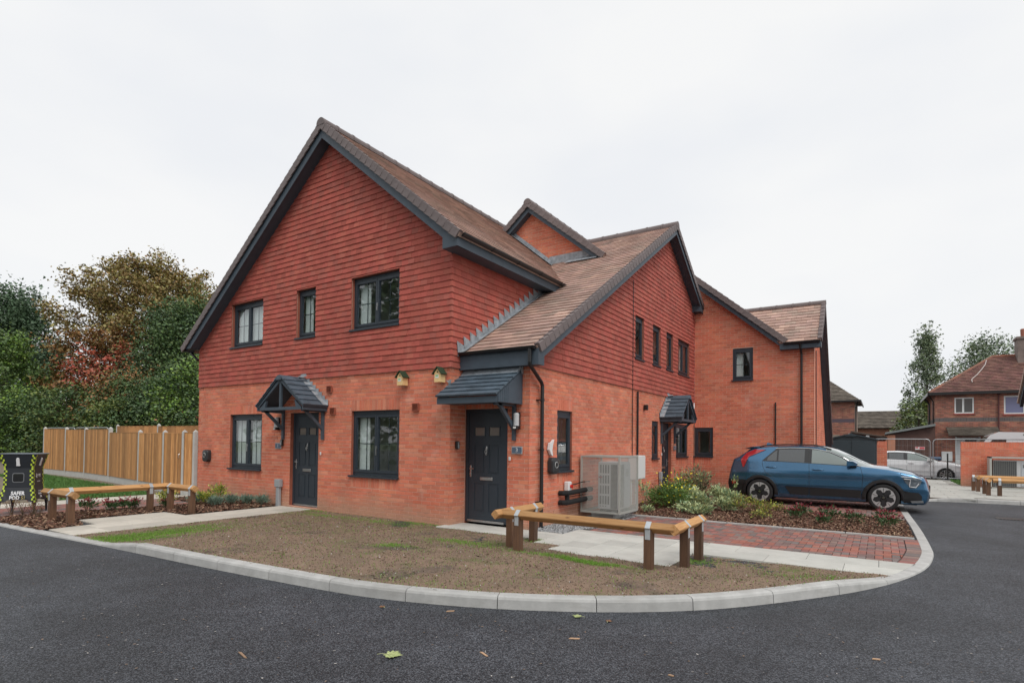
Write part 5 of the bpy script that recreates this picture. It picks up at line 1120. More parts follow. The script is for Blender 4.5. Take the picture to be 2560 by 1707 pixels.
e=empty('meter_box',(1.44,7.35,0),0,'small grey service box on its pipe left of the far side door','meter box'); q=MB(); q.bbox((0,-.06,.50),(.08,.06,.72),.01); q.build('box',[GREYP],e); q=MB(); q.box((.01,-.035,-.05),(.07,.035,.498)); q.build('pipe_cover',[GREYP],e)
e=empty('outside_light',(1.44,6.12,2.43),0,'small black downlight high on the side wall','wall light'); q=MB(); q.bbox((0,-.045,-.07),(.10,.045,.07),.01); q.build('case',[BLK],e); q=MB(); q.box((.02,-.03,-.074),(.08,.03,-.0705)); q.build('lens',[LENS],e)
e=empty('cable_hook',(1.44,1.14,1.28),P2,'white curved cable holder above the side car charger','cable holder'); q=MB(); q.prism([(-.08,-.0,.08),(-.05,-.0,.20),(.03,-.0,.22),(.10,-.0,.27),(.05,-.0,.16),(.03,0,.06),(.06,0,-.04),(-.0,-.0,-.02)],(0,-.05,0)); q.build('holder',[WHITE],e)
e=empty('isolator_switch',(1.44,1.80,.65),P2,'white isolator with red rotary switch above the black pipes','switch'); q=MB(); q.bbox((-.07,-.10,-.09),(.07,0,.09),.012); q.build('case',[WHITE],e); q=MB(); q.tube([(0.02,-.10,0),(.02,-.125,0)],.035,12); q.box((.012,-.15,-.035),(.028,-.125,.035)); q.build('switch_knob',[mat('red knob',(.55,.03,.02),.4)],e)
q=MB(); q.tube([(-.05,-.05,-.09),(-.05,-.05,-.2)],.01,6); q.tube([(.07,-.06,.03),(.2,-.08,.02),(.5,-.12,.06),(.75,-.16,.06)],.010,6); q.build('cable',[BLK],e)
LAG=mat('pipe lagging',(.012,.012,.013),.9,noise=.3,nscale=20,bump=.003,bscale=60)
e=empty('lagged_pipes',(1.44,1.5,.4),0,'pair of thick black lagged pipes running into the heat pump cage','pipe')
for z in (.13,-.05): q=MB(); q.tube([(.0,.05,z),(.07,.05,z),(.12,.10,z),(.13,.2,z),(.15,.9,z+.02),(.16,1.12,z+.02)],[.05,.05,.052,.048,.05,.05],10); q.build('pipe',[LAG],e)
q=MB(); q.tube([(.11,.16,.12),(.11,.16,-.04)],.045,10); q.tube([(.05,.2,.04),(.1,1.1,.05)],.008,6); q.build('link_pipe',[LAG],e)
# ---------------- heat pump in its mesh cage ----------------
CAGE=mat('cage paint',(.40,.415,.385),.5,metal=.1); UNIT=mat('heat pump casing',(.60,.62,.64),.45); FIN=mat('heat pump fins',(.13,.14,.145),.5,metal=.2); LGR=mat('light grey panel',(.50,.54,.58),.5)
def heat_pump(loc,label,W_=.56,D_=1.06,H_=1.20):
    """W_ along x (out from the wall), D_ along y"""
    e=empty('heat_pump',loc,0,label,'heat pump','caged heat pumps'); q=MB(); a,b,c,d=.38,.80,.09,.74; z0,z1=.09,H_-.12
    q.bbox((a,c,z0),(b,d,z1),.012); q.build('casing',[UNIT],e)
    q=MB()  # slotted end panel
    for i in range(4):
        for j in range(4): q.box((a+.04+i*.056,c-.004,z0+.10+j*.205),(a+.072+i*.056,c-.0005,z0+.10+j*.205+.165))
    for i in range(3): q.tube([(a+.056+i*.056,c-.0006,z0+.06),(a+.056+i*.056,c-.003,z0+.06)],.012,8)
    q.build('slot',[FIN],e)
    q=MB(); q.box((a+.275,c-.005,z0+.02),(b-.006,c-.0008,z1-.05)); q.build('coil_end',[FIN],e)
    q=MB(); k=z0+.04
    while k<z1-.06: q.box((b,c+.02,k),(b+.012,c+.29,k+.010)); k+=.022
    q.build('fin',[FIN],e); q=MB(); q.box((b+.0,c+.02,z0+.03),(b+.002,c+.29,z1-.05)); q.build('coil',[mat('coil dark',(.05,.052,.055),.6)],e)
    q=MB(); q.box((b,c+.31,z0+.02),(b+.012,d-.02,z1-.04)); q.build('service_panel',[LGR],e); q=MB(); 
    for k in range(7): q.box((b+.012,c+.38,z1-.16-k*.022),(b+.016,c+.52,z1-.150-k*.022))
    q.build('vent',[FIN],e)
    for yy in (c+.1,d-.15): q=MB(); q.box((a,yy,0.0),(b,yy+.06,z0)); q.build('foot',[BLK],e)
    f=.034; q=MB(); X0,X1,Y0,Y1=0.03,W_,0,D_
    for (x,y) in ((X0,Y0),(X1-f,Y0),(X0,Y1-f),(X1-f,Y1-f)): q.box((x,y,.01),(x+f,y+f,H_))
    for z in (.01,H_-f): q.box((X0+f,Y0,z),(X1-f,Y0+f,z+f)); q.box((X0+f,Y1-f,z),(X1-f,Y1,z+f)); q.box((X0,Y0+f,z),(X0+f,Y1-f,z+f)); q.box((X1-f,Y0+f,z),(X1,Y1-f,z+f))
    q.build('cage_frame',[CAGE],e)
    q=MB(); p=.0235; w=.0042; y=Y0+.012
    k=X0+f
    while k<X1-f: q.box((k,y,.03),(k+w,y+w,H_-f),skip=(0,1)); k+=p
    k=.03
    while k<H_-f: q.box((X0+f,y+w,k),(X1-f,y+2*w,k+w),skip=(3,5)); k+=p
    x=X1-.014; k=Y0+f
    while k<Y1-f: q.box((x,k,.03),(x+w,k+w,H_-f),skip=(0,1)); k+=p
    k=.03
    while k<H_-f: q.box((x+w,Y0+f,k),(x+2*w,Y1-f,k+w),skip=(2,4)); k+=p
    k=X0+f
    while k<X1-f: q.box((k,Y0+f,H_-.012),(k+w,Y1-f,H_-.012+w),skip=(2,4)); k+=p
    k=Y0+f
    while k<Y1-f: q.box((X0+f,k,H_-.009),(X1-f,k+w,H_-.009+w),skip=(3,5)); k+=p
    q.build('wire_mesh',[mat('cage wire',(.52,.54,.51),.5)],e,kind='stuff')
    q=MB(); q.box((a+.02,c-.012,z1-.32),(a+.09,c-.008,z1-.29)); q.build('badge',[mat('red badge',(.35,.05,.05),.5)],e)
    return e
heat_pump((1.45,2.36,.09),'white heat pump inside a fine wire mesh cage on the side wall',.88,1.0,1.15)
q=MB(); q.bbox((1.60,2.62,-.05),(2.10,3.25,.085),.01); tag(q.build('plinth',[CONC]),'low concrete plinth under the heat pump cage','plinth')
# ---------------- planting ----------------
def shrub(name,label,x,y,w,h,cols,leaf,n,cat='shrub',group=None,stems=6,flower=None,nf=0,spiky=False,z=-.02,split=None,droop=.3,seed=None,sparse=False,tip=None):
    if name=='variegated_shrub': h*=.78; w*=.9
    r=np.random.RandomState(seed if seed is not None else int(abs(x*131+y*57)*10)%9973)
    e=empty(name,(x,y,z),0,label,cat,group); q=MB(); tips=[]
    for s in range(stems):
        a=2*math.pi*s/stems+r.uniform(-.4,.4); d=r.uniform(.25,.95)*w/2; hh=h*r.uniform(.6,1.0)*(1-.25*(d/(w/2))**2); P0=Vector((r.uniform(-.02,.02),r.uniform(-.02,.02),-.02)); P1=Vector((d*.5*math.cos(a),d*.5*math.sin(a),hh*.55)); P2_=Vector((d*math.cos(a),d*math.sin(a),hh)); q.tube([P0,P1,P2_],[.005,.0035,.0015],5); tips.append((P0,P1,P2_))
    q.build('stem',[mat('twig',(.12,.085,.055),.9)],e)
    C=[];D=[]
    for k in range(n):
        P0,P1,P2_=tips[r.randint(len(tips))]; t=r.uniform(.25 if not sparse else .4,1)**.7; p=(P0.lerp(P1,t*2) if t<.5 else P1.lerp(P2_,t*2-1)); sp=(.10 if not sparse else .05)*w*(1.2-.5*t)+.01
        off=Vector(r.normal(0,1,3))*sp; off.z*=.7; p=p+off
        if p.z<.004: p.z=.004+abs(off.z)*.3
        dv=Vector((p.x-P0.x*.5,p.y-P0.y*.5,(p.z-P0.z)*.5))+Vector(r.normal(0,.5,3))*.3*w; dv.z+= (1.2 if spiky else .35)*h*r.uniform(.2,1); C.append(p); D.append(dv.normalized())
    C=np.array([tuple(c) for c in C]); D=np.array([tuple(d) for d in D]); L_=(leaf*r.uniform(.6,1.15,n))[:,None]; A=D*L_*.5; B=np.cross(D,r.normal(0,1,(n,3))); B/=np.linalg.norm(B,axis=1)[:,None]+1e-9; wr=(.10 if spiky else .22); B=B*L_*wr
    # six sided leaves: two quads folded at the midrib
    C=C+A; mi=r.randint(0,len(cols),n) if split is None else (r.rand(n)*0).astype(int)
    if tip is not None: top=C[:,2]>np.percentile(C[:,2],tip[1]); mi=np.where(top&(r.rand(n)<.85),tip[0],np.minimum(mi,tip[0]-1) if tip[0]>0 else mi)
    nn=np.cross(A,B); nn/=np.linalg.norm(nn,axis=1)[:,None]+1e-9; up=nn*L_*.06
    quadsleaf('foliage',C,A,B,up,cols,mi,r,e)
    if flower:
        P=np.array([tuple(tips[r.randint(len(tips))][2]+Vector(r.normal(0,1,3))*(.17*w)) for _ in range(nf)]); P[:,2]=np.abs(P[:,2])+.01; a=rdir(nf,.3)*flower[1]; b=np.cross(a,rdir(nf,.4)+np.array([0,0,1.])); b/=np.linalg.norm(b,axis=1)[:,None]; quads('flower',P,a,b*flower[1],[flower[0]],parent=e,kind=None)
    return e
def quadsleaf(name,C,A,B,up,m,mi,r,parent,kind=None):
    n=len(C); V=np.stack([C-A,C-A*.2+B+up,C+A,C-A*.2-B+up],1).reshape(-1,3).astype(np.float32)
    me=bpy.data.meshes.new(name); me.vertices.add(4*n); me.vertices.foreach_set('co',V.ravel()); idx=(np.arange(n)[:,None]*4+np.array([0,1,2,0,2,3])).ravel().astype(np.int32)
    me.loops.add(6*n); me.loops.foreach_set('vertex_index',idx); me.polygons.add(2*n); me.polygons.foreach_set('loop_start',np.arange(0,6*n,3,dtype=np.int32))
    for x in m: me.materials.append(x)
    a=me.attributes.new('rnd','FLOAT','FACE'); a.data.foreach_set('value',np.repeat(r.rand(n),2).astype(np.float32)); me.polygons.foreach_set('material_index',np.repeat(mi,2).astype(np.int32)); me.update(calc_edges=True)
    o=bpy.data.objects.new(name,me); COL.objects.link(o); o.parent=parent
    if kind: o['kind']=kind
    return o
def lf(name,c,var=.25,hv=.012,rough=.5): return mat(name,c,rough,var=var,huevar=hv)
SKG=lf('skimmia leaf',(.05,.105,.035)); SKR=lf('red bud',(.22,.035,.045)); DKR=lf('dark red leaf',(.13,.028,.035)); EUY=lf('golden leaf',(.42,.44,.07)); EUG=lf('mid green leaf',(.13,.22,.05)); LAV=lf('grey green leaf',(.17,.25,.19)); VAR=lf('cream edged leaf',(.42,.48,.24)); VAG=lf('sage leaf',(.20,.30,.17)); YG=lf('bright shrub leaf',(.10,.19,.05)); YF=mat('yellow flower',(.80,.68,.03),.6,var=.15); BRZ=lf('bronze leaf',(.24,.16,.06)); DG=lf('deep green leaf',(.03,.075,.03)); PNK=lf('pinkish leaf',(.36,.22,.16))
def skim(x,y,l,s=1,seed=None): return shrub('skimmia_shrub',l,x,y,.34*s,.26*s,[SKG,SKG,SKR],.065,230,group='red budded shrubs in the bark beds',stems=8,tip=(2,76),seed=seed)
for i,(x,y,s,l) in enumerate([(5.09,4.95,1,'red budded shrub in the right bed, leftmost of its row, behind the yellow one'),(5.15,5.7,1,'red budded shrub behind the leftmost one of the right bed'),(5.62,4.45,.8,'small green shrub with few red buds, front of the right bed'),(5.70,5.2,1.1,'rounded red budded shrub below the car front door'),(6.12,5.0,1.15,'red budded shrub below the car front wheel, second from the right'),(6.62,5.6,1.0,'red budded shrub nearest the car front wheel'),(6.68,4.45,1.1,'rightmost red budded shrub beside the flush kerb')]): skim(x,y,l,s,i+3)
for i,(x,y,s,l) in enumerate([(-7.0,-3.08,1.0,'red and green shrub right of the near posts of the left rail'),(-6.75,-2.75,.9,'dark red shrub, second along the left bed'),(-6.8,-2.5,.9,'green topped shrub between two red ones in the left bed'),(-6.6,-2.36,.9,'red shrub left of the far posts of the left rail'),(-6.55,-1.75,.7,'low dark shrub behind the far post of the left rail')]): skim(x,y,l,s,i+30)
for i,(x,y,w,h,l) in enumerate([(-6.75,-1.65,.42,.38,'golden shrub between the far posts of the left rail'),(-6.45,-.98,.36,.34,'golden shrub just right of the left rail'),(-6.35,-.72,.55,.50,'tallest golden shrub against the house wall at left')]): shrub('golden_shrub',l,x,y,w,h,[EUY,EUY,EUG],.06,420,group='golden shrubs at left',stems=9,seed=i)
for i,(x,y,l) in enumerate([(-6.62,-1.12,'grey green tuft below the end of the left rail'),(-6.02,-.95,'largest grey green tuft in front of the golden shrub'),(-5.98,-.60,'second grey green tuft along the house wall'),(-5.75,-.36,'third grey green tuft, under the ground window'),(-5.42,-.22,'grey green tuft nearest the grey meter pipe')]): shrub('lavender_tuft',l,x,y,.34,.20,[LAV],.08,520,cat='lavender',group='grey green tufts along the left bed',stems=12,spiky=True,seed=i)
for i,(x,y,l) in enumerate([(-7.55,-4.12,'thin red twiggy shrub under the pod, leftmost'),(-7.30,-4.02,'thin red twiggy shrub under the pod corner'),(-7.0,-3.95,'thin red twiggy shrub right of the pod leg'),(-6.55,-4.0,'low red twiggy shrub by the near rail posts')]): shrub('barberry_shrub',l,x,y,.38,.34,[DKR,BRZ],.028,110,group='thin red twiggy shrubs by the pod',stems=9,sparse=True,seed=i)
shrub('daisy_shrub','large green shrub dotted with yellow flowers beside the heat pump cage',2.35,5.25,1.15,.52,[YG,EUG],.07,2600,stems=26,flower=(YF,.017),nf=110,seed=1)
shrub('daisy_shrub','green shrub dotted with yellow flowers below the far side door',2.15,6.9,1.0,.55,[YG,EUG],.07,1900,stems=22,flower=(YF,.018),nf=80,seed=2)
for i,(x,y,w,h,n,l) in enumerate([(2.55,6.35,.75,.55,620,'loose pale variegated shrub right of the yellow flowers'),(3.05,7.5,.55,.6,420,'variegated shrub at the back of the bed, left of the car'),(3.25,6.55,.7,.62,640,'full cream edged shrub in the middle of the bed'),(3.55,6.35,.6,.55,560,'cream edged shrub nearest the car rear wheel'),(3.0,5.6,.6,.5,500,'cream edged shrub in front of the middle one'),(2.95,4.75,.7,.22,420,'low spreading variegated shrub at the bed front, leftmost'),(3.35,4.4,.6,.26,420,'low variegated shrub behind the knee rail end'),(3.65,5.35,.6,.42,520,'sage variegated shrub above the brick path'),(2.3,4.0,.3,.2,90,'small pale plant by the cage corner')]): shrub('variegated_shrub',l,x,y,w,h,[VAR,VAR,VAG],.085,n,group='cream variegated shrubs in the right bed',stems=14,seed=i)
for i,(x,y,w,h,n,l) in enumerate([(4.0,5.25,.45,.42,420,'upright yellow green shrub, right of the variegated ones'),(4.25,5.55,.40,.40,380,'yellow green shrub second in the row before the skimmias'),(4.55,5.15,.42,.36,340,'bronze tipped yellow green shrub below the car rear door'),(4.62,6.05,.40,.22,260,'low yellow green shrub at the edge of the drive'),(4.50,4.55,.40,.20,260,'low golden green shrub at the front of the bed')]): shrub('spindle_shrub',l,x,y,w,h,[EUY,EUG,BRZ],.045,n,group='yellow green shrubs in the right bed',stems=11,seed=i)
shrub('photinia_shrub','tall pinkish variegated shrub below the far narrow window',1.95,9.3,.85,.95,[VAR,VAG,PNK],.09,900,stems=16,seed=5)
shrub('variegated_sapling','spindly variegated plant in front of the far side door jamb',1.95,7.25,.30,1.0,[VAR,VAG],.085,80,cat='plant',group='spindly variegated plants',stems=3,sparse=True,seed=8)
shrub('variegated_sapling','spindly variegated plant against the front of the mesh cage',2.15,4.25,.35,.85,[VAR,VAG],.075,90,cat='plant',group='spindly variegated plants',stems=4,sparse=True,seed=9)
shrub('variegated_sapling','tall thin sapling in front of the car rear wheel',3.45,7.3,.22,.80,[VAR,EUG],.075,60,cat='plant',group='spindly variegated plants',stems=2,sparse=True,seed=10)
shrub('laurel_shrub','small dark green shrub against the far wall',1.85,10.3,.5,.38,[DG],.09,300,stems=9,seed=11)
# ---------------- cars ----------------
def paint(name,col,coat=.9,metal=.35):
    m=mat(name,col,.22,metal=metal,coat=coat,spec=.5); return m
CBLK=mat('car cladding',(.012,.012,.013),.55); TYRE=mat('tyre rubber',(.014,.014,.015),.8,bump=.0006,bscale=300); RIMD=mat('dark rim',(.02,.021,.024),.35,coat=.4); RIMS=mat('machined rim',(.62,.63,.64),.3,metal=.7); CHR=mat('chrome',(.75,.76,.78),.12,metal=1)
TINT=mat('tinted glass',(.035,.042,.045),.04,coat=1,spec=.9); TINT2=mat('clear car glass',(.16,.20,.19),.05,coat=1,spec=.9); REDL=mat('tail lamp',(.36,.018,.025),.15,coat=1); HLAMP=mat('headlamp',(.10,.12,.14),.08,coat=1); DRL=mat('lamp surround',(.70,.72,.75),.2,coat=.6)
it=np.interp
def build_car(name,label,group,P,clad=True,zs=1.0,front=False,simple=False,glassf=None):
    e=empty(name,(0,0,0),0,label,'car',group)
    bX=[-.7,-.3,.05,.42,1.05,1.98,2.25,2.5,2.8,3.13,3.3,3.45,3.6]; bZ=[1.13,1.13,1.115,1.10,1.08,1.035,1.03,1.0,.965,.90,.86,.80,.76]
    wX=[-.7,-.58,-.45,-.3,-.1,.18,.7,1.1,1.31,1.6,1.89,2.11,2.23,2.5,2.8,3.1,3.3,3.45,3.6]; wZ=[1.15,1.19,1.27,1.365,1.425,1.465,1.48,1.47,1.445,1.385,1.255,1.115,1.045,1.02,.99,.925,.88,.815,.77]
    cX=[-.7,-.58,-.45,-.3,0,.3,.86,1.37,1.67,1.94,2.24,2.48,2.6,2.8,3.1,3.3,3.45,3.6]; cZ=[1.16,1.21,1.30,1.44,1.505,1.53,1.555,1.53,1.46,1.335,1.17,1.065,1.05,1.035,.975,.92,.83,.78]
    yp=lambda X:it(X,[-.8,-.6,-.3,0,2.6,3.0,3.3,3.5,3.6],[.90,.945,.985,1,1,.985,.95,.89,.84])
    def rows(X):
        b,w,c=it(X,bX,bZ),it(X,wX,wZ),it(X,cX,cZ); k=yp(X); fl=it(X,[2.0,2.3],[0,1]); 
        y8=it(X,[-.6,-.3,.2,1.3,2.23,2.5,3.45],[.70,.66,.655,.655,.775,.76,.70])
        z5=min(.72,b-.10); z6=min(.90,b-.035)
        return [(.20,.70*k),(.19,.83*k),(.285,.875*k),(.475,.893*k),(.50,.903*k),(z5,.900*k),(z6,.897*k),(b,(.868)*k),(w,y8*(k if X>2 else 1)),(w+(c-w)*.5,(.60 if X<2.2 else .60)*y8/.66*.97*(1 if X<2.2 else k*.9)),(w+(c-w)*.88,.33),(c,0)]
    XR=[-.60,-.68,-.74,-.775,-.775,-.745,-.70,-.63,-.60,-.60,-.60,-.60]; XF=[3.42,3.47,3.52,3.545,3.54,3.50,3.47,3.45,3.43,3.44,3.45,3.46]
    sv=[-.8+.05*i for i in range(int(4.36/.05)+1)]; sv=sorted(set([round(x,3) for x in sv]+[1.15,2.26,.05,.6]))
    # sub rows
    sub=[1,2,3,1,4,3,3,6,2,2,3]
    def pt(s,ri,f):
        if s<-.2: mapx=lambda r:-.2+(s+.2)/(-.6)*(XR[r]+.2)
        else: mapx=None
        if mapx: X0,X1=-.2+(s+.2)/(-.6)*(-XR[ri]-.2)*1,0
        def xx(r):
            if s<-.2: return -.2-(s+.2)/(-.6)*(-.2-XR[r])
            if s>3.0: return 3.0+(s-3.0)/(.56)*(XF[r]-3.0)
            return s
        X0,X1=xx(ri),xx(min(ri+1,11)); a=rows(X0)[ri]; b=rows(X1)[min(ri+1,11)]
        bul=.018*math.sin(math.pi*f) if ri in (7,) else .010*math.sin(math.pi*f) if ri in(5,) else 0
        return Vector((X0+(X1-X0)*f,-(a[1]+(b[1]-a[1])*f+bul),(a[0]+(b[0]-a[0])*f)*zs))
    grid=[];info=[]
    for s in sv:
        col=[]; 
        for r in range(11):
            for k in range(sub[r]): col.append((r,k/sub[r]))
        col.append((10,1.0)); grid.append([pt(s,r,f) for r,f in col])
    nr=len(col)
    # rounded ends
    def ends(src,sg):
        out=[]
        for dx,ky in ((.022,.96),(.05,.86),(.072,.70),(.085,.45),(.09,.0)):
            out.append([Vector((p.x+sg*dx*(1-.75*max(0,(i-19)/nr*1.6)),p.y*ky,p.z)) for i,p in enumerate(src)])
        return out
    G=[g for g in reversed(ends(grid[0],-1))]+grid+ends(grid[-1],1); SV=[-.9]*5+sv+[3.7]*5
    parts={}
    def put(key,m,quad):
        q=parts.setdefault(key,MB()); k=len(q.v); q.v+=[tuple(p) for p in quad]; q.f.append((k,k+1,k+2,k+3)); q.m.append(m); q.r.append(0)
    for i in range(len(G)-1):
        s=(SV[i]+SV[i+1])/2
        for j in range(nr-1):
            r,f=col[j]; a,b,c,d=G[i][j],G[i+1][j],G[i+1][j+1],G[i][j+1]; ct=(a+b+c+d)/4
            if min(math.hypot(ct.x-0,ct.z-.31),math.hypot(ct.x-2.7,ct.z-.31))<.365 and abs(ct.y)>.5: continue
            m=0
            if r==0: m=1
            pass
            if clad and (s<-.35 and ct.z<.62*zs): m=1  # rear bumper black, with a dark reflection painted into its colour
            pass
            if s>3.55 and .30<ct.z<.62 and abs(ct.y)<.6: m=1
            if not clad and r==1: m=0
            if r==7 and s>.40 and s<2.24: m=2          # window band (gloss black)
            key='body'
            if r in (8,9,10) and 1.50<s<2.52: key='windscreen'; m=3
            elif r in (8,9,10) and -.62<s<-.30: key='rear_window'; m=2
            elif r in (8,9,10) and s>=2.52 and s<3.5: key='bonnet'
            elif 2<=r<=6 and .08<s<1.15 and math.hypot(ct.x,ct.z-.31)>.44 and ct.x>.10: key='rear_door'
            elif 2<=r<=6 and 1.15<s<2.26: key='front_door'
            for sg in (1,-1):
                Q=(a,b,c,d) if sg==1 else tuple(Vector((p.x,-p.y,p.z)) for p in (b,a,d,c))
                if key=='windscreen' or key=='rear_window' or key=='bonnet' or key=='body': kk=key
                else: kk=key+('' if sg==1 else '_far')
                put(kk,m,Q)
    mats=[P,CBLK,mat('piano black',(.008,.008,.009),.12,coat=.6),TINT2]
    for k,q in parts.items():
        me=q.mesh(k,mats); bm=bmesh.new(); bm.from_mesh(me); bmesh.ops.remove_doubles(bm,verts=bm.verts,dist=.0008); bm.to_mesh(me); bm.free(); me.polygons.foreach_set('use_smooth',[True]*len(me.polygons))
        o=bpy.data.objects.new(k.replace('_far','').replace('rear_door','door').replace('front_door','door'),me); COL.objects.link(o); o.parent=e
    def side(X,z):
        """y of the body side at X,z (near side negative)"""
        rw=rows(X)
        for r in range(1,11):
            z0,z1=rw[r][0]*zs,rw[r+1][0]*zs
            if z0<=z<=z1: t=(z-z0)/(z1-z0+1e-9); return -(rw[r][1]+(rw[r+1][1]-rw[r][1])*t+(.018*math.sin(math.pi*t) if r==7 else .010*math.sin(math.pi*t) if r==5 else 0))
        return -.9
    def sideline(pts,off=.003,n=8,mir=1):
        out=[]
        for i in range(len(pts)-1):
            for k in range(n): t=k/n; X=pts[i][0]+(pts[i+1][0]-pts[i][0])*t; z=(pts[i][1]+(pts[i+1][1]-pts[i][1])*t)*zs; out.append(Vector((X,mir*(side(X,z)-off),z)))
        X,z=pts[-1]; out.append(Vector((X,mir*(side(X,z*zs)-off),z*zs))); return out
    def plate(nm,pts,m,off=.006,mir=1,th=.003,n=5,par=None):
        L_=sideline(pts+[pts[0]],off,n,mir)[:-1]; q=MB(); k=len(L_); cx=sum(p.x for p in L_)/k; cz=sum(p.z for p in L_)/k; c=Vector((cx,mir*(side(cx,cz)-off),cz))
        rings=[[p+Vector((0,mir*th,0)) for p in L_],L_,[c.lerp(p,.66) for p in L_],[c.lerp(p,.33) for p in L_]]
        for R_ in rings[2:]:
            for p in R_: p.y=mir*(side(p.x,p.z)-off)
        vs=sum(rings,[])+[c]; fs=[]
        for a in range(3):
            for i in range(k): j=(i+1)%k; f=(a*k+i,a*k+j,(a+1)*k+j,(a+1)*k+i); fs.append(f)
        for i in range(k): fs.append((3*k+i,3*k+(i+1)%k,4*k))
        q.poly(vs,fs); return q.build(nm,[m],par or e)
    for mir in (1,-1):
        plate('side_window',[(.44,1.115),(1.04,1.09),(1.04,1.425),(.44,1.415)],TINT,mir=mir)
        plate('quarter_window',[(.17,1.125),(.40,1.12),(.40,1.39),(.33,1.345),(.19,1.20)],TINT,mir=mir)
        plate('side_window',[(1.20,1.085),(1.95,1.052),(2.08,1.06),(1.86,1.225),(1.6,1.345),(1.38,1.405),(1.20,1.42)],glassf or TINT2,mir=mir)
        plate('pillar_trim',[(.045,1.108),(.42,1.10),(.42,1.445),(.385,1.445)],mats[2],off=.0035,mir=mir,th=.002)
        if not simple:
            for L_ in ([(.06,1.10),(.07,.98),(.13,.84),(.30,.70),(.42,.52),(.47,.30)],[(1.12,1.44),(1.145,1.08),(1.15,.8),(1.15,.22)],[(2.24,1.02),(2.29,.80),(2.27,.5),(2.26,.25)],[(.47,.29),(1.3,.285),(2.26,.285)],[(3.02,.90),(3.1,.80),(3.12,.66)],[(-.38,1.33),(-.1,1.36)]):
                q=MB(); q.tube(sideline(L_,.001,6,mir),.0038,5); q.build('panel_gap',[CBLK],e)
            plate('door_trim',[(.60,.485),(1.145,.488)],CBLK) if False else None
            plate('door_trim',[(.60,.485),(1.14,.485),(1.14,.285),(.73,.285)],CBLK,off=.012,mir=mir,th=.008); plate('door_trim',[(1.16,.485),(2.255,.465),(2.245,.285),(1.16,.285)],CBLK,off=.012,mir=mir,th=.008)
            plate('bumper_trim',[(3.10,.50),(3.22,.47),(3.38,.46),(3.44,.38),(3.43,.24),(3.10,.215),(3.04,.30)],CBLK,off=.010,mir=mir,th=.008)
            q=MB(); q.tube(sideline([(.36,1.437),(.7,1.455),(1.1,1.45),(1.31,1.43),(1.6,1.368),(1.89,1.235),(2.11,1.10),(2.22,1.04)],.006,4,mir),.008,5); q.build('chrome_strip',[CHR],e)
            q=MB(); q.tube([Vector((X,mir*-y,z*zs)) for X,y,z in ((-.05,.60,1.47),(.1,.60,1.515),(.6,.60,1.545),(1.2,.60,1.54),(1.5,.61,1.47),(1.62,.63,1.43))],.016,6); q.build('roof_rail',[CBLK],e)
            plate('tail_lamp',[(.12,1.40),(-.10,1.375),(-.29,1.28),(-.41,1.14),(-.385,.95),(-.42,.94),(-.475,1.13),(-.36,1.305),(-.15,1.41)],REDL,off=.014,mir=mir,th=.02)
            plate('headlamp',[(3.06,.80),(3.30,.80),(3.44,.75),(3.40,.64),(3.33,.57),(3.22,.56),(3.15,.66)],HLAMP,off=.006,mir=mir,th=.01)
            q=MB(); q.tube(sideline([(3.10,.775),(3.22,.765),(3.20,.60),(3.32,.585),(3.38,.68)],.014,3,mir),.008,5); q.tube(sideline([(3.05,.825),(3.25,.82),(3.43,.78)],.010,3,mir),.009,5); q.build('lamp_trim',[DRL],e)
            plate('reflector',[(-.70,.57),(-.60,.57),(-.60,.48),(-.70,.48)],REDL,off=.010,mir=mir); plate('skid_trim',[(3.22,.27),(3.46,.29),(3.47,.235),(3.25,.22)],mat('skid silver',(.45,.46,.47),.35,metal=.6),off=.012,mir=mir,th=.012)
        else:
            plate('headlamp',[(3.10,.82),(3.35,.78),(3.42,.70),(3.25,.72)],DRL,off=.006,mir=mir); 
            for L_ in ([(1.15,1.08),(1.15,.25)],[(2.27,1.02),(2.27,.3)],[(.06,1.1),(.13,.84),(.42,.52)]): q=MB(); q.tube(sideline(L_,.001,5,mir),.004,4); q.build('panel_gap',[CBLK],e)
        for (x0,z0) in ((.15,.955),(1.21,.925)):
            q=MB(); y=side(x0+.13,z0*zs); q.tube([Vector((x0+a*.26,mir*(y-.012-.022*math.sin(math.pi*a)),z0*zs)) for a in (0,.12,.3,.5,.7,.88,1)],[.008,.014,.016,.017,.016,.014,.008],8); q.build('handle',[P],e,smooth=True)
            q=MB(); q.tube([Vector((x0+a*.26,mir*(y-.004),z0*zs-.004)) for a in (.25,.5,.75)],[.012,.024,.012],8); q.build('handle_recess',[CBLK],e)
        q=MB(); q.poly([(1.96,mir*-.93,1.03*zs),(2.17,mir*-.92,1.05*zs),(2.20,mir*-.93,1.11*zs),(2.12,mir*-.93,1.17*zs),(1.97,mir*-.93,1.17*zs),(1.96,mir*-1.10,1.04*zs),(2.13,mir*-1.07,1.055*zs),(2.17,mir*-1.07,1.11*zs),(2.10,mir*-1.08,1.155*zs),(1.97,mir*-1.10,1.165*zs)],[(0,1,2,3,4)[::-mir],(5,6,7,8,9)[::mir]]+[((i,(i+1)%5,(i+1)%5+5,i+5) if mir>0 else (i+5,(i+1)%5+5,(i+1)%5,i)) for i in range(5)]); o=q.build('wing_mirror',[P],e)
        b_=MB(); b_.box((2.02,min(mir*-.86,mir*-.96),1.02*zs),(2.16,max(mir*-.86,mir*-.96),1.055*zs)); b_.build('mirror_base',[CBLK],o)
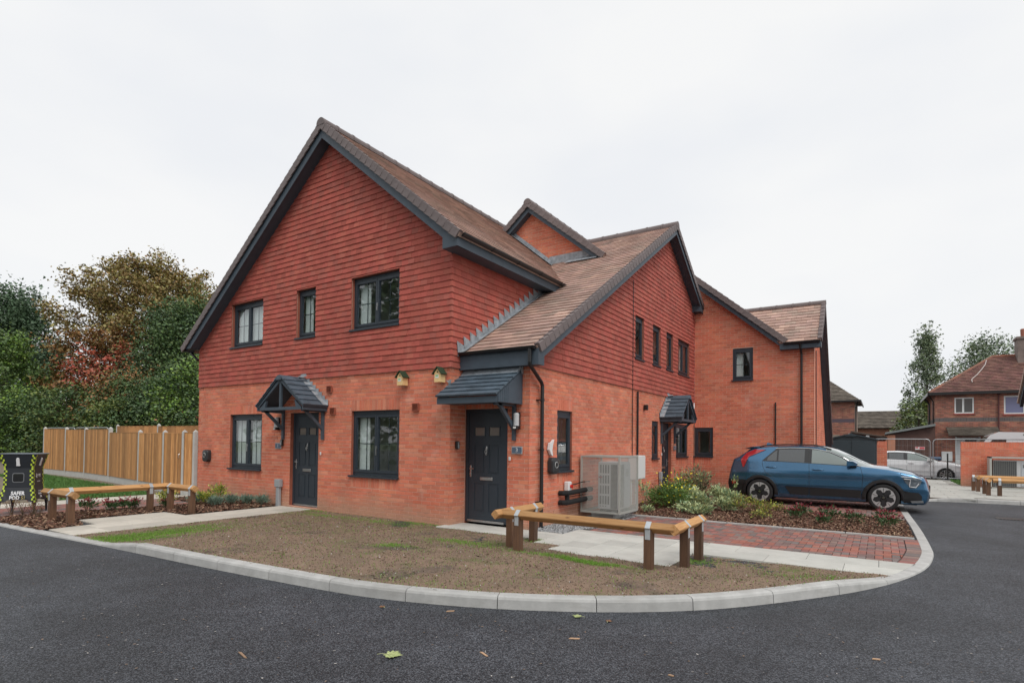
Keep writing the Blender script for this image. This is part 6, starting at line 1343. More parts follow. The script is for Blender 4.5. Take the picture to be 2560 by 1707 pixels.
    def wheel(X,mir):
        w=empty('wheel',(X,mir*-.80,.318)); w.parent=e; w.matrix_parent_inverse=Matrix.Identity(4)
        M=RX(P2*mir)  # axis z -> outward
        q=MB(); q.lathe([(.225,-.10),(.26,-.108),(.30,-.105),(.319,-.085),(.325,-.05),(.325,.05),(.319,.085),(.30,.105),(.262,.110),(.232,.098)],40,M=M,cap=False); q.build('tyre',[TYRE],w,smooth=True)
        q=MB(); q.lathe([(.236,.085),(.238,.10),(.226,.102),(.222,.075),(.20,.055),(.06,.05),(.05,.07),(0.001,.072)][::-1],40,M=M,cap=False); q.build('rim',[RIMD],w)
        q=MB(); 
        for k in range(5):
            A=R(90+72*k)+.0
            def pp(r,a,z): return M@Vector((r*math.cos(A+a),r*math.sin(A+a),z))
            if clad:
                for s_ in (-1,1):
                    q.prism([pp(.228,s_*R(1.5),.094),pp(.229,s_*R(14),.094),pp(.229,s_*R(29),.094),pp(.204,s_*R(29),.094),pp(.186,s_*R(17),.094),pp(.120,s_*R(7),.094),pp(.120,s_*R(1.5),.094)],M.to_3x3()@Vector((0,0,.010)))
                q.prism([pp(.229,R(27),.092),pp(.229,R(45),.092),pp(.220,R(45),.092),pp(.220,R(27),.092)],M.to_3x3()@Vector((0,0,.008)))
            else:
                for s_ in (-1,1): q.prism([pp(.04,s_*R(25),.08),pp(.225,s_*R(9),.09),pp(.225,s_*R(17),.09),pp(.05,s_*R(50),.08)],M.to_3x3()@Vector((0,0,.01)))
        q.lathe([(.225,.099),(.236,.1005),(.236,.1035),(.225,.1035)],40,M=M,cap=False); q.build('spokes',[RIMS],w)
        q=MB(); 
        for k in range(5):
            A=R(90+36+72*k); q.prism([M@Vector((r*math.cos(A+a),r*math.sin(A+a),.085)) for r,a in ((.06,-.5),(.12,-.42),(.20,-.36),(.213,0),(.20,.36),(.12,.42),(.06,.5))],M.to_3x3()@Vector((0,0,.010)))
        q.build('wheel_cover',[RIMD if clad else RIMS],w) if clad else None
        q=MB(); q.lathe([(.0,.106),(.028,.106),(.030,.09),(.0,.09)][::-1],12,M=M); 
        for k in range(5): A=R(90+72*k); c=Vector((.058*math.cos(A),.058*math.sin(A),.098)); q.tube([M@c,M@(c+Vector((0,0,.008)))],.008,6)
        q.build('hub',[CHR],w)
        # wheel housing
        q=MB(); N_=20
        for k in range(N_):
            t0,t1=R(-10+200*k/N_),R(-10+200*(k+1)/N_); f=lambda t,r,y:(X+r*math.cos(t),mir*-y,.31+r*math.sin(t))
            q.poly([f(t0,.372,.895),f(t1,.372,.895),f(t1,.372,.55),f(t0,.372,.55)],[(0,1,2,3)]); q.poly([f(t0,.372,.55),f(t1,.372,.55),(X,mir*-.55,.31)],[(0,1,2)])
            if clad or True:
                t0,t1=R(-8+196*k/N_),R(-8+196*(k+1)/N_); ro=.437 if clad else .378
                ys=lambda t,r:min(-side(X+r*math.cos(t),max((.31+r*math.sin(t)),.2)),.91)
                vs=[]
                for t in (t0,t1):
                    for r,dy in ((.352,-.03),(.352,.018),(.375,.026),(ro-.01,.022),(ro,.004)): vs.append((X+r*math.cos(t),mir*-(ys(t,r)+dy),.31+r*math.sin(t)))
                q.poly(vs,[(i,i+1,i+6,i+5) for i in range(4)],0 if clad else 1)
        q.build('wheel_arch',[CBLK,P],e)
    for X in (0,2.7):
        for mir in (1,-1): wheel(X,mir)
    q=MB(); q.box((-.55,-.74,.17),(3.35,.74,.24)); q.box((-.45,-.60,.24),(3.2,.60,.55)); q.build('underbody',[CBLK],e)
    if not simple:
        q=MB(); q.prism([(-.42,-.60,1.425),(-.25,-.62,1.475),(-.05,-.62,1.495),(-.05,-.62,1.46),(-.28,-.60,1.42)],(0,1.22,0)); q.build('spoiler',[P],e); q=MB(); q.prism([(.02,-.012,1.50),(.24,-.012,1.52),(.10,-.006,1.585),(.04,-.006,1.585)],(0,.024,0)); q.build('aerial',[P],e)
        q=MB(); q.box((3.60,-.26,.50),(3.625,.26,.61)); q.build('number_plate',[CBLK],e); q=MB(); q.box((3.555,-.55,.33),(3.60,.55,.52)); q.build('grille',[CBLK],e)
        q=MB(); 
        for yy in (-.35,.35): q.prism([(1.0,yy-.2,.5),(1.45,yy-.2,.5),(1.35,yy-.2,.8),(1.12,yy-.2,1.3),(1.0,yy-.2,1.3)],(0,.4,0))
        q.build('seat',[mat('seat fabric',(.05,.05,.055),.8)],e)
    return e
BLUE=paint('blue metallic paint',(.055,.165,.30),metal=.75); WPAINT=paint('white paint',(.74,.76,.78),metal=0)
car=build_car('parked_car','blue metallic crossover car with black wheel arches parked on the block drive','parked cars',BLUE); car.location=(3.93,8.80,-.030)
wc=build_car('parked_car','white hatchback car half hidden behind the wire fence','parked cars',WPAINT,clad=False,zs=.94,simple=True); wc.location=(6.50,26.9,-.17)
# ---------------- background buildings and fences ----------------
OBR=mat('old brick',(.36,.15,.10),.9,var=.2,huevar=.01,noise=.15,nscale=2,alt=[(.30,.12,.085),(.40,.18,.12),(.24,.11,.09)],altp=.4); OMO=mat('old mortar',(.30,.23,.19),.95); GBR=mat('grey brick band',(.13,.115,.115),.9,var=.15)
RTO=mat('old red roof tile',(.165,.08,.066),.85,var=.25,huevar=.012,noise=.3,nscale=.9,wash=[((.10,.11,.03),.28,.55,.68,.6,(1,1,1)),((.30,.24,.22),3,.6,.8,.4,(1,1,3))]); RTG=mat('mossy grey roof tile',(.135,.115,.095),.9,var=.25,noise=.3,nscale=1.2); UPV=mat('white frame',(.68,.70,.70),.5); DGL=mat('dark house glass',(.07,.085,.09),.08,coat=1); BGL=mat('blue curtained glass',(.16,.19,.33),.15,coat=1); BRW=mat('brown cladding',(.105,.055,.045),.7,var=.12,noise=.2,nscale=3)
def bricks_joined(mb,M,u0,u1,v0,v1,holes=(),clip=None,bl=.225,bh=.075):
    v=v0; row=0
    while v<v1:
        u=u0-(0 if row%2 else bl/2)
        while u<u1:
            rs=[(max(u,u0),min(u+bl-.012,u1),v,min(v+bh-.012,v1))]
            for h in holes: rs=minus(rs,h)
            for a,b,c,d in rs:
                if b-a<.02 or d-c<.02: continue
                pl=[(a,c),(b,c),(b,d),(a,d)]
                if clip: pl=clip_poly(pl,clip)
                if len(pl)>2: mb.face([M@Vector((x,y,.006)) for x,y in pl],0,rnd.random())
            u+=bl
        v+=bh; row+=1
def tiles_joined(mb,O,U,Sv,poly,g=.2,w=.25,t=.03):
    U=Vector(U).normalized(); Sv=Vector(Sv).normalized(); n=U.cross(Sv); M=frame(O,U,Sv,n); us=[p[0] for p in poly]; vs=[p[1] for p in poly]; v=min(vs); row=0
    while v<max(vs):
        u=min(us)-(row%2)*w/2
        while u<max(us):
            pl=clip_poly([(u+.004,v),(u+w-.004,v),(u+w-.004,v+g),(u+.004,v+g)],poly)
            if len(pl)>2 and parea(pl)>1e-3:
                r=rnd.random(); zz=lambda p:(t+.01*r)*(1-(p[1]-v)/g)+.002
                mb.face([M@Vector((p[0],p[1],zz(p))) for p in pl],0,r); lo=[p for p in pl if p[1]<v+1e-4]
                if len(lo)>=2: a,b=lo[0],lo[-1]; mb.face([M@Vector((a[0],a[1],zz(a))),M@Vector((a[0],a[1],0)),M@Vector((b[0],b[1],0)),M@Vector((b[0],b[1],zz(b)))],0,r)
            u+=w
        v+=g; row+=1
def bwindow(parent,M,a,b,c,d,panes=2,gl=DGL,split=None,sill=True):
    w,h=b-a,d-c; q=MB(); f=.07; xs=[0]+[w*(split[i] if split else (i+1)/panes) for i in range(panes-1)]+[w]
    q.box((0,0,.0),(w,f,.05)); q.box((0,h-f,0),(w,h,.05)); q.box((0,f,0),(f,h-f,.05)); q.box((w-f,f,0),(w,h-f,.05))
    for x in xs[1:-1]: q.box((x-f*.7,f,0),(x+f*.7,h-f,.055))
    o=q.build('window',[UPV],parent); o.matrix_local=M@T(a,c,-.05)
    for i in range(panes): q=MB(); q.box((xs[i]+f*.6,f*.8,.01),(xs[i+1]-f*.6,h-f*.8,.02)); q.build('pane',[gl],o)
    if sill: q=MB(); q.box((-.05,-.09,.0),(w+.05,-.002,.10)); q.build('sill',[mat('red sill',(.28,.06,.045),.6)],o)
    return o
# semi-detached red house at right
h1=empty('red_roofed_house',(9.52,36.97,-.2),0,'old red brick house with hipped red tile roof and white windows at right','house'); I1=T(-9.52,-36.97,.2)
X0,Y0,X1,EZ=9.52,36.97,20.0,4.95; YB=44.0; FH=frame((X0,Y0,0),(1,0,0),(0,0,1),(0,-1,0)); FHs=frame((X0,Y0,0),(0,-1,0),(0,0,1),(-1,0,0))
wins=[(.98,1.93,3.62,4.62),(3.35,4.90,3.55,4.65),(3.35,4.90,.9,2.35)]; dr=(1.05,2.2,0,2.12)
q=MB(); wall_panel(q,FH,[(0,-.3),(10.5,-.3),(10.5,EZ),(0,EZ)],wins+[dr],.2); wall_panel(q,FHs,[(-6.5,-.3),(-.21,-.3),(-.21,EZ),(-6.5,EZ)],[],.2); q.box((X0+.21,YB-.2,-.3),(X1,YB,EZ)); w=q.build('wall',[OMO],h1); w.matrix_parent_inverse=I1
q=MB(); bricks_joined(q,FH,0,10.5,-.2,EZ,wins+[dr,(0,10.5,3.12,3.36)]); bricks_joined(q,FHs,-6.5,0,-.2,EZ,[(-6.5,0,3.12,3.36)]); q.build('brickwork',[OBR],w,kind='stuff')
q=MB(); bricks_joined(q,FH@T(0,0,.004),0,10.5,3.12,3.36,bl=.075,bh=.24); bricks_joined(q,FHs@T(0,0,.004),-6.5,0,3.12,3.36,bl=.225); q.build('brick_band',[GBR],w,kind='stuff')
RZ1=7.5; OV=.35; run=(YB-Y0)/2+OV; HL=3.25
q=MB(); V=[(X0-OV,Y0-OV,EZ),(X1,Y0-OV,EZ),(X1,YB+OV,EZ),(X0-OV,YB+OV,EZ),(X0+HL,(Y0+YB)/2,RZ1),(X1,(Y0+YB)/2,RZ1)]; q.poly(V,[(0,1,5,4),(3,0,4),(2,3,4,5),(0,3,2,1)]); rf=q.build('roof',[RTO],h1); rf.matrix_parent_inverse=I1
SL=math.hypot(run,RZ1-EZ); q=MB(); tiles_joined(q,V[0],(1,0,0),(0,run,RZ1-EZ),[(0,0),(X1-X0+OV,0),(X1-X0+OV,SL),(HL+OV,SL)]); HS=math.hypot(HL+OV,RZ1-EZ); tiles_joined(q,V[3],(0,-1,0),(HL+OV,0,RZ1-EZ),[(0,0),(2*run,0),(run,HS)]); q.build('roof_tiling',[RTO],rf,kind='stuff')
q=MB(); q.tube([(X0+HL,(Y0+YB)/2,RZ1),(X1,(Y0+YB)/2,RZ1)],.11,8); q.tube([V[0],V[4]],.09,8); q.build('ridge',[mat('orange ridge tile',(.34,.12,.07),.8,noise=.4,nscale=1.5,col2=(.15,.10,.08))],rf)
q=MB(); q.tube([(12.46, 40.13, 7.32), (12.32, 39.52, 6.92), (12.06, 38.93, 6.54), (11.77, 38.37, 6.16), (11.54, 38.02, 5.93), (11.44, 37.81, 5.8), (11.44, 37.52, 5.61)],.03,5); q.build('cable',[mat('pale cable',(.45,.40,.38),.7)],rf)
q=MB(); q.box((X0-OV,Y0-OV-.06,EZ-.16),(X1,Y0-OV,EZ+.02)); q.box((X0-OV-.06,Y0-OV,EZ-.16),(X0-OV,YB+OV,EZ+.02)); o=q.build('gutter',[BLK],h1); o.matrix_parent_inverse=I1
q=MB(); cx=14.38; q.box((cx-.45,39.6,RZ1-.9),(cx+.9,40.7,RZ1+.95)); q.box((cx-.52,39.53,RZ1+.95),(cx+.97,40.77,RZ1+1.1)); ch=q.build('chimney',[mat('chimney brick',(.20,.16,.145),.9,noise=.3,nscale=2)],h1); ch.matrix_parent_inverse=I1
for dx in (0,.5): q=MB(); q.lathe([(.13,0),(.15,.5),(.12,.55)],10,M=T(cx-.1+dx,40.1,RZ1+1.1)); q.build('chimney_pot',[mat('clay pot',(.32,.12,.08),.8)],ch)
for i,w_ in enumerate(wins):
    o=bwindow(h1,FH,*w_,2,gl=(DGL,BGL,DGL)[i],split=[.45] if i==0 else [.6]); o.matrix_parent_inverse=I1
q=MB(); q.prism([(.55,2.75,.02),(4.0-1.0,2.75,.02),(3.15,2.28,.75),(.62,2.28,.75)],(0,-.06,0)); o=q.build('porch_roof',[RTG],h1); o.matrix_local=FH; o.matrix_parent_inverse=I1; 
q=MB(); tiles_joined(q,Vector((.62,2.28,.76)),(1,0,0),(0,.47,-.73),[(0,0),(2.5,0),(2.45,.86),(-.05,.86)],g=.12); o=q.build('porch_tiling',[RTG],h1,kind='stuff'); o.matrix_local=FH; o.matrix_parent_inverse=I1
q=MB(); q.box((1.05,0,-.08),(2.2,2.12,-.04)); q.box((1.0,0,-.04),(1.09,2.16,.03)); q.box((1.35,0,-.04),(1.42,2.12,.03)); q.box((2.15,0,-.04),(2.24,2.16,.03)); o=q.build('door',[UPV],h1); o.matrix_local=FH; o.matrix_parent_inverse=I1; q=MB(); q.box((1.5,1.0,-.035),(2.05,2.0,-.02)); q.build('door_glass',[DGL],o)
for (x,y) in ((X0+3.1,Y0-.07),): q=MB(); q.tube([(x,y,EZ-.1),(x,y,-.2)],.04,6); o=q.build('downpipe',[mat('maroon pipe',(.10,.03,.03),.6)],h1); o.matrix_parent_inverse=I1
for y in (Y0+.5,Y0+3.6,Y0+4.2): q=MB(); q.tube([(X0-.3,y,EZ-.1),(X0-.07,y,EZ-.5),(X0-.07,y,-.2)],.04,6); o=q.build('downpipe',[BLK],h1); o.matrix_parent_inverse=I1
q=MB(); q.bbox((.05+.25,.62,0),(.85,1.22,.18),.02); o=q.build('meter_cupboard',[UPV],h1); o.matrix_local=FH; o.matrix_parent_inverse=I1
q=MB(); q.prism([(1.0,2.12,.0),(1.0,2.12,-.03),(1,2.12,-.03)],(0,0,.01)) if False else None
# garages between the houses
g1=empty('garage',(8.3,36.5,-.2),0,'brown clad lean-to garage with grey roof edge beside the red roofed house','garage'); IG=T(-8.3,-36.5,.2)
q=MB(); q.prism([(7.05,36.6,-.3),(9.5,36.6,-.3),(9.5,36.6,2.80),(7.05,36.6,2.30)],(0,6,0)); q.build('wall',[BRW],g1).matrix_parent_inverse=IG
for k in range(18): q=MB(); q.box((7.45+k*.112,36.55,-.2),(7.45+k*.112+.10,36.6-.002,1.95)); q.build('door_panel',[BRW],g1).matrix_parent_inverse=IG
q=MB(); q.prism([(6.85,36.3,2.30),(9.50,36.3,2.83),(9.50,36.3,2.98),(6.85,36.3,2.42)],(0,6.5,0)); q.build('roof',[mat('grey felt roof',(.20,.22,.22),.7)],g1).matrix_parent_inverse=IG
q=MB(); q.box((7.0,36.5,-.2),(7.4,36.599,2.25)); q.build('pier',[OBR],g1).matrix_parent_inverse=IG
g2=empty('garage',(6,37.5,-.2),0,'low dark brown garage with sloping roof next to the left far house','garage'); IG=T(-6,-37.5,.2)
q=MB(); q.prism([(4.95,37.8,-.3),(6.85,37.8,-.3),(6.85,37.8,2.1),(4.95,37.8,2.45)],(0,6,0)); q.build('wall',[BRW],g2).matrix_parent_inverse=IG
for k in range(4): q=MB(); q.prism([(4.9,37.75,2.38-k*.13),(6.9,37.75,2.02-k*.13),(6.9,37.75,2.10-k*.13),(4.9,37.75,2.47-k*.13)],(0,-.04-.01*k,0)); q.build('board',[BRW],g2).matrix_parent_inverse=IG
q=MB(); q.prism([(4.85,37.6,2.46),(6.95,37.6,2.09),(6.95,37.6,2.17),(4.85,37.6,2.56)],(0,6.3,0)); q.build('roof',[mat('brown felt',(.10,.075,.06),.8)],g2).matrix_parent_inverse=IG
q=MB(); q.box((5.75,37.66,2.05),(5.95,37.72,2.25)); q.build('lamp',[WHITE],g2).matrix_parent_inverse=IG; q=MB(); q.box((4.72,37.6,1.98),(4.95,37.66,2.38)); q.build('sign',[mat('pale sign',(.55,.50,.48),.6)],g2).matrix_parent_inverse=IG
# house left behind block C
h2=empty('hipped_house',(4.98,41.17,-.2),0,'brick house with mossy grey hipped roof and dark blue brick band, beyond the end house','house'); I2=T(-4.98,-41.17,.2)
FH2=frame((-3,41.17,0),(1,0,0),(0,0,1),(0,-1,0)); q=MB(); wall_panel(q,FH2,[(0,-.3),(7.98,-.3),(7.98,4.95),(0,4.95)],[],.2); q.box((4.7,41.38,-.3),(4.98,48,4.95)); w=q.build('wall',[OMO],h2); w.matrix_parent_inverse=I2
q=MB(); bricks_joined(q,FH2,4.0,7.98,-.2,4.95,[(4,7.98,3.28,3.55)]); q.build('brickwork',[OBR],w,kind='stuff'); q=MB(); q.box((4,3.28,.002),(7.98,3.55,.012)); o=q.build('brick_band',[mat('blue brick band',(.10,.075,.095),.8)],w); o.matrix_local=FH2
q=MB(); V=[(-3.3,40.8,4.9),(5.35,40.8,4.9),(5.35,48.3,4.9),(-3.3,48.3,4.9),(1.9,44.5,7.75),(-3.3,44.5,7.75)]; q.poly(V,[(0,1,4,5),(1,2,4),(2,3,5,4),(0,3,2,1)]); rf=q.build('roof',[RTG],h2); rf.matrix_parent_inverse=I2
q=MB(); SL=math.hypot(3.7,2.85); tiles_joined(q,V[0],(1,0,0),(0,3.7,2.85),[(2.5,0),(8.65,0),(5.2,SL),(2.5,SL)]); q.build('roof_tiling',[RTG],rf,kind='stuff')
q=MB(); q.box((-3.3,40.74,4.80),(5.4,40.80,4.93)); q.box((5.35,40.74,4.78),(5.41,48.3,4.93)); q.tube([(5.2,41.1,4.8),(5.06,41.12,4.4),(5.06,41.12,2.0)],.045,6); q.build('gutter',[BLK],h2).matrix_parent_inverse=I2
q=MB(); q.prism([(6.15,2.35,.02),(7.0,2.35,.02),(7.05,2.15,.5),(6.1,2.15,.5)],(0,-.35,0)); o=q.build('porch_roof',[RTG],h2); o.matrix_local=FH2; o.matrix_parent_inverse=I2
# far row
h3=empty('far_terrace',(7,62,-.2),0,'distant low row with ribbed grey tile roof between the two far houses','house'); I3=T(-7,-62,.2)
q=MB(); q.box((1,60.5,-.2),(15,66,3.5)); q.build('wall',[OBR],h3).matrix_parent_inverse=I3; q=MB(); V=[(.6,60,3.35),(15.4,60,3.35),(15.4,63.3,5.25),(.6,63.3,5.25),(15.4,66.6,3.35),(.6,66.6,3.35)]; q.poly(V,[(0,1,2,3),(3,2,4,5),(0,5,4,1),(0,3,5),(1,4,2)]); rf=q.build('roof',[RTG],h3); rf.matrix_parent_inverse=I3
q=MB(); tiles_joined(q,V[0],(1,0,0),(0,3.3,1.9),[(2.8,0),(12,0),(12,3.8),(2.8,3.8)],g=.32,w=.30,t=.06); q.build('roof_tiling',[RTG],rf,kind='stuff')
# red brick screen walls
def screen(name,x0,x1,y,zt,label,th=.225):
    e=empty(name,(x0,y,0),0,label,'garden wall','red brick screen walls'); F=frame((0,0,0),(1,0,0),(0,0,1),(0,-1,0)); q=MB(); q.box((.008,.008,-.2),(x1-x0-.008,th-.008,zt-.02)); w=q.build('core',[MORTAR],e)
    P=Pieces('brick','brickwork',[BRICK],limit=300); iv=T(x0,y,0); WM=iv@F
    lay_bricks(P,WM@T(0,0,-.002),0,x1-x0,-.15,zt-.15); soldiers(P,WM@T(0,0,-.002),0,x1-x0,zt-.225)
    lay_bricks(P,iv@frame((0,0,0),(0,-1,0),(0,0,1),(-1,0,0))@T(0,0,-.002),-th,0,-.15,zt-.01)
    q=MB(); n=round((x1-x0)/.075)
    for k in range(n): q.box((k*.075*(x1-x0)/(n*.075)+.004,-.004,zt-.018),((k+1)*(x1-x0)/n-.004,th+.004,zt))
    q.build('coping',[BRICK],e,kind='stuff'); P.flush(w,iv.inverted()); return e
screen('screen_wall',9.10,13.5,18.82,1.70,'long red brick screen wall with a grey caged unit in front'); screen('screen_wall',6.46,6.80,18.82,1.70,'narrow red brick wall end between the dark shed and the white car'); screen('screen_wall',4.55,4.78,17.6,1.70,'sliver of red brick wall left of the dark shed')
hp2=empty('heat_pump',(9.82,18.05,.05),0,'wide grey caged heat pump against the long screen wall','heat pump','caged heat pumps'); q=MB(); W2=1.5; H2_=1.12
for a,b in (((0,0,0),(.06,.06,H2_)),((W2-.06,0,0),(W2,.06,H2_)),((0,0,H2_-.05),(W2,.06,H2_)),((0,.0,0),(W2,.06,.05)),((0,.06,0),(.05,.6,H2_)),((0,.06,H2_-.03),(W2,.6,H2_))): q.box(a,b)
q.build('cage_frame',[CAGE],hp2); q=MB(); q.box((.12,.12,.08),(W2,.5,H2_-.12)); q.build('casing',[UNIT],hp2)
for k in range(30): q=MB(); q.box((.13,.10,.1+k*.028),(.74,.118,.1+k*.028+.014)); q.build('fin',[FIN],hp2)
q=MB(); q.box((.13,.117,.09),(.74,.1195,H2_-.14)); q.build('coil',[mat('coil grey',(.09,.09,.095),.6)],hp2); q=MB(); q.box((.86,.10,.12),(1.3,.1195,H2_-.2)); q.build('service_panel',[LGR],hp2); q=MB(); q.box((.9,.092,.75),(1.2,.0995,.86)); q.build('vent',[FIN],hp2)
q=MB(); 
for k in range(27): q.box((.06+k*.05,.03,.05),(.064+k*.05,.034,H2_-.05))
q.build('wire_mesh',[CAGE],hp2,kind='stuff')
# shed
sh=empty('shed',(4.80,17.4,-.03),0,'dark blue grey metal shed with low pitched roof behind the car','shed'); SM=mat('shed steel',(.030,.045,.055),.5,noise=.05,nscale=2); q=MB(); w=1.66
q.prism([(0,0,0),(w,0,0),(w,0,1.78),(w/2,0,1.97),(0,0,1.78)],(0,1.6,0)); q.build('wall',[SM],sh)
for x0,x1 in ((.06,w/2-.005),(w/2+.005,w-.06)): q=MB(); q.bbox((x0,-.03,.03),(x1,-.001,1.73),.008); q.build('door',[SM],sh)
for s in (-1,1): q=MB(); q.prism([(w/2+s*(w/2+.06),-.06,1.75),(w/2,-.06,1.97),(w/2,-.06,2.01),(w/2+s*(w/2+.06),-.06,1.80)],(0,1.72,0)); q.build('roof',[SM],sh)
q=MB(); q.prism([(w/2-.2,-.07,1.90),(w/2+.2,-.07,1.90),(w/2,-.07,2.04)],(0,.01,0)); q.box((w/2-.06,-.04,1.86),(w/2+.06,-.031,1.875)); q.build('gable_trim',[SM],sh)
# mesh construction fence panels
def mesh_panel(p0,p1,h,label,z=0,group='temporary wire fence panels',mesh=True,step=.16):
    e=empty('mesh_fence_panel',(p0[0],p0[1],z),math.atan2(p1[1]-p0[1],p1[0]-p0[0]),label,'fence panel',group); L_=math.dist(p0,p1); q=MB(); r=.16
    pts=[(0,0,.10),(0,0,h-r)]+[(r-r*math.cos(t),0,h-r+r*math.sin(t)) for t in (R(30),R(60),R(90))]+[(L_-r+r*math.sin(t),0,h-r+r*math.cos(t)) for t in (0,R(30),R(60),R(90))]+[(L_,0,.10)]
    q.tube(pts,.021,6); q.tube([(0,0,.16),(L_,0,.16)],.019,6); q.build('frame',[mat('galvanised tube',(.42,.44,.46),.4,metal=.6)],e)
    if mesh:
        q=MB(); x=step
        while x<L_: q.box((x,-.002,.16),(x+.004,.002,h-.02)); x+=step
        for zz in (.45,.85,1.25,1.6): 
            if zz<h: q.box((0,-.003,zz),(L_,.003,zz+.005))
        q.build('wire_mesh',[mat('wire',(.30,.31,.32),.5,metal=.5)],e,kind='stuff')
    for x in (0,L_): q=MB(); q.bbox((x-.30,-.12,0),(x+.30,.12,.12),.03); q.build('foot_block',[mat('rubber foot',(.12,.115,.10),.9)],e)
    return e
mp1=mesh_panel((5.05,23.75),(8.47,23.75),1.90,'wire fence panel left of the joint, carrying a small red and white sign',z=-.05); mp2=mesh_panel((8.57,23.75),(11.95,23.75),1.90,'wire fence panel right of the joint, running behind the brick wall',z=-.05)
q=MB(); q.box((2.86,-.03,1.42),(3.22,-.022,1.55)); s_=q.build('sign',[WHT],mp1); q=MB(); q.box((2.87,-.034,1.48),(2.98,-.031,1.54)); q.box((3.02,-.034,1.44),(3.21,-.031,1.54)); q.build('sign_print',[mat('sign red',(.60,.10,.12),.6)],mp1)
mesh_panel((-26,3.2),(-22.7,3.3),2.0,'wire fence panel at the left edge in front of the hedge',z=-.05,step=.09); mesh_panel((-29.4,3.1),(-26.1,3.2),2.0,'second wire fence panel, leftmost in view',z=-.05,step=.09); mesh_panel((-13,3.4),(-9.2,3.4),2.02,'wire fence panel showing above the boarded fence by the house',z=-.0)
q=MB(); q.box((9.0,22.9,-.03),(9.05,22.95,1.22)); rf_=q.build('railing_post',[BLK]); tag(rf_,'black square steel post in front of the white car wheel','post')
q=MB(); 
e=empty('railing',(9.1,22.92,0),0,'thin dark wire railing beside the black post','railing')
for k in range(8): q=MB(); q.box((.2+k*.24,0,.0),(.206+k*.24,.006,1.2)); q.build('bar',[BLK],e)
q=MB(); q.box((-.05,-.002,.28),(2.0,.004,.286)); q.box((-.05,-.002,.98),(2.0,.004,.986)); q.build('rail',[BLK],e)
for x,y,c,l in ((8.15,29.2,(.03,.16,.05),'green wheelie bin behind the white car'),(8.95,29.3,(.02,.05,.10),'dark blue wheelie bin behind the fence joint')):
    e=empty('wheelie_bin',(x,y,-.2),0,l,'wheelie bin','wheelie bins'); m_=mat('bin '+l[:5],c,.5); q=MB(); frust(q,.25,.0,.29,1.05) ; q.build('bin_body',[m_],e); q=MB(); q.prism([(-.31,-.32,1.05),(.31,-.32,1.05),(.31,.30,1.14),(-.31,.30,1.14)],(0,0,.045)); q.build('lid',[m_],e)
# white van behind the wall
vn=empty('van',(11.2,30.5,-.2),0,'white van whose roof and windows show above the screen wall','van'); q=MB(); q.prism([(0,0,.35),(4.6,0,.35),(4.6,0,2.45),(.55,0,2.52),(.2,0,2.35),(-.35,0,1.55),(-.45,0,.9)],(0,1.9,0)); q.build('body',[WPAINT],vn); q=MB(); q.prism([(-.05,-.01,1.62),(.85,-.01,1.62),(.85,-.01,2.15),(.32,-.01,2.15)],(0,.008,0)); q.prism([(-.33,.15,1.60),(.17,.15,2.28),(.17,1.75,2.28),(-.33,1.75,1.60)],(-.02,0,.02)); q.build('window',[TINT],vn); q=MB(); q.box((.5,-.02,1.50),(4.5,-.005,1.56)); q.box((1.5,-.015,2.36),(2.2,-.004,2.40)); q.build('trim',[CBLK],vn)
for x in (.55,3.8): q=MB(); q.lathe([(.2,-.1),(.34,-.09),(.34,.09),(.2,.1)],20,M=T(x,.0,.34)@RX(P2)); q.build('wheel',[TYRE],vn)
# gable edge of the next building at the right margin
nb=empty('neighbour_building',(13.2,26,-.2),0,'corner of a dark verged gable roof at the right margin','house'); q=MB(); q.prism([(11.72,25.0,3.30),(11.72,22.4,5.55),(11.72,22.4,5.80),(11.72,25.1,3.48)],(.12,0,0)); q.build('bargeboard',[ANTH],nb).matrix_parent_inverse=T(-13.2,-26,.2)
q=MB(); q.prism([(11.66,25.15,3.46),(11.66,20.0,7.9),(11.66,20.0,8.02),(11.66,25.25,3.52)],(5,0,0)); q.build('roof',[RTILE],nb).matrix_parent_inverse=T(-13.2,-26,.2)
q=MB(); q.box((12.0,19,-.2),(16,24.9,3.3)); q.build('wall',[BRICK],nb).matrix_parent_inverse=T(-13.2,-26,.2)
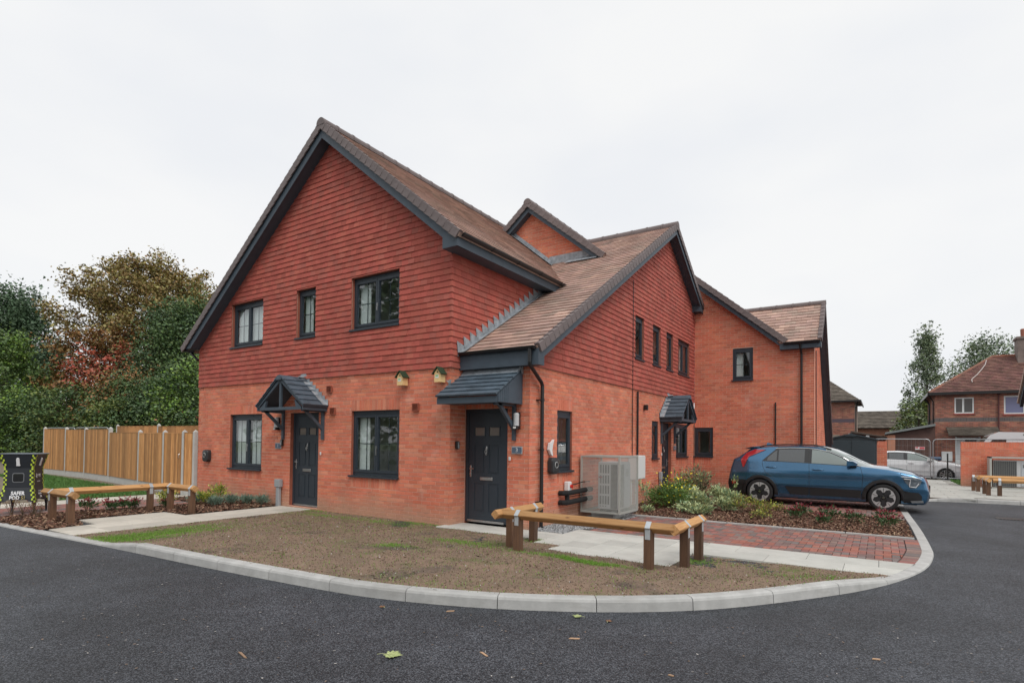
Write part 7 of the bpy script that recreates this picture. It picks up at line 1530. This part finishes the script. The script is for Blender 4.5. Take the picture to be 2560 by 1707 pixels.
# ---------------- trees ----------------
BARKT=mat('tree bark',(.10,.08,.065),.95,noise=.3,nscale=6,bump=.01,bscale=20)
def tree(name,label,x,y,h,rx,cols,n,leaf,group='trees',trunk=.25,base=.12,nb=70,seed=0,shape='round',mi=None,ry=None,z=-.2,clump=.11,hole=.0,lean=0):
    r=np.random.RandomState(seed); e=empty(name,(x,y,z),0,label,'tree',group); q=MB(); ry=ry or rx; tips=[]
    def env(t): # radius factor at height fraction t
        if shape=='round': return math.sqrt(max(0,1-((t-.52)/.50)**2))
        if shape=='cone': return max(.02,(1-t)**.75)*min(1,(t+.05)*5)
        if shape=='wide': return math.sqrt(max(0,1-((t-.42)/.60)**2))*(.9+.1*math.sin(9*t))
        if shape=='pine': return math.sqrt(max(0,1-((t-.62)/.42)**2)) if t>.3 else .35
    q.tube([(0,0,-.2),(lean*.3,0,h*.3),(lean*.7,0,h*.62),(lean,0,h*.93)],[trunk,trunk*.8,trunk*.5,trunk*.1],8)
    for k in range(nb):
        t=base+(1-base)*((k+.5)/nb)**.85; a=k*2.39996+r.uniform(-.4,.4); R_=env(t); d=R_*r.uniform(.45,1.0)
        zc=t*h; tip=Vector((lean*t+rx*d*math.cos(a),ry*d*math.sin(a),zc+r.uniform(-.03,.04)*h)); tz=max(.15,t-.10-.16*d)*h; st=Vector((lean*t,0,tz)); mid=st.lerp(tip,.5)+Vector((0,0,.03*h))
        q.tube([st,mid,tip],[trunk*.22*(1.1-t),trunk*.12*(1.1-t)+.01,.012],5); tips.append((st,mid,tip))
        for _ in range(2):
            t2=mid.lerp(tip,r.uniform(.2,.8))+Vector(r.normal(0,1,3))*rx*.10; q.tube([mid,t2],[.02,.008],4); tips.append((mid,mid.lerp(t2,.5),t2))
    q.build('trunk',[BARKT],e)
    T3=np.array([[tuple(a),tuple(b),tuple(c)] for a,b,c in tips]); m=len(T3); per=n; ci=r.randint(0,m,per); t=r.uniform(.55,1.05,per)[:,None]; base_=T3[ci,1]+(T3[ci,2]-T3[ci,1])*t; sc=np.array([rx,ry,h*.42])*clump; C=base_+r.normal(0,1,(per,3))*sc*(.7+.6*r.rand(m)[ci])[:,None]
    C[:,2]=np.maximum(C[:,2],.25)
    A=r.normal(0,1,(per,3)); A[:,2]*=.5; A/=np.linalg.norm(A,axis=1)[:,None]; L_=(leaf*r.uniform(.55,1.2,per))[:,None]; A=A*L_*.5; B=np.cross(A,r.normal(0,1,(per,3))+np.array([0,0,.9])); B/=np.linalg.norm(B,axis=1)[:,None]; B=B*L_*.33; up=np.cross(A,B); up/=np.linalg.norm(up,axis=1)[:,None]; up*=L_*.08
    cm=r.randint(0,len(cols),m)[ci]; w=r.rand(per)<.25; cm=np.where(w,r.randint(0,len(cols),per),cm)
    if mi is not None: cm=mi(C,cm,r,h,ci)
    quadsleaf('crown',C,A,B,up,cols,cm.astype(int),r,e); return e
CH1=lf('rusty leaf',(.30,.155,.055),.35,.02,.6); CH2=lf('olive leaf',(.26,.22,.07),.3,.02,.6); CH3=lf('tan leaf',(.33,.22,.09),.3,.02,.6); CH4=lf('red leaf',(.36,.085,.045),.3,.01,.6); PN=lf('pine needle',(.075,.13,.065),.3,.015,.6); PN2=lf('blue green needle',(.085,.145,.08),.3,.015,.6); HG=lf('hawthorn leaf',(.10,.165,.05),.35,.02,.6); HL=lf('lime leaf',(.18,.30,.05),.3,.02,.6); IVY=lf('ivy leaf',(.065,.12,.045),.35,.015,.5); BIR=lf('birch leaf',(.22,.28,.16),.35,.02,.6); BIR2=lf('dark birch leaf',(.14,.19,.12),.3,.02,.6); YGL=lf('yellow green leaf',(.15,.19,.045),.3,.02,.6)
def chest(C,cm,r,h,ci):
    t=C[:,2]/h; o=np.where(t>.62,np.where(r.rand(len(t))<.62,1,2),np.where(r.rand(len(t))<.68,0,np.where(r.rand(len(t))<.5,2,1))); return o
tree('horse_chestnut_tree','tall rusty brown and olive chestnut tree, largest of the trees at left',-38.9,12.4,14.3,8.6,[CH1,CH2,CH3],100000,.21,trunk=.5,base=.08,nb=210,seed=5,shape='wide',mi=chest,clump=.036)
tree('pine_tree','dark blue green pine behind the chestnut at the left edge',-58.5,9.2,14.0,5.4,[PN,PN2],36000,.28,trunk=.4,base=.3,nb=46,seed=7,shape='round',clump=.11)
tree('lime_tree','bright yellow green tree at the left edge below the pine',-43.2,4.9,8.6,3.4,[HL,HG,HG],22000,.2,trunk=.22,base=.1,nb=45,seed=9,shape='round',clump=.10)
tree('holly_tree','dark green evergreen in front of the chestnut, nearest the house',-31.6,10.8,10.2,4.0,[IVY,PN,HG],42000,.18,trunk=.3,base=.08,nb=60,seed=12,shape='wide',clump=.10)
tree('maple_tree','small bright red leaved tree in front of the chestnut',-33.5,7.9,7.3,2.3,[CH4,CH4,HG],1,.3,trunk=.15,base=.2,nb=20,seed=3) if False else None
tree('rowan_tree','small tree with a vivid red autumn crown in front of the chestnut',-34.6,7.6,7.2,3.0,[CH4],1500,.24,trunk=.13,base=.62,nb=22,seed=21,shape='pine',clump=.085)
for i,(x,y,h,rx,c,l) in enumerate([(-34.5,5.6,4.6,3.0,[HG,IVY,YGL],'rounded green hawthorn above the wire fence at left'),(-30.5,7.2,5.2,3.2,[IVY,HG,CH1],'dark rusty tinged shrub tree behind the fence middle'),(-26.5,7.4,5.0,3.0,[HG,IVY,IVY],'deep green bush tree behind the right part of the fence'),(-23.2,7.2,5.6,2.6,[HG,IVY,HL],'green bush tree closest to the house corner'),(-38.5,4.6,4.2,2.8,[HG,HL,IVY],'leafy green bush tree at the far left above the pod'),(-28.6,6.0,3.6,2.4,[YGL,HG,IVY],'yellow green elder bush just over the fence'),(-19.5,7.5,4.2,2.4,[IVY,HG],'low dark bush tree beside the house wall')]): tree('hedge_tree',l,x,y,h,rx,c,15000,.16,trunk=.12,base=.03,nb=36,seed=40+i,shape='wide',clump=.13,group='bushy trees behind the fence')
# hedge mass behind the wire fence
C=scatter([(-60,9.5),(-60,4.3),(-24,4.4),(-10,4.8),(-9,9.5)],60); n=len(C); C[:,2]=rs.uniform(-.1,1,n)**.8*np.nan_to_num(1)*2.9; C=C[rs.rand(len(C))<.9]; n=len(C); D=rs.normal(0,1,(n,3)); D/=np.linalg.norm(D,axis=1)[:,None]; L_=rs.uniform(.08,.19,n)[:,None]; B=np.cross(D,rs.normal(0,1,(n,3))); B/=np.linalg.norm(B,axis=1)[:,None]
o=quadsleaf('hedge',C,D*L_*.5,B*L_*.3,np.cross(D,B)*L_*.05,[HG,IVY,YGL,BRNL],rs.choice(4,n,p=[.36,.52,.06,.06]),rs,None,kind='stuff')
C=scatter([(-75,30),(-75,12),(-44,13),(-24,11),(-24,30)],7); n=len(C); C[:,2]=rs.uniform(0,4.5,n); D=rs.normal(0,1,(n,3)); D/=np.linalg.norm(D,axis=1)[:,None]; L_=rs.uniform(.5,1.0,n)[:,None]; B=np.cross(D,rs.normal(0,1,(n,3))); B/=np.linalg.norm(B,axis=1)[:,None]
quadsleaf('far_thicket',C,D*L_*.5,B*L_*.4,np.cross(D,B)*L_*.05,[IVY,HG,CH1],rs.randint(0,3,n),rs,None,kind='stuff')
tree('birch_tree','tall airy birch tree behind the red roofed house, left of the roof',10.1,54.5,12.0,3.5,[BIR,BIR2],12000,.20,trunk=.14,base=.12,nb=80,seed=31,shape='cone',clump=.055,ry=3.2,group='birches behind the far houses')
tree('birch_tree','second birch whose crown shows above the red roof',15.2,63.5,12.2,4.0,[BIR2,BIR],10000,.24,trunk=.18,base=.4,nb=50,seed=33,shape='round',clump=.10,group='birches behind the far houses')
tree('willow_tree','low yellow green tree in front of the far ribbed roof',9.3,50.5,5.6,2.2,[YGL,BIR],4200,.26,trunk=.14,base=.1,nb=30,seed=35,shape='round',clump=.12,group='birches behind the far houses')
# trees across the road, behind the camera, that the windows and car mirror
for i,(x,y,h,rx) in enumerate([(-23,-17,14,5),(-14,-25,13,5),(-32,-22,12,5),(3,-29,10,5),(12,-26,9,4.5)]): tree('street_tree',('tallest green tree across the road at the west corner','green tree across the road facing the left gable','broad green tree at the far west end of the road','green tree straight behind the viewpoint','lowest green tree across the road behind the car')[i],x,y,h,rx,[HG,IVY],5000,.6,trunk=.3,base=.1,nb=30,seed=60+i,shape='wide',clump=.14,group='trees across the road')
